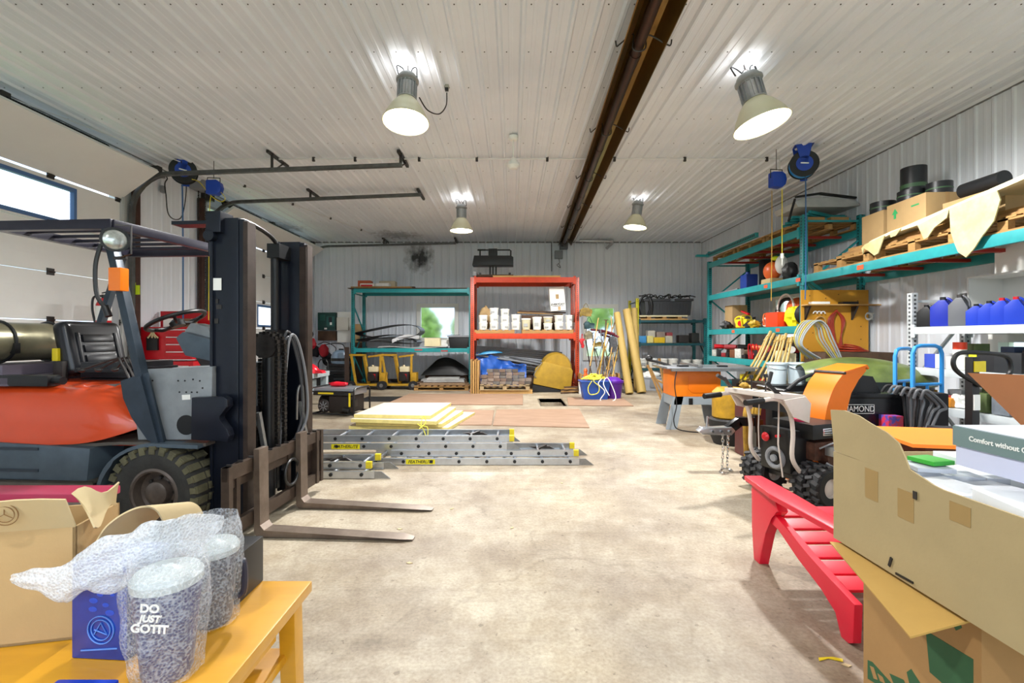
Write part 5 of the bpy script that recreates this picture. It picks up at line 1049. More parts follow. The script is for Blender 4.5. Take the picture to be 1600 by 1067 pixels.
# generator
t_ = thing('generator', 'black and silver portable generator with yellow stripes in a roll cage', 'generator', (X(528,8.6),8.75,0), -.18)
gw, gd, gh = .42, .30, .50
mb = MB()
for x_ in (-gw, gw): mb.tube([(x_,-gd,.03),(x_,-gd,gh-.05),(x_,-gd+.06,gh),(x_,gd-.06,gh),(x_,gd,gh-.05),(x_,gd,.03)],.017,8); mb.tube([(x_,-gd,.03),(x_,gd,.03)],.017,8)
for y_ in (-gd, gd): mb.tube([(-gw,y_,.04),(gw,y_,.04)],.017,8); mb.tube([(-gw,y_,gh-.06),(gw,y_,gh-.06)],.014,8)
part('roll_cage', mb, m_black, t_)
mb = MB(); mb.box(-gw+.03,-gd+.04,gh-.13,gw-.03,gd-.04,gh-.0,bev=.04); part('fuel_tank', mb, M('silver_grey_tank','8A8E94',.3,.4), t_)
mb = MB(); mb.box(-gw+.05,-gd-.0,gh-.13,gw-.1,-gd+.03,gh-.05,bev=.01); part('control_panel', mb, m_black, t_)
mb = MB(); mb.cb((-.12,-gd-.003,gh-.09),(.3,.004,.03)); part('yellow_stripe', mb, m_yel, t_); mb = MB(); mb.cb((.34,-gd+.0,.30),(.03,.012,.24)); part('yellow_side_stripe', mb, m_yel, t_)
mb = MB(); mb.box(-.08,-.27,.06,.34,.24,gh-.14,bev=.03); mb.cyl((-.36,0,.2),(-.08,0,.2),.15,n=20); part('engine_block', mb, M('engine_dark','2A2422'), t_)
mb = MB(); mb.lathe([(.12,0),(.12,.05),(.09,.07),(.03,.075)], (-.2,-.18,.17),(0,-1,0),n=24); part('alternator_cover', mb, m_dsteel, t_)
for k in range(8):
    a = k*PI/4; mb = MB(); mb.bar((-.2+.02*math.cos(a),-.258,.17+.02*math.sin(a)),(-.2+.09*math.cos(a),-.25,.17+.09*math.sin(a)),.008,.012); part('cover_vane', mb, m_grey, t_)
mb = MB(); mb.box(.28,-.24,.16,.38,-.08,.30,bev=.02); mb.cyl((.2,-.26,.12),(.32,-.26,.1),.05,n=14); part('muffler', mb, m_black, t_)
mb = MB(); mb.sph((0,0,.03),.13,(1.3,.6,.35),14,8,.5,3,2); solo('red_gloves', mb, M('bright_red_plastic','E0122A'), 'red gloves lying on top of the generator', 'gloves', loc=(X(525,8.65),8.8,gh+.012))
# ================================================================== FLOOR ITEMS: foam, plywood, ladders
def poly_sheet(name, pts, z0, z1, mat, label, cat, group=None):
    mb = MB(); mb.prism([(p[0], p[1]) for p in pts], z0, z1, 'z'); return solow(name, mb, mat, label, cat, group)
def FP(px, py, z=0): Y = (1.4-z)*740/(py-528); return Vector((X(px,Y), Y, z))
m_brply = M('brown_plywood','A88A72',.65,0,.55,2.0,col2='7E5E48',stretch=(1,3,1))
for pts, lab in ((((600,633),(817,633),(817,616),(640,616)),'brown plywood sheet on the floor, farthest left one before the brick pallet'),
  (((560,664),(768,665),(772,642),(610,640)),'brown plywood sheet lying behind the cream foam boards'),
  (((770,665.5),(921,669),(905,640),(776,641)),'brown plywood sheet on the floor left of the saw, nearest one'),
  (((888,634),(990,635),(972,622),(886,622)),'thin brown plywood strip in front of the blue tub')):
    pt = [FP(*p) for p in pts]; poly_sheet('plywood_sheet', pt, .001, .016, m_brply, lab, 'plywood sheet', 'plywood sheets on the floor')
mb = MB(); mb.box(0,0,0,1.0,.9,.006); solo('black_mat', mb, m_rub, 'black rubber mat on the floor right behind the generator', 'mat', loc=(X(560,10.6),10.4,.001))
zf = 0.02
foam = [((545,661),(700,664),(742,640),(590,636),'lowest and reaching farthest right',.0),((556,655),(690,658),(724,637),(600,634),'third from the top',.06),((548,650),(682,654),(712,632),(592,629),'second from the top',.115),((553,643),(673,645),(705,625),(600,625),'topmost with a broken corner',.17)]
for k, (a, b_, c_, d_, lab, z0) in enumerate(foam):
    pt = [FP(p[0], p[1]+3, .02+z0+.05) for p in (a, b_, c_, d_)]; fo = poly_sheet('foam_board', pt, .006+z0, .058+z0, m_foam, 'cream foam board in the floor pile, '+lab, 'foam board', 'cream foam boards on the floor')
m_ftop = M('foam_facing_paper','E4D6C0',.8,0,.1,3); m_fedge = M('yellow_foam_core','E4D688',.85,0,.2,12)
for o in [q for q in C.objects if q.name.startswith('foam_board')]:
    o.data.materials.clear(); o.data.materials.append(m_fedge); o.data.materials.append(m_ftop)
    for pg in o.data.polygons: pg.material_index = 1 if abs(pg.normal.z) > .8 else 0
for k_, x_ in enumerate((585, 650)): wbox('timber_spacer', 'dark timber under the foam boards, %s one' % ('left','right')[k_], 'timber', X(x_,8.1),7.9,0,X(x_,8.1)+.08,8.9,.0055, m_dwood, bev=0)
def ladder(label, x0, x1, yn, yf, z, yel=True, n0=0, rung=.305, rail_h=.07, name_at=None, feet=True, hooks=()):
    """ladder lying flat: near and far rail along X"""
    t_ = thing('aluminium_ladder', label, 'ladder', (x0,(yn+yf)/2,z), group='aluminium ladders on the floor')
    for y_, s_ in ((yn,1),(yf,-1)):
        mb = MB(); L_ = x1-x0; yy = y_-(yn+yf)/2
        mb.box(0,yy-.002,0,L_,yy+.002,rail_h); mb.box(0,min(yy,yy+s_*.03),0,L_,max(yy,yy+s_*.03),.005); mb.box(0,min(yy,yy+s_*.03),rail_h-.005,L_,max(yy,yy+s_*.03),rail_h); r = part('side_rail', mb, m_alu, t_)
        if yel: mb = MB(); mb.box(L_-.045,yy-.008,-.002+.01,L_+.012,yy+.035*s_ if s_>0 else yy+.008,rail_h+.004) if s_>0 else mb.box(L_-.045,yy-.035,.008,L_+.012,yy+.008,rail_h+.004); part('yellow_end_cap', mb, m_yel, r)
        else: mb = MB(); mb.prism([(L_-.0,0),(L_+.16,0),(L_+.07,rail_h),(L_,rail_h)],yy-.006,yy+.006,'y'); part('foot_bracket', mb, m_steel, r)
    k = 0; xx = .12
    while xx < x1-x0-.05:
        mb = MB(); mb.cyl((xx,yn-(yn+yf)/2-.012,rail_h*.55),(xx,yf-(yn+yf)/2+.01,rail_h*.55),.015,n=12); r = part('rung', mb, m_alu, t_)
        mb = MB(); mb.cyl((xx,yn-(yn+yf)/2-.014,rail_h*.55),(xx,yn-(yn+yf)/2-.004,rail_h*.55),.018,n=12); part('rung_end', mb, m_black, r)
        xx += rung
    if name_at:
        mb = MB(); yy = yn-(yn+yf)/2; mb.cb((name_at-x0,yy-.0035,rail_h*.5),(.32,.001,.055)); l_ = part('name_label', mb, M('label_yellow','E6DA10',.4), t_)
        text('FEATHERLITE', .046, m_black, l_, (name_at-x0,yy-.0045,rail_h*.5), (PI/2,0,0), .0004, bold=.001, shear=.25)
    for hx in hooks:
        mb = MB(); mb.prism([(hx-x0-.10,rail_h*.7),(hx-x0+.14,rail_h*.8),(hx-x0+.2,rail_h*.35),(hx-x0-.02,rail_h*.4)],yf-(yn+yf)/2-.12,yf-(yn+yf)/2-.09,'y'); mb.bar((hx-x0,.0,rail_h*.6),(hx-x0+.1,yf-(yn+yf)/2-.1,rail_h*.9),.03,.02); part('rung_lock', mb, m_dsteel, t_)
    return t_
# pile: lower wide section + upper one + front short end
ya, yb = 5.62, 6.02
ladder('aluminium ladder base section at the bottom, reaching farthest right', X(570,5.2), X(905,5.2), 5.20, 5.64, .006, False, name_at=X(657,5.2))
ladder('aluminium ladder fly section on the base, reaching right with yellow caps', X(610,5.25), X(903,5.25), 5.27, 5.66, .078, True, hooks=(X(840,5.5),))
ladder('aluminium ladder section with lettering under the topmost one', X(470,5.35), X(792,5.35), 5.30, 5.72, .150, False, name_at=X(540,5.3))
ladder('topmost aluminium ladder in the pile with a yellow cord on it', X(468,5.4), X(802,5.4), 5.36, 5.75, .222, True, hooks=(X(735,5.6),))
ladder('short-looking ladder base nearest the camera beside the fork carriage', X(450,4.7), X(585,4.7), 4.7, 5.05, .006, False)
ladder('ladder fly section with yellow caps nearest the fork carriage', X(452,4.8), X(580,4.8), 4.77, 5.12, .078, True, hooks=(X(525,5.1),))
mb = MB(); mb.tube([P(655,670,5.6),P(665,660,5.72),P(662,650,5.75),P(658,664,5.7),P(668,668,5.68),P(667,684,5.66),P(661,670,5.7),P(652,662,5.72)],.005,6,cr=8); solow('yellow_rope', mb, m_rope, 'thin yellow cord tied on the topmost ladder', 'cord')
# ================================================================== MIDDLE: tools, tubs, rolls
YM = 12.2
t_ = thing('blue_tub', 'blue plastic tub filled with yellow rope before the orange rack', 'tub', (X(930,10.75),10.85,0))
mb = MB(); mb.prism([(-.26,0),(.26,0),(.33,.42),(-.33,.42)],-.2,.2,'y',bev=.02); mb.box(-.35,-.23,.40,.35,.23,.43,bev=.01); part('tub', mb, M('navy_blue_tub','1F4FA8',.35), t_)
def ropeheap(name, label, loc, rx, ry, h, n, r, mat, seed):
    random.seed(seed); pts = []
    for k in range(n):
        a = rnd(0,2*PI); q = math.sqrt(rnd(0,1)); pts.append(Vector((rx*q*math.cos(a), ry*q*math.sin(a), .01+h*(1-q*q)*rnd(.4,1)+r)))
    mb = MB(); mb.tube(pts, r, 6, cr=5); return solo(name, mb, mat, label, 'rope', loc=loc)
ropeheap('rope', 'tangled yellow rope heaped in the blue tub', (X(930,10.75),10.85,.432), .30,.18,.14,60,.013,m_rope,1)
t_ = thing('purple_tub', 'purple plastic pail beside the blue tub', 'tub', (X(961,10.75),10.95,0))
mb = MB(); mb.lathe([(.17,0),(.22,.36),(.24,.37),(.24,.42),(.21,.42)], n=24); mb.lathe([(.21,.42),(.14,.48),(.08,.5)],n=24,capa=False); part('tub', mb, M('purple_plastic','5A1E9A',.35), t_)
mb = MB(); mb.tube([P(940,592,10.6),P(935,600,10.55),P(945,612,10.5),P(938,625,10.45),P(950,628,10.4),P(962,622,10.5),P(955,600,10.6),P(948,590,10.65),P(943,600,10.5),P(952,618,10.4)],.011,6,cr=8); solow('white_rope', mb, m_wplas, 'white cord spilling between the blue and purple tubs', 'cord')
mb = MB(); mb.tube([P(925,595,10.58),P(919,606,10.55),P(922,616,10.52),P(934,614,10.52),P(936,604,10.55),P(928,596,10.58),P(930,590,10.6)],.01,6,cr=8); solow('yellow_rope', mb, m_rope, 'loop of yellow rope hanging over the front of the blue tub', 'cord')
m_roll = M('tan_underlay_roll','B89C58',.7,0,.35,3,col2='8A6E3A',stretch=(3,3,.6))
for k, (b_, t2, r, lab) in enumerate(((P(1003,611,11.9),P(979,484,12.6),.115,'tall tan roll leaning by the yellow post, right and widest'),(P(984,611,11.7),P(964,489,12.5),.095,'tall tan roll leaning, left one with its lower end open'),(P(996,606,12.3),P(991,482,12.9),.09,'tan roll standing behind the two wide rolls'))):
    t_ = thing('carpet_roll', lab, 'roll', (b_.x,b_.y,0), group='tan rolls leaning by the yellow rack'); d_ = (t2-Vector((b_.x,b_.y,0))); t_.rotation_euler = d_.to_track_quat('Z','Y').to_euler()
    mb = MB(); L_ = d_.length; mb.lathe([(r*.8,.03),(r,.03),(r*1.02,.3),(r*.96,L_*.5),(r*.9,L_),(r*.7,L_),(r*.7,L_-.3)], n=24, capa=True, capb=True); part('roll', mb, m_roll, t_)
random.seed(5)
hand = [(922,560,935,497),(928,585,945,520),(933,590,950,505),(940,590,947,500),(946,588,960,520),(950,590,938,515),(955,590,968,530),(936,590,925,520),(960,588,955,495),(944,592,968,540),(925,590,962,500),(918,590,930,530),(930,592,965,560),(950,592,930,545),(938,592,962,535),(927,590,915,530),(957,592,944,535),(921,588,958,545)]; NTH = ['first','second','third','fourth','fifth','sixth','seventh','eighth','ninth','tenth','eleventh','twelfth','thirteenth','fourteenth','fifteenth','sixteenth','seventeenth','eighteenth']
for k, (a, b_, c_, d_) in enumerate(hand):
    mb = MB(); p0 = P(a,b_+rnd(8,14),11.5+.05*k); p0.z = max(.05, p0.z); p1 = P(c_,d_,12.2+.05*k); mb.tube([p0,p1],.014,6)
    if k % 2: q_ = (p1-p0).normalized(); mb.cyl(p1-q_*.12,p1,.02,n=8); mb.bar(p1+Vector((-.06,0,0)),p1+Vector((.06,0,0)),.02,.02)
    solow('garden_tool', mb, [m_ply, M('grey_handle','6A6A6C',.5), m_myel, m_dwood][k%4], '%s long-handled tool left of the tan rolls, %s of the cluster' % (['wooden','grey','yellow','dark'][k%4], NTH[k]), 'garden tool', 'tool handles left of the tan rolls')
for k, (a, b_) in enumerate(((905,960),(918,968),(921,962))):
    mb = MB(); p0 = P(a+18,515+4*k,12.7); p1 = P(b_,522+5*k,12.2); mb.tube([p0,p0.lerp(p1,.5)+Vector((0,0,.03)),p1],.03,8,cr=4); solow('maroon_bag', mb, M('maroon_cloth','6A2434',.6), 'long maroon folded chair bag across the tools, %s' % ('top one','middle one','lowest one')[k], 'chair bag')
for nm, px, py, w, h, hx, lab in (('yellow_hard_bag',915,488,.3,.22,'8A7020','yellow and black tool bag hanging right of the orange rack'),('teal_bottle_bag',920,508,.26,.18,'24484E','teal tool bag below the yellow one'),('tan_pouch',918,524,.2,.2,'8E8468','tan pouch hanging right of the orange post'),('red_glove',909,536,.08,.25,'D81E2A','narrow red glove on the right orange post'),('grey_shovel_blade',957,538,.16,.4,'5A5C60','grey shovel blade standing left of the tan rolls'),('mop_head',935,537,.26,.14,'8A742E','tan mop head among the tool handles')):
    mb = MB(); mb.box(-w/2,-.06,0,w/2,.06,h); bmesh.ops.subdivide_edges(mb.bm, edges=mb.bm.edges[:], cuts=4, use_grid_fill=True)
    for v in mb.bm.verts: v.co += Vector((.05*nse(v.co.x*9,v.co.z*9,px), .03*nse(v.co.z*8,px,v.co.x*8), .07*nse(v.co.x*8,v.co.z*7,px+3)-.25*abs(v.co.x)*(v.co.z/h)))
    mb.tube([(-w*.3,0,h*.8),(0,0,h+.12),(w*.3,0,h*.8)],.008,5,cr=4)
    solo(nm, mb, M(nm+'_m',hx,.6,0,.6,14), lab, nm.split('_')[-1], loc=(X(px,12.3),12.25,Z(py,12.3)-h/2))
t_ = thing('traffic_cone', 'small orange cone beside the right orange post', 'cone', (X(915,11.9),11.9,.28))
mb = MB(); mb.lathe([(.10,0),(.10,.02),(.075,.03),(.045,.22),(.035,.25),(.05,.3),(.02,.36)], n=20); part('cone', mb, M('cone_orange','F06A2A',.5), t_)
t_ = thing('timber_rack', 'low timber rack behind the blue tub holding tools', 'rack', (X(938,11.9),12.0,0))
for k, z in enumerate((.1,.26,.42)):
    mb = MB(); mb.box(-.5,-.02+.1*k,z,.5,.02+.1*k,z+.04); part('rail', mb, m_wood, t_)
for x_ in (-.5,.46):
    mb = MB(); mb.box(x_,-.06,0,x_+.04,.28,.5); part('end_board', mb, m_wood, t_)
mb = MB(); mb.box(-.16,-.1,0,.12,.1,.275); solo('white_block', mb, m_paper, 'white block carrying the small orange cone', 'block', loc=(X(915,11.9),11.95,0))
# ================================================================== YELLOW-POST RACK and its load
YY = 13.1; yx0, yx1 = X(996,YY), X(1103,YY); zs = [Z(500,YY), Z(536,YY), Z(575,YY)]
t_ = rack('dark rack with a bright yellow post in the back right corner', (yx0,YY,0), 0, [0,yx1-yx0], .9, [Z(466,YY), zs[0]+.05], [(0,1,z) for z in zs], m_tealp, M('dark_teal_paint','1E5058',.4,.1,.3,6), pw=.075, bh=.07, deck=True)
yp = [q for q in C.objects if q.parent == t_ and q.name.startswith('post') and abs(q.location.x) < .01]
for q in yp: q.data.materials[0] = m_yp; q['label'] = 'bright yellow perforated post'
z = zs[0]+.002
wbox('plywood_sheet', 'pale plywood top with batten edge under the black truck box', 'board', yx0+.06,YY+.02,z,X(1075,YY),YY+.8,z+.04, m_ply, bev=0)
for k in range(3): wbox('batten', 'short batten under the truck box, %s' % ('left','middle','right')[k], 'batten', X(1012+24*k,YY),YY+.03,z+.041,X(1018+24*k,YY),YY+.75,z+.09, m_wood, group='battens under the truck box', bev=0)
wbox('board', 'white-edged board resting on the battens under the truck box', 'board', yx0+.06,YY+.02,z+.091,X(1075,YY),YY+.8,z+.13, m_foam, bev=0)
t_ = thing('truck_tool_box', 'black ribbed truck tool box with cables on its lid, top shelf', 'tool box', (X(1041,YY+.3),YY+.4,z+.131))
mb = MB(); mb.prism([(-.62,0),(.62,0),(.66,.40),(-.66,.40)],-.28,.28,'y',bev=.02)
part('chest', mb, M('charcoal_plastic','3C3E42',.5), t_); mb = MB(); mb.box(-.70,-.31,.40,.70,.31,.47,bev=.02); part('lid', mb, M('charcoal_plastic','3C3E42'), t_)
for k in range(12):
    mb = MB(); mb.box(-.52+.095*k-.015,-.30,.04,-.52+.095*k+.015,-.28,.33); part('rib', mb, M('charcoal_plastic','3C3E42'), t_)
mb = MB(); mb.cb((.1,-.315,.43),(.12,.01,.07)); part('latch_label', mb, m_chrome, t_)
for k in range(3):
    random.seed(20+k); mb = MB(); mb.tube([Vector((-.75+.09*j+rnd(-.03,.03),rnd(-.2,.2),.015+rnd(0,.12))) for j in range(17)],.014,6,cr=4); o = solo('cable', mb, m_black, 'black cable heaped on the truck tool box lid, %s strand' % ('left','middle','right')[k], 'cable', 'cables on the truck tool box', loc=(X(1041,YY+.3)+.06*k,YY+.4,z+.602))
mb = MB(); mb.tube([(-.0,0,.0),(-.05,0,.3),(.1,0,.55),(.2,-.02,.5),(.25,-.05,.2),(.2,-.05,.03)],.03,8,cr=6); mb.tube([(.3,0,.03),(.3,-.05,.3),(.25,-.03,.5)],.05,8,cr=5); solo('black_hose', mb, m_black, 'thick black hose standing left of the truck tool box', 'hose', loc=(X(1003,YY),YY+.15,z+.131))
z = zs[1]+.002
for i, (a, b_, h, hx, lab) in enumerate(((999,1011,.2,'3A84B8','blue plastic bin on the middle shelf of the yellow-post rack'),(1012,1022,.2,'D8CC80','pale yellow bin next to the blue bin'),(1023,1040,.16,'D8B420','yellow plastic bin on the middle shelf of the yellow-post rack'),(1041,1052,.2,'B8B4A0','light box right of the yellow bin'),(1018,1030,.36,'C8C4B8','white packets piled behind the bins'),(1032,1046,.32,'9A8A80','grey-brown bundle piled behind the yellow bin'),(1048,1058,.3,'A44A50','reddish bundle at the right of the bins'),(1062,1078,.22,'2A2624','dark tool case on the right of the middle shelf'),(1082,1094,.28,'262A28','dark power tool at the far right of the middle shelf'))):
    wbox('storage_bin' if i < 4 else 'bundle', lab, 'bin' if i < 4 else 'bundle', X(a,YY),YY+.05+.3*(4<=i<7),z,X(b_,YY),YY+.3+.3*(4<=i<7),z+h, M('bin_%d'%i,hx,.5,0,.2,10), bev=.02 if i < 4 else .04)
z = zs[2]+.002
for k in range(6): pail((X(1004+16*k if k < 4 else 1072+(k-4)*18,YY+.2),YY+.22,z), 'white pail on the lowest shelf of the yellow-post rack, %s' % ('leftmost','second from the left','third','fourth','second from the right, open','rightmost, open')[k], .13,.25 if k < 4 else .22, group='pails on the yellow-post rack', open_=k >= 4)
for k in range(3): wbox('small_carton', 'small white carton before the pails on the lowest shelf, %s' % ('left','middle','right')[k], 'box', X(1062+9*k,YY),YY+.02,z,X(1068+9*k,YY),YY+.08,z+.1, m_paper, group='small cartons on the lowest shelf', bev=.002)
t_ = thing('storage_tote', 'light grey tote on the floor under the yellow-post rack', 'tote', (X(1019,12.6),12.75,0))
mb = MB(); mb.prism([(-.25,0),(.25,0),(.30,.34),(-.30,.34)],-.2,.2,'y',bev=.02); mb.box(-.32,-.22,.33,.32,.22,.36,bev=.01); part('tub', mb, M('light_grey_tote','A8ACB4',.4), t_)
mb = MB(); mb.box(-.08,-.235,.1,.06,-.215,.3,bev=.006); part('label_pocket', mb, m_grey, t_)
mb = MB(); mb.sph((0,0,.03),.26,(1,.7,.4),16,10,.6,4,9); solo('white_rags', mb, m_paper, 'white rags heaped in the light grey tote', 'rags', loc=(X(1019,12.6),12.75,.36))
for k, (a, b_, c_, d_) in enumerate(((1012,570,1040,615),(1016,575,1048,618),(1030,560,1045,600),(1018,590,1040,600))):
    mb = MB(); p0 = P(a,b_,9.2+.1*k); p1 = P(c_,d_,9.0+.1*k); p1.z = .02 if k < 3 else p1.z; mb.bar(p0,p1,.045,.03); solow('wooden_dolly_rail', mb, m_wood, 'wooden rail leaning at the left end of the orange saw table, %s' % ('leftmost','second','rear','short cross one')[k], 'rail', 'wooden rails left of the table saw')
# ================================================================== RIGHT WALL RACKS
def R(px, py, Xc): Y = Xc*740/(px-800); return Vector((Xc, Y, Z(py, Y)))
RX, RYf = 4.75, 11.5
rr = rack('tall teal pallet rack running along the right wall', (RX,RYf,0), -PI/2, [0,3.72,7.4], 1.02, [3.25,3.42,3.42], [(0,1,.97),(0,1,1.6),(0,1,2.42),(0,1,3.2),(1,2,2.42)], m_tealp, m_teal, pw=.085, bh=.12, cross=[(0,1,3.2,5),(1,2,2.42,5)])
for z_, mt in ((.97, m_ply), (1.6, m_ply), (2.42, M('galvanised_deck','9AA09E'))):
    mb = MB(); mb.box(.07,.05,z_-.025,3.66,.97,z_-.002); part('shelf_deck', mb, mt, rr)
mb = MB(); mb.bar((3.72,.1,2.35),(3.72,.9,1.75),.04,.05); part('frame_brace', mb, m_teal, rr)
for x_, z_, k in ((2.6,2.36,0),(3.6,2.36,1),(5.0,2.36,2),(1.3,1.54,3),(3.0,1.54,4)):
    mb = MB(); mb.box(x_,-.0165,z_-.03,x_+.12,-.0145,z_+.03); part('orange_sticker', mb, M('orange_sticker','F0542A',.5), rr)
def onr(Y, z, dx=.5): return (RX+dx, Y, z)
# top level: pallets, loose upright frame, white canopy
for k, (Y_, lv) in enumerate(((10.75,0),(9.55,0),(8.4,0))):
    pallet('pallet on the highest level of the tall teal rack, %s' % ('farthest','middle one','nearest')[k], (RX+.52,Y_,3.202), PI/2, 1.12, .95, .13)
for k in range(2): wbox('board', 'long tan board on the highest pallets, %s' % ('front one','back one')[k], 'board', RX+.08+.5*k,8.3,3.333,RX+.45+.5*k,11.1,3.355, m_ply, bev=0)
t_ = thing('rack_frame', 'loose perforated teal frame lying along the top of the tall rack', 'rack frame', (RX-.02,9.2,3.36))
mb = MB(); mb.box(0,0,0,.06,2.35,.09); o = part('frame_rail', mb, M('teal_lattice','3A9CA0',.4,.1,.2,6), t_)
mb = MB()
for k in range(34): mb.box(-.004,.04+k*.068,.02,.0,.075+k*.068,.07)
part('rail_slots', mb, m_black, t_)
mb = MB(); mb.box(.0,2.2,.092,.06,2.26,.12); mb.box(-.28,2.2,.0,.0,2.3,.05); part('end_plate', mb, m_teal, t_)
t_ = thing('canopy', 'grey-white folded canopy with teal frames on top of the tall rack, near end', 'canopy', (RX+.5,8.25,3.358))
for k in range(4):
    mb = MB(); mb.bar((-.4+.05*k,-.3,.05+.035*k),(.4,.35-.1*k,.05+.035*k),.05,.05); mb.bar((-.38,.3-.1*k,.05+.03*k),(.5,-.2+.05*k,.06+.03*k),.05,.04); part('teal_frame', mb, m_teal, t_)
mb = MB(); mb.prism([(-.45,.24),(.35,.24),(.62,.27),(.55,.34),(.2,.40),(-.35,.40),(-.5,.33)],-.3,.35,'y',bev=.02); part('cover', mb, M('grey_white_cover','B8BAB8',.5,0,.2,4), t_)
mb = MB(); mb.bar((-.5,-.32,.40),(-.1,-.32,.46),.05,.03); mb.bar((-.1,-.32,.46),(.6,-.2,.42),.06,.03); mb.bar((-.5,-.3,.38),(-.55,-.2,.02),.02,.03); part('black_bar', mb, m_black, t_)
for k in range(2): wbox('timber_block', 'short timber block beneath the canopy on the tall rack, %s one' % ('left','right')[k], 'timber', RX+.15+.4*k,7.87,3.335,RX+.45+.4*k,7.97,3.41, m_wood, bev=0)
# level 2.42
z = 2.422
t_ = thing('leaf_blower', 'orange backpack leaf blower with pale base on the second teal shelf', 'leaf blower', (RX+.28,9.15,z))
mb = MB(); mb.sph((0,0,.27),.17,(.9,1.1,1.05),16,12); part('fan_housing', mb, M('tool_orange','E0662A',.4), t_)
for k in range(5):
    mb = MB(); mb.torus((0,0,.27),.165+.0*k,.008,(1,.3*k-.6,0),n=20,k=5); part('cage_ring', mb, M('tool_orange','E0662A'), t_)
mb = MB(); mb.box(-.14,-.18,0,.14,.16,.12,bev=.03); part('base_tank', mb, M('pale_tan_plastic','C8B080',.4), t_)
mb = MB(); mb.sph((.05,-.22,.36),.16,(.7,.7,1.1),14,10); part('white_shroud', mb, m_wplas, t_)
mb = MB(); mb.sph((.1,.18,.3),.1,(.8,.8,2.2),12,8,.3,3); part('back_pad', mb, m_black, t_)
mb = MB(); mb.sph((.12,-.38,.2),.16,(.8,.9,1.1),14,10,.3,3); part('harness', mb, m_black, t_)
mb = MB(); mb.sph((-.0,-.1,.5),.06,(1.2,1.6,.7),12,8); part('lime_cap', mb, M('lime_plastic','C8DC20',.4), t_)
t_ = thing('fuel_jug', 'dark blue jug beside the leaf blower on the second teal shelf', 'jug', (RX+.2,9.9,z))
mb = MB(); mb.box(-.12,-.14,0,.12,.14,.3,bev=.03); mb.cyl((0,.05,.3),(0,.05,.36),.04); part('jug', mb, M('dark_blue_plastic','1C3A8C',.4), t_)
mb = MB(); mb.box(-.12,-.1,0,.12,.1,.62,bev=.04); solo('black_case', mb, m_black, 'upright black case behind the dark blue jug', 'case', loc=(RX+.6,9.95,z))
for k in range(4):
    mb = MB(); mb.tube([(RX+.12+.1*k,10.2-.1*k,z+.03),(RX+.14+.1*k,11.3,z+.03)],.026,8); solow('grey_pipe', mb, m_grey, 'grey pipe at the far end of the second teal shelf, %s' % ('front one','second','third','rearmost')[k], 'pipe', 'pipes on the second teal shelf')
# level 1.6
z = 1.602
carton('brown carton on the third teal shelf, far end', (RX+.45,11.0,z), .34,.38,.55)
def chainsaw(label, loc, rz, body, h2):
    t_ = thing('chainsaw', label, 'chainsaw', loc, rz)
    mb = MB(); mb.box(-.18,-.1,.02,.14,.1,.2,bev=.03); part('engine_body', mb, body, t_)
    mb = MB(); mb.tube([(-.16,0,.1),(-.26,0,.12),(-.28,0,.22),(-.16,0,.26),(-.02,0,.22)],.02,8,cr=5); mb.tube([(.04,-.12,.05),(.02,-.12,.26),(.02,.12,.26),(.04,.12,.1)],.014,8,cr=5); part('handle', mb, h2, t_)
    mb = MB(); mb.prism([(.14,.06),(.62,.075),(.66,.1),(.62,.125),(.14,.15)],-.008,.008,'y'); part('guide_bar', mb, m_dsteel, t_)
    mb = MB(); mb.cyl((-.03,-.105,.11),(-.03,-.12,.11),.06,n=18); part('starter_cover', mb, m_redp, t_)
chainsaw('yellow chainsaw on the third teal shelf, left of the red box', (RX+.25,10.15,z), -PI/2+.3, m_yel, m_yel)
chainsaw('orange and white chainsaw right behind the yellow one on the shelf', (RX+.3,9.25,z), -PI/2-.2, m_wplas, M('tool_orange','E0662A'))
mb = MB(); mb.sph((0,0,.1),.25,(.6,1.5,.35),14,8,.5,3,4)
for v in mb.bm.verts: v.co.z = max(0, v.co.z)
solo('black_tool_bag', mb, M('black_cloth','15151A'), 'flat black tool bag between the chainsaws on the third teal shelf', 'bag', loc=(RX+.6,9.6,z))
t_ = thing('red_case', 'small bright red case on the third teal shelf by the near post', 'case', (RX+.16,8.75,z)); mb = MB(); mb.box(-.12,-.2,0,.12,.2,.27,bev=.02); part('case', mb, M('vermilion_plastic','E8401C',.4), t_)
mb = MB(); mb.tube([(0,-.07,.27),(0,-.07,.31),(0,.07,.31),(0,.07,.27)],.01,6); part('handle', mb, m_black, t_)
t_ = thing('cutoff_saw', 'orange cut-off machine with pale ring behind the red case', 'saw', (RX+.55,8.8,z))
mb = MB(); mb.sph((0,0,.36),.24,(.6,1.1,.8),16,10); mb.box(-.12,-.2,0,.12,.2,.2,bev=.03); part('housing', mb, M('tool_orange','E0662A'), t_)
mb = MB(); mb.torus((-.15,.12,.36),.26,.018,(1,0,0),n=28); part('handle_ring', mb, m_wplas, t_)
mb = MB(); mb.torus((-.05,.25,.3),.24,.035,(1,.2,0),a0=-.5,a1=PI,n=20); part('exhaust_hose', mb, m_black, t_)
mb = MB(); mb.sph((0,0,.17),.19,(.8,1,.95),14,10,.4,3,8)
for v in mb.bm.verts: v.co.z = max(0, v.co.z)
solo('yellow_bag', mb, M('bright_yellow_cloth','F0EC10',.6), 'bright yellow bag next to the red case on the third teal shelf', 'bag', loc=(RX+.25,8.38,z))
mb = MB()
for k in range(8): mb.torus((0,.03*k-.1,.2),.17,.014,(0,1,0),n=26,k=6)
solo('hose_coil', mb, m_rub, 'black coiled hose at the near post on the third teal shelf', 'hose', loc=(RX+.3,8.05,z+.005))
t_ = thing('red_lever_tool', 'small red and white tool standing on the chainsaws', 'tool', (RX+.25,10.15,z+.28)); mb = MB(); mb.bar((0,-.15,.02),(0,.15,.10),.05,.03); part('lever', mb, m_redp, t_)
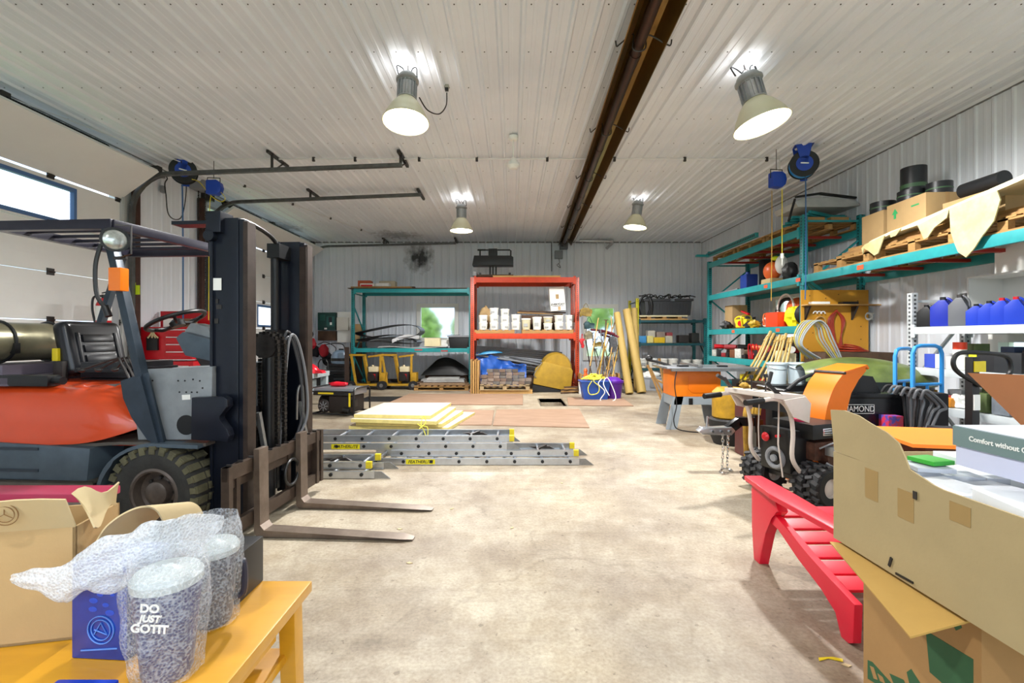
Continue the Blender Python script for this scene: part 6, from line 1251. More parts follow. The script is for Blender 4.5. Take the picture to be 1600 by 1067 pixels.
random.seed(77)
for k, (Y_, dx, w, h, hx, nm, lab) in enumerate(((10.75,.12,.26,.16,'2A2A2C','tool_pouch','dark tool pouch beside the carton on the third teal shelf'),(10.45,.5,.3,.25,'1E2022','machine_case','black machine case behind the yellow chainsaw'),(9.75,.15,.3,.12,'3A3632','engine_tool','dark engine tool between the chainsaws on the third shelf'),(9.5,.12,.22,.14,'D8B020','brush_cutter_head','yellow and black machine head left of the orange chainsaw'),(9.0,.5,.25,.3,'2C2E30','machine_case','black machine case behind the red case'))):
    mb = MB(); mb.sph((0,0,h*.5),1,(w*.45,w*.5,h*.55),14,9,.7,2.5,k)
    for v in mb.bm.verts: v.co.z = max(0, v.co.z)
    solo(nm, mb, M('shelf_tool_%d'%k,hx,.45,0,.6,16), lab, 'tool', loc=(RX+dx,Y_,z))
# level .97: power tools
z = .972
random.seed(31)
nm_ = [('drill',1),('sander',0),('grinder',2),('clamp',1),('drill',0),('jump_starter',1),('grinder',0),('clamp',1),('drill',2),('router',0),('charger',2),('drill',1)]
colr = [(m_redp,'red'),(m_black,'black'),(M('maroon_tool','8A2A30',.5),'maroon'),(m_wplas,'white'),(M('tool_orange','E0662A'),'orange')]
for k in range(12):
    Y_ = 11.25-.29*k; mc, cn = colr[[0,3,2,1,1,0,4,1,2,0,3,1][k]]
    t_ = thing('power_tool', '%s power tool on the lowest teal shelf, %s from the far end' % (cn, ('first','second','third','fourth','fifth','sixth','seventh','eighth','ninth','tenth','eleventh','twelfth')[k]), 'power tool', (RX+.22+.15*(k%2),Y_,z), rnd(-1,1), 'power tools on the lowest teal shelf'); t_.scale = (1.25,1.25,1.2); t_.rotation_euler = (rnd(-.3,.3),0,rnd(-1.6,1.6))
    mb = MB(); mb.cyl((-.12,0,.19),(.12,0,.19),.05,.04,n=14); mb.cyl((.12,0,.19),(.17,0,.19),.02); part('motor_body', mb, mc, t_)
    mb = MB(); mb.bar((-.06,0,.17),(-.09,0,.05),.045,.05,(0,1,0)); mb.box(-.15,-.05,0,.0,.05,.06,bev=.01); part('grip_battery', mb, m_black, t_)
for k, (Y_, mc, lab) in enumerate(((10.9,m_wplas,'white'),(9.9,m_redp,'red'),(9.0,m_black,'black'))):
    t_ = thing('tool_case', '%s tool case at the back of the lowest teal shelf' % lab, 'case', (RX+.7,Y_,z)); mb = MB(); mb.box(-.15,-.25,0,.15,.25,.22,bev=.02); part('case', mb, mc, t_)
for k in range(3):
    mb = MB(); mb.tube([(0,-.06,0),(-.02,-.05,.26),(-.02,.05,.26),(0,.06,0),(0,.0,.1),(0,-.06,.01)],.012,6,cr=4); solo('red_clamp', mb, m_redp, 'open red clamp on the lowest teal shelf, %s of three' % ('far one','middle one','near one')[k], 'clamp', 'red clamps on the lowest teal shelf', loc=(RX+.06,9.55-.13*k,z+.012))
for k in range(14):
    Y_ = 11.3-.25*k; w, h = rnd(.1,.18), rnd(.06,.2); hx, cn = (('D8D8D0','white'),('1C1C20','black'),('A02028','red'),('7A4A2A','brown'))[[0,1,2,1,3,0,1,2,1,3,1,2,0,1][k]]
    wbox('tool_part', 'small %s tool part at the front of the lowest teal shelf, %s from far end' % (cn, ('1st','2nd','3rd','4th','5th','6th','7th','8th','9th','10th','11th','12th','13th','14th')[k]), 'tool part', RX+.03,Y_-w/2,z,RX+.12,Y_+w/2,z+h, M('part_'+cn,hx,.5,0,.4,20), rz=rnd(-.5,.5), group='small parts on the lowest teal shelf', bev=.015)
# floor level under the right rack
for k, (Y_, w, h, hx, lab) in enumerate(((11.0,.6,.42,'1A6A70','teal crate on the floor under the tall rack, farthest'),(10.2,.6,.5,'1A1A1E','black crate on the floor under the tall rack'),(9.4,.7,.38,'2A2C30','charcoal case on the floor under the tall rack'),(8.5,.7,.62,'20262A','dark bin on the floor under the tall rack, nearest'))):
    wbox('floor_crate', lab, 'crate', RX+.12,Y_-w/2,.002,RX+.85,Y_+w/2,h, M('crate_%d'%k,hx,.5,0,.2,6), bev=.02)
wbox('yellow_case', 'small yellow case on the black crate under the tall rack', 'case', RX+.2,10.0,.502,RX+.5,10.3,.62, m_yel, bev=.02); wbox('red_case', 'small red case on the charcoal case under the tall rack', 'case', RX+.2,9.2,.382,RX+.45,9.5,.6, m_redp, bev=.02)
# bay 2 on level 2.42
for k, Y_ in enumerate((6.9,5.65,4.6)): pallet('pallet on the high near bay of the teal rack, %s' % ('farthest, its end blocks showing','middle one','nearest')[k], (RX+.5,Y_,2.422), PI/2, 1.15 if k < 2 else .9, .98, .15)
m_brcard = M('brown_board','A47C4C',.8,0,.3,4)
for k in range(3): wbox('flat_carton', 'flattened brown carton on the high pallets, %s' % ('lowest','middle one','topmost')[k], 'cardboard', RX+.04+.03*k,4.2,2.573+.03*k,RX+.95,7.0-.1*k,2.60+.03*k, m_brcard if k%2 else m_wood, rz=.01*k, bev=0)
cream = thing('foam_sheet', 'torn cream foam sheet hanging off the high near shelf of the teal rack', 'foam sheet', (RX,5.2,2.66))
def rp(px, py, x=RX-.05): q_ = R(px, py, x); return (q_.y, q_.z)
mb = MB(); 
A_ = [(1361,376),(1393,361),(1440,345),(1487,322),(1561,291),(1600,274),(1640,256)]; top = [rp(*p) for p in A_]; bot = [(y, z_-.035) for y, z_ in top]
mb.prism(top+bot[::-1], RX-.055, RX+.0, 'x'); mb.prism([(4.15,2.95),(6.3,2.68),(6.3,2.66),(4.15,2.93)], RX, RX+.55, 'x'); part('sheet', mb, m_foam, cream, world=True, sm=0)
for pl in ([(1486,326),(1530,308),(1561,298),(1566,312),(1556,345),(1535,372),(1525,388),(1512,402),(1500,394),(1494,380),(1488,362),(1487,345)],
           [(1436,352),(1486,326),(1482,340),(1462,356),(1452,371),(1446,374),(1441,362)],
           [(1353,382),(1384,368),(1378,385),(1374,396),(1368,399),(1359,392),(1352,388),(1350,396),(1348,388)],
           [(1392,364),(1410,357),(1402,368),(1394,371)]):
    mb = MB(); mb.prism([rp(*p) for p in pl], RX-.07, RX-.057, 'x'); part('hanging_flap', mb, M('stained_cream_foam','D8CC98',.8,0,.6,5,col2='A08E58'), cream, world=True, sm=0)
wbox('storage_plank', 'brown plank under the cartons on the high near shelf', 'plank', RX+.15,5.3,2.665,RX+.9,6.9,2.70, m_wood, bev=0)
carton('tan carton holding black rolls on the high shelf, left one', (RX+.42,6.55,2.70), .36,.42,.42, -.05)
t_ = carton('tan carton with a green arrow on the high shelf, right one', (RX+.45,5.95,2.70), .5,.62,.44, -.04)
mb = MB(); mb.prism([(.12,.30),(.17,.37),(.22,.30),(.19,.30),(.19,.24),(.15,.24),(.15,.30)],-.252,-.250,'x'); mb.cb((-.2505,-.15,.33),(.001,.12,.02)); part('green_arrow', mb, M('green_print','2E9A5A',.6), t_)
m_blk = M('black_roll_plastic','16181C',.4,0,.2,8)
for k, (x_, y_, z_, r, h, lab) in enumerate(((.62,6.98,2.61,.11,.5,'black roll standing on the shelf left of the tan cartons'),(.42,6.60,3.122,.15,.16,'short black roll on the left tan carton'),(.55,6.25,3.142,.14,.50,'tall black roll standing highest above the cartons'),(.38,6.08,3.142,.15,.14,'low wide black roll on the right tan carton'),(.5,5.82,3.142,.13,.16,'black roll at the right end of the right tan carton'))):
    t_ = thing('plastic_roll', lab, 'roll', (RX+x_,y_,z_), group='black rolls on the high shelf'); mb = MB(); mb.lathe([(r*.6,0),(r,0),(r,h),(r*.7,h),(r*.65,h*.6)], n=24); part('roll', mb, m_blk, t_)
    mb = MB(); mb.lathe([(r+.002,h*.45),(r+.003,h*.55)], n=24, capa=False, capb=False); part('green_band', mb, M('dark_green_band','3A5A3A',.5), t_)
t_ = thing('plastic_roll', 'long black roll lying down right of the tan cartons', 'roll', (RX+.4,5.15,2.95+.12)); mb = MB(); mb.cyl((0,-.2,0),(0,.25,0),.085,n=24); part('roll', mb, m_blk, t_)
wbox('low_carton', 'brown carton under the lying black roll', 'box', RX+.25,4.8,2.665,RX+.7,5.5,2.955, m_card)
# plywood tool board at the rack end
YB = 7.66
t_ = thing('tool_board', 'golden plywood tool board mounted at the end of the teal rack', 'tool board', (X(1304,YB),YB,1.0))
mb = MB(); mb.box(X(1252,YB),YB,1.02,X(1357,YB),YB+.02,Z(453,YB)); part('plywood_back', mb, M('golden_plywood','CC9228',.6,0,.3,3,col2='A87018',stretch=(1,1,.4)), t_, world=True)
mb = MB(); mb.box(X(1252,YB),YB-.16,Z(477,YB)-.01,X(1386,YB),YB-.001,Z(477,YB)+.01); part('narrow_shelf', mb, m_ply, t_, world=True)
for px in (1258,1331):
    mb = MB(); mb.prism([(YB-.14,Z(479,YB)),(YB-.001,Z(479,YB)),(YB-.001,Z(500,YB))], X(px,YB)-.015, X(px,YB)+.015, 'x'); part('bracket', mb, m_dsteel, t_, world=True)
mb = MB()
for px, py in ((1265,462),(1290,466),(1310,460),(1340,470),(1345,510),(1345,530),(1270,520),(1335,545),(1262,545),(1330,490)): mb.cyl((X(px,YB),YB-.001,Z(py,YB)),(X(px,YB),YB-.006,Z(py,YB)),.008,n=8)
part('peg_holes', mb, m_dwood, t_, world=True)['kind'] = 'stuff'
wbox('paper_pad', 'white paper pad lying on the narrow shelf of the tool board', 'paper', X(1262,YB),YB-.14,Z(477,YB)+.011,X(1288,YB),YB-.02,Z(477,YB)+.05, m_paper); wbox('dark_case', 'flat dark case on the narrow shelf of the tool board', 'case', X(1308,YB),YB-.14,Z(477,YB)+.011,X(1332,YB),YB-.02,Z(477,YB)+.05, m_black)
mb = MB(); mb.torus(P(1282,503,YB-.03),.085,.012,(0,1,0),n=22); solow('tan_hoop', mb, m_ply, 'tan hoop hanging on the plywood tool board', 'hoop')
for k in range(3):
    c_ = P(1274+6*k,490,YB-.03); mb = MB(); mb.torus(c_,.035,.01,(0,1,0),a0=0,a1=PI,n=12); solow('white_clip', mb, m_wplas, 'small white pipe clip on the tool board, %s one' % ('left','middle','right')[k], 'clip', 'white pipe clips on the tool board')
mb = MB()
for k in range(5): mb.tube([P(1308,484,YB-.05),P(1302-2*k,500,YB-.04-.01*k),P(1304-k,525,YB-.05),P(1308+2*k,545,YB-.06),P(1314,525,YB-.05),P(1315+1.2*k,500,YB-.04),P(1308,486,YB-.05)],.011,6,cr=6)
solow('red_hose', mb, M('rust_red_hose','9A3018',.5), 'rust-red hose bundle hanging on the plywood tool board', 'hose')
mb = MB()
for k in range(4): mb.torus((0,0,.02+.022*k),.2-.03*k,.012,(.1*k,0,1),n=24,k=6)
solo('hose_pile', mb, M('rust_red_hose','9A3018'), 'red hose lying coiled at the foot of the tool board', 'hose', loc=(X(1310,YB),YB-.32,Z(549,YB)))
wbox('low_cabinet', 'dark cabinet behind the canoe under the tool board', 'cabinet', X(1255,YB),YB-.55,0,X(1357,YB),YB-.02,Z(549,YB)-.002, m_dwood)
mb = MB(); mb.cyl(P(1357,477,YB),P(1386,477,YB),.008); mb.cyl(P(1369,477,YB),P(1369,489,YB),.006); solow('hook_rod', mb, m_dsteel, 'thin rod sticking out right of the tool board', 'rod')
for k in range(3):
    mb = MB(); c_ = P(1357+9*k,494,YB); mb.torus(c_,.05,.018,(.3,1,0),n=20); solow('white_ring', mb, m_wplas, 'white plastic ring on the rod right of the board, %s' % ('left one','middle one','right one')[k], 'ring', 'white rings on the rod')
# bent grey conduits over the post
for k in range(6):
    dx = .045*k; mb = MB(); Yk = 7.1-.03*k
    mb.tube([P(1262+4*k,560,Yk),P(1245+2*k,542,Yk),P(1241+3*k,525,Yk),P(1250+4*k,506,Yk),P(1262+4*k,501,Yk),P(1273+4*k,510,Yk),P(1277+5*k,530,Yk),P(1290+4*k,548,Yk),P(1300+3*k,560,Yk)],.011,8,cr=6); solow('bent_conduit', mb, M('pale_grey_conduit','9EA4A4',.4) if k%3 else M('dull_yellow_conduit','B8A850',.5), '%s bent conduit arched over the rack post, %s from the left' % ('grey' if k%3 else 'yellow-grey', ('first','second','third','fourth','fifth','sixth')[k]), 'conduit', 'bent conduits at the rack post')
# wooden handles bundle
random.seed(12)
for k in range(9):
    mb = MB(); p0 = P(1156+8*k+rnd(-3,3),598,7.3-.06*k); p1 = P(1196+5*k,528+rnd(-5,8),7.7-.05*k); p0.z = p0.z-.0; d_ = (p1-p0); p00 = p0-d_*(p0.z/d_.z) if False else p0
    mb.tube([p0,p0.lerp(p1,.5)+Vector((.02,0,-.01)),p1],.016,8,cr=3); u_ = d_.normalized(); mb.cyl(p1-u_*.03,p1+u_*.10,.024,n=8); solow('long_shovel', mb, M('ash_handle','C8A860',.5,0,.25,6), 'pale wooden handle in the leaning bundle behind the saw, %s from the left' % ('first','second','third','fourth','fifth','sixth','seventh','eighth','ninth')[k], 'handle', 'wooden handles leaning by the right rack')
wbox('handle_crate', 'low dark crate supporting the leaning wooden handles', 'crate', X(1165,7.2),6.9,.002,X(1225,7.2),7.5,Z(600,7.3), m_dwood)
for k, px in enumerate((1222,1236)):
    wbox('pale_block', 'pale upright block beside the wooden handles, %s one' % ('left','right')[k], 'block', X(px-6,7.6),7.55,0.0,X(px+5,7.6),7.7,Z(548+4*k,7.6), m_foam)
# pails on a stand
wbox('cart_bed', 'dark low cart under the three white pails', 'cart', X(1200,6.2),6.1,.002,X(1325,6.4),6.8,Z(600,6.3), m_black)
for k, (px, r) in enumerate(((1214,.125),(1246,.125),(1298,.15))): pail((X(px,6.35),6.35,Z(600,6.3)+.003), 'pale open pail behind the snow blower, %s' % ('left one','middle one','right one')[k], r,.28,M('pale_blue_pail','C4D2D8',.45),'pale pails behind the snow blower',0,True)
# olive canoe
t_ = thing('canoe', 'camouflage green upturned canoe behind the snow blower', 'canoe', (X(1340,5.9),5.95,.62), -.25)
m_camo = M('camouflage_green','7A8A48',.35,0,.8,2.2,col2='2E3A20',coat=.3)
mb = MB(); mb.sheet(lambda u, v: (-.62+1.5*u, -.38*math.cos(PI*v)*math.sin(PI*min(1,.12+.9*u))**.5, .24+.32*math.sin(PI*v)**.8*math.sin(PI*min(1,.15+.8*u))**.6-.05*u), 30, 16, .012); part('hull', mb, m_camo, t_, sm=60)
mb = MB(); mb.sheet(lambda u, v: (-.55+1.4*u, -.40*math.sin(PI*min(1,.12+.9*u))**.5, .0+.26*v), 20, 3, .012); part('lower_hull', mb, M('black_hull','1A1D1A',.35), t_, sm=60)
mb = MB(); mb.tube([(-.2,-.42,.2),(-.15,-.46,.26),(.0,-.46,.27),(.05,-.42,.2)],.014,6,cr=4); part('carry_handle', mb, M('pale_rope','C8C8B8',.6), t_)
for x_ in (-.35,.45): wbox('trestle', 'dark trestle holding up the green canoe, %s' % ('left one' if x_ < 0 else 'right one'), 'trestle', X(1340,5.9)+x_-.05,5.75,.002,X(1340,5.9)+x_+.05,6.15,.62, m_dwood)
# black sled with pump
t_ = thing('plastic_sled', 'black plastic sled with hoses behind the snow blower', 'sled', (X(1262,5.5),5.5,.70))
mb = MB(); mb.prism([(-.45,.12),(-.38,.0),(.40,.0),(.47,.14),(.44,.16),(.36,.04),(-.34,.04),(-.42,.14)],-.3,.3,'y',bev=.015); part('tray', mb, m_black, t_)
mb = MB(); mb.tube([(-.35,-.2,.12),(-.2,-.2,.24),(0,-.18,.30),(.2,-.15,.26)],.022,8,cr=6); mb.sph((.15,-.1,.17),.1,(1.6,.9,.7),14,8,.5,4,3); mb.sph((.3,-.18,.2),.05,(1.6,.9,1),10,6); part('hose_and_pump', mb, m_rub, t_)
wbox('sled_stand', 'black crate carrying the plastic sled', 'crate', X(1240,5.5),5.3,.002,X(1290,5.5),5.75,.69, m_black)
# ================================================================== GREY SHELVING
gx, gy = 4.85, 5.78
gr = rack('light grey metal shelving along the right wall with jugs', (gx,gy,0), -PI/2, [0,1.9], .72, [Z(458,gy)]*2, [(0,1,1.53),(0,1,1.05),(0,1,.62)], m_gp, M('light_grey_enamel','C4CACC',.4), pw=.075, bh=.085, cat='shelving', deck=True, mdeck=M('light_grey_enamel','C4CACC'), braces=True)
def jug(label, loc, w, h, mat, rz=0, capm=None, grp='jugs on the grey shelf'):
    t_ = thing('jug', label, 'jug', loc, rz, grp)
    mb = MB(); mb.prism([(-w/2,0),(w/2,0),(w/2,h*.62),(w*.2,h*.95),(-w*.1,h*.95),(-w/2,h*.7)],-w*.38,w*.38,'y',bev=w*.09); part('bottle', mb, mat, t_)
    mb = MB(); mb.tube([(-w*.05,0,h*.9),(w*.15,0,h*1.02),(w*.46,0,h*.82),(w*.46,0,h*.5)],w*.07,8,cr=5); part('handle', mb, mat, t_)
    mb = MB(); mb.cyl((-w*.0,0,h*.94),(-w*.0,0,h*1.06),w*.16,n=14); part('cap', mb, capm or m_black, t_); return t_
zj = 1.532
for px, w, h, mt, lab, cp in ((1448,.16,.25,m_black,'black jug, leftmost on the grey shelf',None),(1474,.20,.32,M('deep_blue_plastic','1A2C9C',.35),'large dark blue jug, second from the left on the grey shelf',None),(1500,.17,.33,M('jug_grey','5E6064',.45),'grey jug, third from the left on the grey shelf',m_dsteel),
   (1526,.15,.22,m_blue,'bright blue bottle, first of four on the grey shelf',None),(1546,.15,.24,m_blue,'bright blue bottle, second of four on the grey shelf',None),(1566,.15,.26,m_blue,'bright blue bottle with red cap, third of four on the grey shelf',m_redp),(1588,.15,.26,m_blue,'bright blue bottle with red cap, last of four at the frame edge',m_redp)):
    Xc = 4.98; q_ = R(px, 512, Xc); jug(lab, (Xc,q_.y,zj), w, h, mt, -PI/2+.5, cp)
zj = 1.052
for i, (px, py, w, h, hx, lab) in enumerate(((1462,560,.13,.16,'3048B0','blue and white box on the middle grey shelf'),(1476,560,.08,.16,'E8E8F0','white bottle box next to the blue box'),(1502,560,.2,.14,'D8D8D0','white radio-like box on the middle grey shelf'),(1530,565,.08,.2,'E8E020','yellow labelled tin on the middle grey shelf'),(1555,565,.22,.2,'1A1A1E','black box on the middle grey shelf'),(1585,565,.24,.2,'202226','long black case on the middle grey shelf, right'))):
    Xc = 5.0; q_ = R(px, py, Xc); wbox('shelf_box', lab, 'box', Xc-.08,q_.y-w/2,zj,Xc+.1,q_.y+w/2,zj+h, M('shelfbox_%d'%i,hx,.5), rz=.1)
t_ = thing('orange_jar', 'orange-lidded jar on the middle grey shelf, between the boxes', 'jar', (5.06,5.35,zj)); mb = MB(); mb.lathe([(.06,0),(.06,.22),(.05,.24)],n=18); part('jar', mb, m_wplas, t_); mb = MB(); mb.lathe([(.062,.22),(.062,.30)],n=18); part('lid', mb, M('vermilion_plastic','E8401C'), t_)
for i, (px, lab) in enumerate(((1560,'white cloth heaped on the middle grey shelf boxes'),(1505,'white crumpled bag on the lowest grey shelf'))):
    Xc = 5.25; q_ = R(px, 545, Xc); mb = MB(); mb.sph((0,0,.06),.12,(.6,.9,.7),16,10,.6,4,i+3)
    for v in mb.bm.verts: v.co.z = max(0, v.co.z)
    solo('white_cloth', mb, m_paper, lab, 'cloth', loc=(5.02,5.12 if i == 0 else 5.3,zj if i == 0 else .622))
for i, (px, hx, h, lab) in enumerate(((1440,'C8A040',.16,'tan box on the lowest grey shelf'),(1470,'C83A3A',.12,'red tin on the lowest grey shelf'),(1485,'E0902A',.10,'orange tub on the lowest grey shelf'),(1540,'5A6A3A',.2,'olive bag on the lowest grey shelf'),(1575,'7A8088',.2,'grey box on the lowest grey shelf'))):
    Xc = 4.98; q_ = R(px, 610, Xc); wbox('shelf_item', lab, 'box', Xc-.08,q_.y-.09,.622,Xc+.12,q_.y+.09,.622+h, M('lowitem_%d'%i,hx,.6,0,.3,10), bev=.02)
random.seed(9)
ORD = ('first','second','third','fourth','fifth','sixth','seventh','eighth')
for sh, z_, nmz in ((0,1.052,'middle'),(1,.622,'lowest')):
    for k in range(8):
        Y_ = 5.55-.2*k; hx, cn = (('D8D0B8','cream'),('2A3A5A','navy'),('B83A30','red'),('6A7A4A','olive'),('1C1C20','black'),('D8DCE0','white'),('8A6A48','brown'),('C8B030','yellow'))[(k*3+sh*5)%8]
        wbox('storage_box', '%s storage box at the back of the %s grey shelf, %s from the far end' % (cn, nmz, ORD[k]), 'box', 5.18,Y_-rnd(.06,.09),z_,5.34,Y_+rnd(.06,.09),z_+rnd(.14,.3), M('backbox_'+cn,hx,.55,0,.3,12), rz=rnd(-.15,.15), group='boxes at the back of the grey shelving', bev=.008)
# wall cabinet and boxes on top
t_ = thing('wall_cabinet', 'open white cabinet on the right wall above the blue bottles', 'cabinet', (5.45,5.0,1.58)); m_cab = M('warm_grey_cabinet','D4D4D0',.5)
mb = MB(); th = .02; y0, y1, z0, z1 = 3.7, 5.62, 1.62, 2.12
mb.box(5.40,y0,z1-th,5.82,y1,z1); mb.box(5.40,y0,z0,5.82,y1,z0+th); mb.box(5.40,y1-th,z0+th,5.82,y1,z1-th); mb.box(5.40,y0,z0+th,5.82,y0+th,z1-th); mb.box(5.80,y0+th,z0+th,5.82,y1-th,z1-th); mb.box(5.41,4.7,z0+th,5.80,4.7+th,z1-th); part('carcass', mb, m_cab, t_, world=True)
wbox('white_carton', 'white carton on top of the white wall cabinet', 'box', 5.45,5.0,2.122,5.75,5.35,2.45, m_paper); wbox('speaker_box', 'black speaker beside the white carton on the wall cabinet', 'speaker', 5.42,4.6,2.122,5.7,4.95,2.4, m_black, bev=.01)
# blue hand trucks
def hand_truck(label, loc, rz, w=.42, h=1.28):
    t_ = thing('hand_truck', label, 'hand truck', loc, rz, 'blue hand trucks'); m_ = m_lblue
    mb = MB(); mb.tube([(-w/2,0,.05),(-w/2,0,h-.08),(-w/2+.03,0,h-.02),(-w/2+.1,0,h),(w/2-.1,0,h),(w/2-.03,0,h-.02),(w/2,0,h-.08),(w/2,0,.05)],.02,10); part('frame', mb, m_, t_)
    for z_ in (.35,.65,.92): mb = MB(); mb.cyl((-w/2,0,z_),(w/2,0,z_),.016,n=10); part('crossbar', mb, m_, t_)
    mb = MB(); mb.cyl((0,.0,.35),(0,0,.92),.014,n=8); part('centre_bar', mb, m_, t_)
    mb = MB(); mb.box(-w/2-.01,-.22,.02,w/2+.01,0,.03); part('toe_plate', mb, m_, t_)
    for s_ in (-1,1): mb = MB(); mb.cyl((s_*(w/2+.02),.08,.12),(s_*(w/2+.07),.08,.12),.12,n=20); part('wheel', mb, m_rub, t_)
    return t_
hand_truck('blue tube hand truck beside the grey shelving, left one', (X(1413,5.3),5.3,0), .5)
hand_truck('blue tube hand truck in front, right one beside the black cables', (X(1449,4.9),4.9,0), .25, .40, 1.32)
# pallet-jack style black handle
t_ = thing('pallet_jack', 'black pallet jack with curved handle and yellow label at right', 'pallet jack', (X(1519,4.0),4.0,0), .15)
mb = MB(); mb.prism([(-.04,.2),(.04,.2),(.035,1.24),(-.035,1.24)],-.03,.03,'y',bev=.006); part('post', mb, m_black, t_)
mb = MB(); mb.tube([(.03,-.05,1.0),(-.18,-.05,1.10),(-.25,-.05,1.18),(-.22,-.05,1.26),(-.1,-.05,1.28),(.2,-.05,1.26),(.30,-.05,1.22),(.32,-.05,1.12),(.26,-.05,1.06)],.018,8,cr=6); part('handle_loop', mb, m_black, t_)
mb = MB(); mb.cb((.03,-.035,1.16),(.11,.01,.09)); part('yellow_label', mb, m_yel, t_)
mb = MB(); mb.cb((.0,-.034,.86),(.06,.01,.13)); part('white_label', mb, m_paper, t_)
mb = MB(); mb.box(-.2,-.12,.05,.2,.1,.3,bev=.02); mb.box(-.28,.1,.06,-.12,.9,.11); mb.box(.12,.1,.06,.28,.9,.11); part('fork_base', mb, m_black, t_)
for s_ in (-.1,.1): mb = MB(); mb.cyl((s_-.03,-.08,.08),(s_+.03,-.08,.08),.08,n=16); part('wheel', mb, m_rub, t_)
# black cables bundle over a black case
t_ = thing('black_case', 'black soft case below the hand truck, right of the plough', 'case', (X(1446,4.75),4.75,0)); mb = MB(); mb.box(-.13,-.12,.0,.13,.12,.86,bev=.03); part('case', mb, M('black_cloth','15151A'), t_)
m_cab2 = M('grey_black_cable','6A6C70',.35)
for k in range(9):
    mb = MB(); a = 1383+7*k+rnd(-3,3); Yk = 4.62-.03*k
    mb.tube([P(a-2,612+1.5*k,Yk),P(a+8,602+k,Yk-.03),P(a+28+1.2*k,612+3*k,Yk-.05),P(a+34-1.0*k,645,Yk-.06),P(a+36-3*k,680,Yk-.05),P(a+26-2*k,705,Yk-.04)],.013,8,cr=6); solow('thick_cable', mb, m_cab2 if k%3 else m_rub, 'thick grey-black cable draped over the black case, %s from the left' % ('first','second','third','fourth','fifth','sixth','seventh','eighth','ninth')[k], 'cable', 'thick cables by the hand truck')
t_ = thing('black_basket', 'black folded soft cooler right of the thick cables', 'bag', (X(1508,3.9),3.85,.35)); mb = MB(); mb.prism([(-.22,0),(.22,0),(.24,.30),(-.24,.32)],-.15,.15,'y',bev=.03); part('bag', mb, M('black_cloth','15151A'), t_)
mb = MB(); mb.tube([(-.24,-.15,.31),(0,-.17,.34),(.24,-.15,.30)],.012,6,cr=5); part('piping', mb, m_grey, t_)
wbox('green_carton', 'green and white printed carton under the black cooler', 'box', X(1475,3.9),3.75,.002,X(1525,3.9),4.0,.348, M('lime_carton','6AB04A',.5,0,.6,9,col2='F0F0E8'))
wbox('patterned_carton', 'red, white and blue carton behind the plough blade', 'box', X(1385,4.75),4.72,.002,X(1408,4.75),4.95,.62, M('red_blue_print','C83048',.5,0,.9,14,col2='2A48A8',lo=.45,hi=.55))
wbox('orange_board', 'bright orange flat board behind the big carton', 'board', X(1372,3.0),2.62,.78,X(1505,3.0),3.2,.80, M('safety_orange','F08A1C',.45), rz=-.2, bev=0)
wbox('low_trestle', 'low stand under the orange board', 'stand', X(1390,3.0)+.05,2.8,.002,X(1480,3.0),3.1,.779, m_dwood)
# plough blade
t_ = thing('plough_frame', 'long black plough blade with white lettering behind the snow blower', 'plough', (X(1340,4.85),4.9,0)); m_gb = M('gloss_black_paint','101114',.25,.2)
x0, x1 = X(1232,4.85)-t_.location.x, X(1452,4.85)-t_.location.x
mb = MB(); mb.box(x0,-.05,.42,x1,.12,.80,bev=.012); mb.box(x0,-.07,.78,x1,.13,.83,bev=.01); part('blade', mb, m_gb, t_)
mb = MB(); mb.box(x0,-.08,.38,x1,-.03,.43); part('grey_edge', mb, m_grey, t_)
for x_ in (x0+.1,x1-.2): mb = MB(); mb.box(x_,.0,0,x_+.08,.1,.42); part('leg', mb, m_gb, t_)
for px0_, px1_ in ((1255,1282),(1318,1366)):
    a, b_ = X(px0_,4.85)-t_.location.x, X(px1_,4.85)-t_.location.x; mb = MB()
    for u0,u1,v0,v1 in ((a,b_,.715,.72),(a,b_,.625,.63),(a,a+.005,.625,.72),(b_-.005,b_,.625,.72)): mb.box(u0,-.053,v0,u1,-.05,v1)
    part('white_outline', mb, m_paper, t_)
text('DIAMOND', .085, m_paper, t_, (X(1341,4.85)-t_.location.x,-.0525,.672), (PI/2,0,0), .0008, xs=.82)
mb = MB(); mb.cb((X(1265,4.85)-t_.location.x,-.052,.672),(.09,.002,.03)); part('small_label', mb, m_paper, t_)
mb = MB(); mb.prism([(X(1300,4.85)-t_.location.x,.83),(X(1385,4.85)-t_.location.x,.83),(X(1372,4.85)-t_.location.x,1.0),(X(1345,4.85)-t_.location.x,1.02),(X(1340,4.85)-t_.location.x,.9)],.02,.1,'y'); part('upper_bracket', mb, m_gb, t_)
# ================================================================== TABLE SAW
t_ = thing('table_saw', 'orange table saw with grey splayed legs', 'table saw', (X(1082,7.45),7.5,0)); m_so = M('saw_orange','E87A10',.4,0,.15,5)
mb = MB(); mb.box(-.36,-.25,.50,.36,.28,.90,bev=.02); part('cabinet', mb, m_so, t_)
mb = MB(); mb.prism([(-.08,.56),(.26,.56),(.30,.60),(.30,.82),(-.14,.82),(-.14,.62)],-.258,-.25,'y',bev=.004); part('recessed_panel', mb, M('saw_orange_dark','D86C08',.4), t_)
mb = MB(); mb.box(-.50,-.36,.93,.62,.36,.96,bev=.004); mb.box(.62,-.34,.93,.88,.34,.955); part('table_top', mb, m_alu, t_)
mb = MB(); mb.box(-.45,-.42,.90,.8,-.37,.945); mb.box(-.05,-.42,.96,.02,.38,1.0,bev=.008); part('fence', mb, m_steel, t_)
mb = MB(); mb.box(-.3,-.3,.962,-.15,-.2,.985); mb.box(.28,-.35,.955,.42,-.28,.985); part('mitre_gauge', mb, m_black, t_)
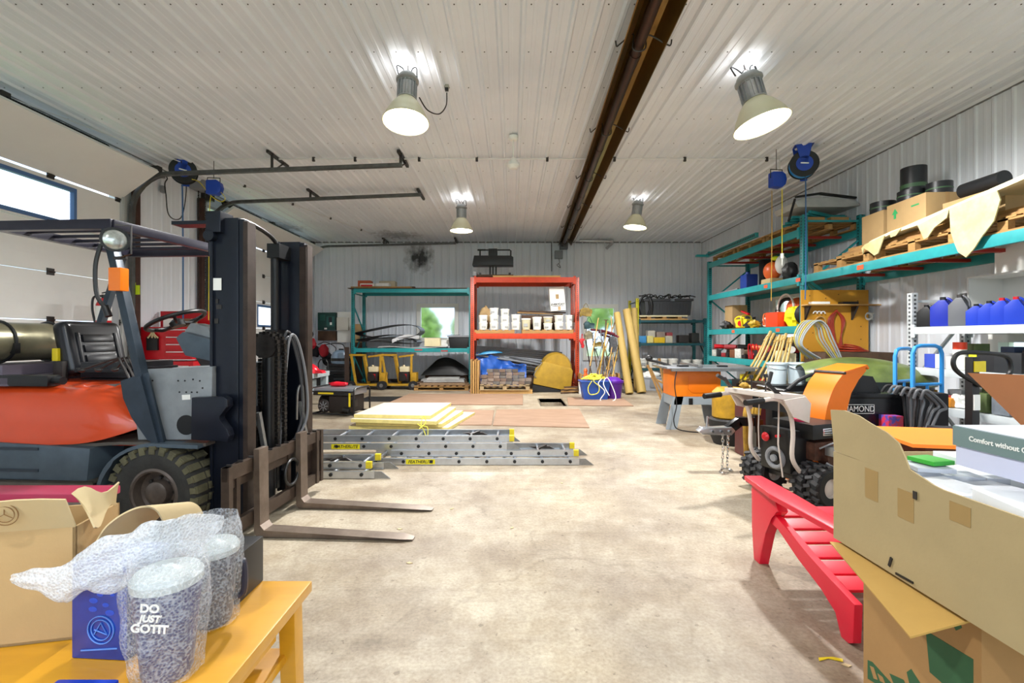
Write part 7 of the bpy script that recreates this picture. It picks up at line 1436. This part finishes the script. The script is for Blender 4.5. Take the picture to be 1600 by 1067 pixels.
for sx in (-1,1):
    for sy in (-1,1):
        mb = MB(); xf_ = None; mb.prism([(sx*.34,.50),(sx*.22,.50),(sx*.32,.0),(sx*.47,.0)], sy*.25-.012, sy*.25+.012, 'y'); mb.bar((sx*.36,sy*.25,.5),(sx*.47,sy*.25,0),.02,.03); part('leg', mb, M('grey_stand_paint','9AA4AC',.4,.2), t_)
mb = MB(); mb.box(-.36,-.262,.38,.36,-.24,.50); mb.box(-.36,.24,.38,.36,.262,.5); mb.box(-.36,-.25,.36,-.34,.25,.5); mb.box(.34,-.25,.36,.36,.25,.5); part('stand_apron', mb, M('grey_stand_paint','9AA4AC'), t_)
for sx in (-.14,.24): mb = MB(); mb.box(sx,-.28,.38,sx+.06,-.265,.48,bev=.004); part('latch', mb, m_black, t_)
mb = MB(); mb.tube([(-.36,-.38,.92),(-.40,-.4,.7),(-.37,-.4,.4),(-.42,-.42,.15),(-.30,-.45,.02),(.3,-.6,.015),(.55,-.4,.02)],.008,6,cr=6); solo('extension_cord', mb, m_black, 'black power cord hanging from the table saw to the floor', 'cord', loc=t_.location)
mb = MB(); mb.tube([P(1011,562,7.8),P(1030,566,7.7),P(1048,572,7.6)],.022,8,cr=4); mb.sph(P(1014,560,7.8),.05,(1.2,1,1)); solow('black_nozzle', mb, m_black, 'black hose nozzle at the left end of the saw table', 'nozzle')
wbox('machine_clutter', 'dark engine parts on the floor right of the table saw', 'machine part', X(1146,7.0),6.95,.002,X(1180,7.0),7.4,.5, M('engine_dark','2A2422'), bev=.04)
t_ = thing('yellow_drum', 'yellow drum with dark base beyond the snow blower handles', 'drum', (X(1140,6.3),6.3,0)); mb = MB(); mb.lathe([(.2,0),(.24,.1),(.26,.32),(.24,.34)],n=24); part('base', mb, m_rub, t_); mb = MB(); mb.lathe([(.20,.34),(.22,.36),(.22,.68),(.16,.74)],n=24); part('drum', mb, m_myel, t_)
for k in range(5):
    mb = MB(); x_ = X(1160+5*k,5.4); mb.tube([(x_,5.4,.84-.03*k),(x_+.03,5.35,.7),(x_-.02,5.3,.5),(x_+.02,5.35,.02)],.026,8,cr=5); mb.sph((x_,5.35,.86-.03*k),.05,(1,1,.8),10,6,.4,5,k); solow('yellow_strap', mb, M('gold_strap','B8902A',.55,0,.5,12), 'gold-yellow strap hanging behind the snow blower, %s from the left' % ('first','second','third','fourth','fifth')[k], 'strap', 'gold straps behind the snow blower')
wbox('red_battery_box', 'dark red box behind the gold straps', 'box', X(1160,5.6),5.5,.002,X(1190,5.6),5.8,.75, M('dark_red_box','5A1E22',.5,0,.3,8), bev=.02)
# hitch with chains
t_ = thing('trailer_hitch', 'silver trailer coupler on a black bent drawbar', 'hitch', (X(1140,4.95),4.95,0))
mb = MB(); mb.bar((-.02,0,.44),(.10,0,.53),.08,.09,bev=.006); mb.bar((.08,0,.53),(.26,0,.53),.08,.09,bev=.006); mb.box(.24,-.05,.42,.30,.05,.60,bev=.006); mb.box(.26,-.04,.02,.33,.04,.55); part('drawbar', mb, m_gb, t_)
mb = MB(); mb.prism([(-.34,.43),(-.30,.40),(.0,.39),(.04,.44),(.0,.48),(-.15,.47),(-.30,.47)],-.05,.05,'y',bev=.01); mb.cyl((-.24,0,.47),(-.23,0,.58),.012); part('coupler', mb, m_alu, t_)
for k in range(3): mb = MB(); mb.cyl((-.20+.09*k,-.055,.435),(-.20+.09*k,-.065,.435),.014,n=8); part('bolt', mb, m_chrome, t_)
def chain(name, label, pts, ln=.034, r=.0045, mat=m_chrome):
    pts = [Vector(p) for p in pts]; mb = MB(); acc = []; 
    for a, b_ in zip(pts, pts[1:]):
        n_ = max(1, int((b_-a).length/ln)); acc += [(a.lerp(b_, (i+.5)/n_), (b_-a).normalized()) for i in range(n_)]
    for i, (p, d) in enumerate(acc):
        q_ = Matrix.Translation(p) @ axm(d) @ Matrix.Rotation((i%2)*PI/2, 4, 'Z'); pp_ = []
        for j in range(10): a = 2*PI*j/10; pp_.append(q_ @ Vector((.011*math.cos(a),0,.024*math.sin(a))))
        mb.tube(pp_, r, 5, closed=True)
    return solow(name, mb, mat, label, 'chain')
chain('safety_chain', 'silver safety chain hanging from the coupler, left strand', [P(1129,675,4.9),P(1130,700,4.92),P(1128,734,4.93),(X(1122,4.93),4.9,.012),(X(1128,4.85),4.85,.012),(X(1136,4.9),4.88,.012)])
chain('safety_chain', 'silver safety chain hanging from the coupler, right strand', [P(1138,674,4.97),P(1137,705,4.98),P(1136,731,4.98),(X(1142,4.98),4.95,.012),(X(1134,5.0),5.05,.012),(X(1127,5.0),5.02,.012)])
# ================================================================== SNOW BLOWER
SB = thing('snow_blower', 'two-stage snow blower with cream handles and an orange chute', 'snow blower', (2.46,4.2,0), math.radians(20)); m_cream = M('cream_enamel','D8CEC4',.4,.05,.12,6)
m_or = M('chute_orange','F0780C',.35,0,.12,4)
def offroad(c, R_, Wd, parent):
    mb = MB(); mb.lathe([(R_*.45,-Wd*.45),(R_*.8,-Wd*.5),(R_*.93,-Wd*.36),(R_*.95,0),(R_*.93,Wd*.36),(R_*.8,Wd*.5),(R_*.45,Wd*.45)], c, (0,1,0), n=30, capa=False, capb=False); w_ = part('wheel', mb, m_rub, parent)
    mb = MB()
    for k in range(16):
        a = 2*PI*k/16
        for s_, off in ((-1,0),(1,.5)):
            m_ = Matrix.Translation(c) @ Euler((0,a+off*2*PI/16,0)).to_matrix().to_4x4(); mb.box(R_*.90,min(s_*Wd*.5,s_*Wd*.04),-.014,R_*1.02,max(s_*Wd*.5,s_*Wd*.04),.014,xf=m_ @ Euler((s_*.35,0,0)).to_matrix().to_4x4())
    part('tread', mb, M('dusty_lugs','3E3E40',.75,0,.3,20), w_)
    mb = MB(); mb.lathe([(R_*.5,-Wd*.42),(R_*.44,-Wd*.2),(R_*.15,-Wd*.3),(.01,-Wd*.32)], c, (0,1,0), n=24, capa=False); mb.lathe([(R_*.5,Wd*.42),(R_*.44,Wd*.2),(.01,Wd*.3)], c, (0,1,0), n=24, capa=False); part('rim', mb, m_cream, w_)
for yy in (-.33,-.20,.20,.33): offroad((0,yy,.175), .175, .12, SB)
mb = MB(); mb.cyl((0,-.36,.175),(0,.36,.175),.02); part('axle', mb, m_dsteel, SB)
mb = MB(); mb.box(-.10,-.13,.18,.12,.13,.42,bev=.01); mb.prism([(-.18,.25),(-.12,.22),(.0,.22),(.05,.60),(-.20,.62)],-.16,.14,'y',bev=.02); part('gearbox', mb, m_black, SB)
mb = MB(); mb.lathe([(.035,0),(.04,.012),(.02,.03)],(-.205,.06,.53),(-1,0,0),n=18); mb.lathe([(.012,0),(.012,.04)],(-.20,-.07,.56),(-1,0,0),n=10); part('red_knob', mb, m_redp, SB)
mb = MB(); mb.torus((-.19,-.02,.36),.08,.02,(1,0,0),n=22); mb.cyl((-.2,-.02,.36),(-.22,-.02,.36),.03,n=14); part('pulley', mb, m_grey, SB)
mb = MB(); mb.box(.0,-.24,.36,.34,.14,.52,bev=.03); mb.cyl((.16,-.30,.40),(.16,-.2,.40),.09,n=20); part('engine', mb, M('engine_rust','6A4636',.6,.3,.6,18,col2='1E1A18'), SB)
mb = MB(); mb.box(-.06,-.27,.545,.34,.14,.68,bev=.035); part('fuel_tank', mb, m_black, SB)
mb = MB(); mb.box(.05,-.275,.58,.32,-.268,.64,bev=.002)
for k in range(3): mb.box(.06,-.28,.588+.018*k,.31,-.275,.598+.018*k)
part('chrome_grille', mb, m_chrome, SB)
mb = MB(); mb.cyl((.0,-.1,.68),(.0,-.1,.70),.05,n=18); part('fuel_cap', mb, M('magenta_red','C01850',.4), SB)
mb = MB(); mb.cyl((.12,.05,.68),(.12,.05,.71),.03,n=12); mb.tube([(.12,.05,.70),(.3,.02,.70)],.006,6); part('primer_knob', mb, m_yel, SB)
mb = MB(); mb.box(.06,-.36,.42,.16,-.28,.5,bev=.008); mb.box(.08,-.37,.44,.13,-.358,.48); part('carburettor', mb, m_alu, SB)
mb = MB(); mb.box(.09,-.375,.455,.12,-.37,.475); part('red_switch', mb, m_redp, SB)
mb = MB(); mb.sph((.24,-.3,.4),.06,(1.3,.8,.8),12,8); part('air_filter', mb, M('pale_tan_plastic','C8B080'), SB)
mb = MB(); mb.tube([(.05,-.3,.36),(.1,-.36,.32),(.2,-.33,.33),(.3,-.3,.30)],.012,6,cr=5); mb.tube([(0,-.28,.48),(.1,-.33,.53),(.3,-.28,.52),(.45,-.1,.52)],.007,6,cr=5); part('fuel_line', mb, m_grey, SB)
# handles
for s_ in (-1,1):
    mb = MB(); mb.tube([(-.02,s_*.17,.14),(-.10,s_*.20,.25),(-.22,s_*.21,.40),(-.22,s_*.215,.62),(-.27,s_*.22,.80),(-.40,s_*.225,.90),(-.62,s_*.225,.895)],.018,10,cr=5); part('handlebar', mb, m_cream, SB)
    mb = MB(); mb.cyl((-.56,s_*.225,.897),(-.74,s_*.225,.888),.024,n=14); g_ = part('rubber_grip', mb, m_black, SB)
    mb = MB(); mb.bar((-.40,s_*.25,.93),(-.52,s_*.22,1.04),.018,.03); mb.cyl((-.50,s_*.22,1.02),(-.60,s_*.22,1.07) if s_ > 0 else (-.44,s_*.2,1.12),.016,n=10); part('control_lever', mb, m_black, g_)
mb = MB(); mb.prism([(-.48,.955),(-.14,.93),(-.10,.88),(-.14,.86),(-.48,.915)],-.26,.26,'y',bev=.008); part('control_panel', mb, m_cream, SB)
mb = MB(); mb.prism([(-.40,.90),(-.16,.92),(-.10,.86),(-.12,.70),(-.30,.76)],-.285,-.27,'y',bev=.004); part('panel_side', mb, m_cream, SB)
mb = MB(); mb.prism([(-.40,.90),(-.16,.92),(-.10,.86),(-.14,.74),(-.32,.78)],.27,.285,'y',bev=.004); part('panel_side', mb, m_cream, SB)
mb = MB(); mb.box(-.15,-.26,.76,-.135,.26,.92); part('panel_front', mb, M('dark_moulding','2C3640'), SB)
mb = MB()
for k in range(3): mb.box(-.42,-.12+.11*k,.9535,-.26,-.11+.11*k,.958)
part('lever_slots', mb, m_black, SB)
for k, (y_, h) in enumerate(((-.02,.12),(.13,.10))):
    mb = MB(); mb.cyl((-.3,y_,.94),(-.3,y_,.94+h),.006,n=8); mb.cyl((-.3,y_,.94+h),(-.3,y_,.97+h),.02,.016,n=12); part('gear_lever', mb, m_black, SB)
mb = MB(); mb.tube([(-.24,-.10,.92),(-.25,-.10,.5),(-.22,-.12,.22)],.007,6); mb.tube([(-.24,.1,.92),(-.23,.12,.6),(-.2,.14,.4)],.006,6); part('control_rod', mb, m_cream, SB)
# chute
def chf(u, v):   # curved chute: u up, v across the back
    cx = .30+.02*u+.36*max(0,u-.35)**1.6; cz = .45+.66*u; w = .11+.015*u; a = -PI*.5+PI*v*1.0; tilt = .9*max(0,u-.4)
    return (cx+.10*(1-math.cos(a))-.10+.0, w*math.sin(a)*1.0, cz-.03*(1-math.cos(a))*tilt)
bk = catmull([Vector((x,0,z)) for x, z in ((.27,.40),(.255,.58),(.29,.78),(.38,.96),(.50,1.08))], 5); ft = [(.80,1.10),(.70,1.02),(.60,.90),(.54,.74),(.52,.58),(.53,.40)]
prof = [(p.x,p.z) for p in bk]+[(.52,1.10)]
for y_ in (-.13,.12):
    mb = MB(); mb.prism(prof+[(.78,1.14)]+ft[0:], y_, y_+.01, 'y'); part('chute_side', mb, m_or, SB)
mb = MB(); mb.prism(prof+[(x+.012,z-.006) for x, z in prof[::-1]], -.12, .12, 'y'); part('chute_back', mb, m_or, SB)
mb = MB(); mb.prism([(.50,1.10),(.80,1.155),(.83,1.12),(.81,1.11),(.79,1.135),(.52,1.08)],-.14,.14,'y',bev=.003); part('chute_deflector', mb, m_or, SB)
mb = MB(); mb.cyl((.50,-.145,1.085),(.50,.145,1.085),.014,n=10); part('deflector_hinge', mb, m_dsteel, SB)
mb = MB(); mb.cyl((.30,0,.36),(.30,0,.43),.15,n=28); part('chute_ring', mb, m_black, SB)
mb = MB(); mb.prism([(.35,.02),(.75,.02),(.80,.3),(.72,.48),(.45,.50),(.35,.4)],-.36,.36,'y',bev=.02); part('auger_housing', mb, m_or, SB)
# ================================================================== RED CHAIR
RC = thing('adirondack_chair', 'red plastic garden chair facing away beside the big carton', 'chair', (1.92,2.6,0)); cx_ = RC.location.x; cy_ = 2.6
def L(pts): return [(y-cy_, z) for y, z in pts]
m_pk = M('coral_red_plastic','DC1A36',.38,0,.05,3)
for x0, x1 in ((1.53,1.59),(2.27,2.33)):
    mb = MB(); mb.prism(L([(3.00,.0),(2.93,0),(2.86,.22),(2.80,.34),(2.72,.40),(2.78,.48),(3.00,.49),(3.03,.44),(3.02,.2)]), x0-cx_, x1-cx_, 'x', bev=.008); part('front_leg', mb, m_pk, RC)
    mb = MB(); mb.prism(L([(2.90,.30),(2.86,.37),(2.75,.355),(2.45,.27),(2.28,.23),(2.13,.20),(2.14,.02),(2.17,.0),(2.22,.0),(2.25,.10),(2.36,.15),(2.55,.21),(2.74,.30)]), x0+.01-cx_, x1-.01-cx_, 'x', bev=.008); part('side_rail', mb, m_pk, RC)
    mb = MB(); dxx = -.03 if x0 < 2 else .03
    mb.prism([(x0-.02+dxx*.5-cx_,3.05-cy_),(x1+.03+dxx*.5-cx_,3.05-cy_),(x1+.045+dxx-cx_,2.7-cy_),(x1+.03+dxx-cx_,2.05-cy_),(x0-.0+dxx-cx_,2.05-cy_),(x0-.035+dxx-cx_,2.7-cy_)], .485, .515, 'z', bev=.008); part('armrest', mb, m_pk, RC)
ys = [2.83,2.72,2.61,2.50,2.39,2.29]
for k in range(6):
    z_ = .365-.155*((2.85-ys[k])/.56); mb = MB(); mb.cb((0,ys[k]-cy_,z_),(.70,.09,.018),(.28,0,0),bev=.006); part('seat_slat', mb, m_pk, RC)
for k in range(6):
    x_ = -.27+.108*k; h = .58-.035*abs(k-2.5)**1.6; p0 = (x_*.8,2.22-cy_,.20); p1 = (x_*1.15,1.95-cy_,.20+h); mb = MB(); mb.bar(p0,p1,.095,.018,(0,1,0),bev=.005); part('back_slat', mb, m_pk, RC)
mb = MB(); mb.box(-.36,2.02-cy_,.45,.36,2.06-cy_,.49,bev=.006); part('back_rail', mb, m_pk, RC)
# ================================================================== FOREGROUND RIGHT: cartons
XF = 1.12; zb, zf_ = .705, 1.005
t_ = thing('cardboard_box', 'huge open tan carton in the right foreground, torn flap at its far corner', 'box', (1.5,1.2,zb)); m_bc = M('tan_corrugated_card','AE9A70',.8,0,.12,2.5,.05,90); bl = lambda v: v
Yn, Yf = .55, 1.65; XR = 1.95
mb = MB(); mb.prism([(Yf,zb),(Yf,zf_),(Yn,zf_),(Yn,zb)], XF, XF+.007, 'x'); part('side_panel', mb, m_bc, t_, world=True)
def fp(px, py, x=XF): Y = x*740/(px-800); return (Y, Z(py, Y))
up = [fp(1303,704),fp(1297,640),fp(1318,641),fp(1340,649),fp(1362,663),fp(1385,676),fp(1403,692),fp(1412,712),fp(1420,733),fp(1458,758),fp(1508,783)]
mb = MB(); mb.prism(up, XF+.001, XF+.006, 'x'); part('torn_flap', mb, m_bc, t_, world=True)
mb = MB(); mb.box(XF+.007,Yf-.007,zb,XR,Yf,zf_); part('far_panel', mb, m_bc, t_, world=True)
mb = MB(); mb.box(XF+.007,Yn,zb,XR,Yf-.008,zb+.007); part('bottom_panel', mb, m_bc, t_, world=True)
mb = MB(); mb.box(XR,Yn,zb,XR+.007,Yf,zf_); mb.box(XF+.007,Yn,zb,XR,Yn+.007,zf_); part('near_panel', mb, m_bc, t_, world=True)
mb = MB(); mb.face([(1.50,1.56,1.285),(2.0,1.50,1.27),(2.0,1.33,1.0),(1.62,1.40,1.03)]); bmesh.ops.solidify(mb.bm, geom=mb.bm.faces[:], thickness=.006); part('raised_flap', mb, M('brown_inner_card','B0764A',.8,0,.15,3), t_, world=True)
m_tape = M('brown_tape_patch','9E8252',.35)
for (a, b_, c_, d_) in ((1352,730,1372,785),(1403,762,1428,818),(1484,782,1517,825)):
    (ya_, za_), (yb_, zb_) = fp(a,b_), fp(c_,d_); mb = MB(); mb.box(XF-.001,min(ya_,yb_),min(za_,zb_),XF,max(ya_,yb_),max(za_,zb_)); part('tape_patch', mb, m_tape, t_, world=True)
mb = MB()
y_, z_ = fp(1431,768); mb.cb((XF-.003,y_,z_-.01),(.002,.012,.022)); part('torn_tape', mb, m_dsteel, t_, world=True)
mb = MB(); mb.cb((XF-.002,1.35,.716),(.003,.06,.006),(-.05,0,0)); mb.cb((XF-.002,1.40,.738),(.003,.008,.03),(.3,0,0)); part('black_tape', mb, m_black, t_, world=True)
# lower carton
XL = 1.17; lc = thing('cardboard_box', 'brown carton with green print carrying the huge carton', 'box', (1.5,1.38,0)); m_lc = M('brown_corrugated_card','AC8350',.8,0,.14,3,.05,90)
mb = MB(); mb.box(XL,1.18,0,1.85,1.578,.69,bev=.004); part('carton', mb, m_lc, lc, world=True)
gp = M('dark_green_print','2E5A38',.7)
def lp(px, py): Y = XL*740/(px-800); return (Y, Z(py, Y))
for poly in ([(1447,985),(1521,1030),(1521,1110),(1453,1050)],[(1489,975),(1500,968),(1503,981),(1494,985)],[(1356,1031),(1363,1034),(1392,1066),(1388,1080),(1356,1060)],[(1390,1052),(1412,1062),(1424,1090),(1404,1085)],[(1417,1050),(1424,1045),(1440,1070),(1438,1100),(1424,1080)]):
    mb = MB(); mb.prism([lp(*p) for p in poly], XL-.001, XL, 'x'); part('green_print', mb, gp, lc, world=True)
mb = MB()
for k in range(9):
    y_, z_ = lp(1354+4.5*k, 921+3.6*k); mb.cb((XL-.001,y_,z_+.028),(.001,.006,.008))
part('small_print', mb, gp, lc, world=True)
mb = MB()
for poly in ([(1360,1040),(1366,1043),(1372,1062),(1366,1060)],[(1372,1052),(1380,1058),(1384,1068),(1376,1064)]): mb.prism([lp(*p) for p in poly], XL-.002, XL-.001, 'x')
part('emblem_gap', mb, m_lc, lc, world=True)
mb = MB(); mb.sheet(lambda u, v: (XL-.002-(.06+.115*u)*v, 1.60-.42*u+.05*v*(1-u), .698-.035*v*u-.012*v), 10, 6, .005); part('open_flap', mb, M('golden_card','C29A50',.8,0,.15,4), lc, world=True)
# contents
random.seed(44); m_wb = M('white_small_carton','E8ECF0',.5); m_wb2 = M('pale_grey_carton','C4CAD4',.5)
t0_ = None; n_ = 0
wbox('filler_carton', 'grey carton filling the bottom of the huge open carton', 'box', 1.15,.62,.714,1.90,1.60,.90, m_wb2)
pos_ = ['at the far left corner','far row, second','far row, third','far row, fourth','middle row, first','middle row, second','middle row, third','middle row, fourth','near row, first','near row, second','near row, third','near row, fourth']
for r_ in range(3):
    for c_ in range(4):
        x_ = 1.20+.15*c_+rnd(-.01,.01)+.02; y_ = 1.50-.19*r_; h = .07+.04*rnd(0,1)
        t_ = thing('small_white_box', 'small white box in the huge carton, '+pos_[n_], 'box', (x_,y_,.902), rnd(-.25,.25), 'small white boxes in the huge carton'); n_ += 1
        mb = MB(); mb.box(-.062,-.08,0,.062,.08,h,bev=.002); part('box_body', mb, m_wb2 if n_%3 else m_wb, t_); mb = MB(); mb.box(-.064,-.082,h*.6,.064,.082,h+.004,bev=.002); part('box_lid', mb, m_wb, t_)
wbox('green_box', 'flat bright green box on the small white boxes', 'box', 1.25,1.42,1.016,1.33,1.50,1.03, M('bright_green_card','3AAA3A',.4), rz=.2)
for k in range(5): wbox('stacked_white_box', 'thin white box lying on the pile in the huge carton, %s' % ('far left','far middle','far right','behind the green box','nearest the shoe box')[k], 'box', 1.22+.13*k,1.30 if k > 3 else 1.40+.03*(k%2),1.017 if k else 1.0,1.32+.13*k,1.42 if k > 3 else 1.52,1.037 if k else 1.013, m_wb if k%2 else m_wb2, rz=.1*k-.2, group='thin white boxes on the pile', bev=.002)
sb = thing('shoe_box', 'pale box with a slate-green printed lid on top of the huge carton', 'box', (1.43,1.1,1.04))
mb = MB(); mb.box(-.165,-.26,0,.17,.25,.085,bev=.002); part('box_base', mb, M('pale_lilac_card','C8CCE4',.5), sb)
mb = MB(); mb.box(-.17,-.265,.055,.175,.255,.11,bev=.002); part('box_lid', mb, M('slate_green_card','6E8484',.5), sb)
mb = MB(); mb.box(-.168,-.262,.11,.173,.252,.112); part('lid_top', mb, M('pale_grey_carton','C4CAD4'), sb)
text('Comfort without Compromise', .0185, m_paper, sb, (-.1712,.205,.083), (PI/2,0,-PI/2), .0003, ax='LEFT', bold=.0005)
# floor litter
mb = MB(); mb.prism([(-.05,0),(.0,.015),(.05,-.005),(.06,.012),(.02,.025),(-.04,.02)],0,.003,'z'); solo('paper_scrap', mb, m_yel, 'yellow paper scrap on the concrete near the cartons', 'scrap', loc=(X(1298,2.05),2.05,.001))
for k, (px, py) in enumerate(((624,827),(800,825),(878,755),(640,880),(706,795),(1190,650),(1322,1040))):
    p = FP(px, py); mb = MB(); mb.prism([(-.02,0),(0,.012),(.022,.002),(.005,-.012)],0,.003,'z'); solo('wood_chip', mb, m_card2, 'small pale chip on the concrete floor, %s' % ('between fork tips','right of the near fork tip','below the ladder end','below the near fork tip','by the far fork tip','by the hitch','by the red chair')[k], 'chip', 'chips on the floor', loc=(p.x,p.y,.001), rot=(0,0,k))
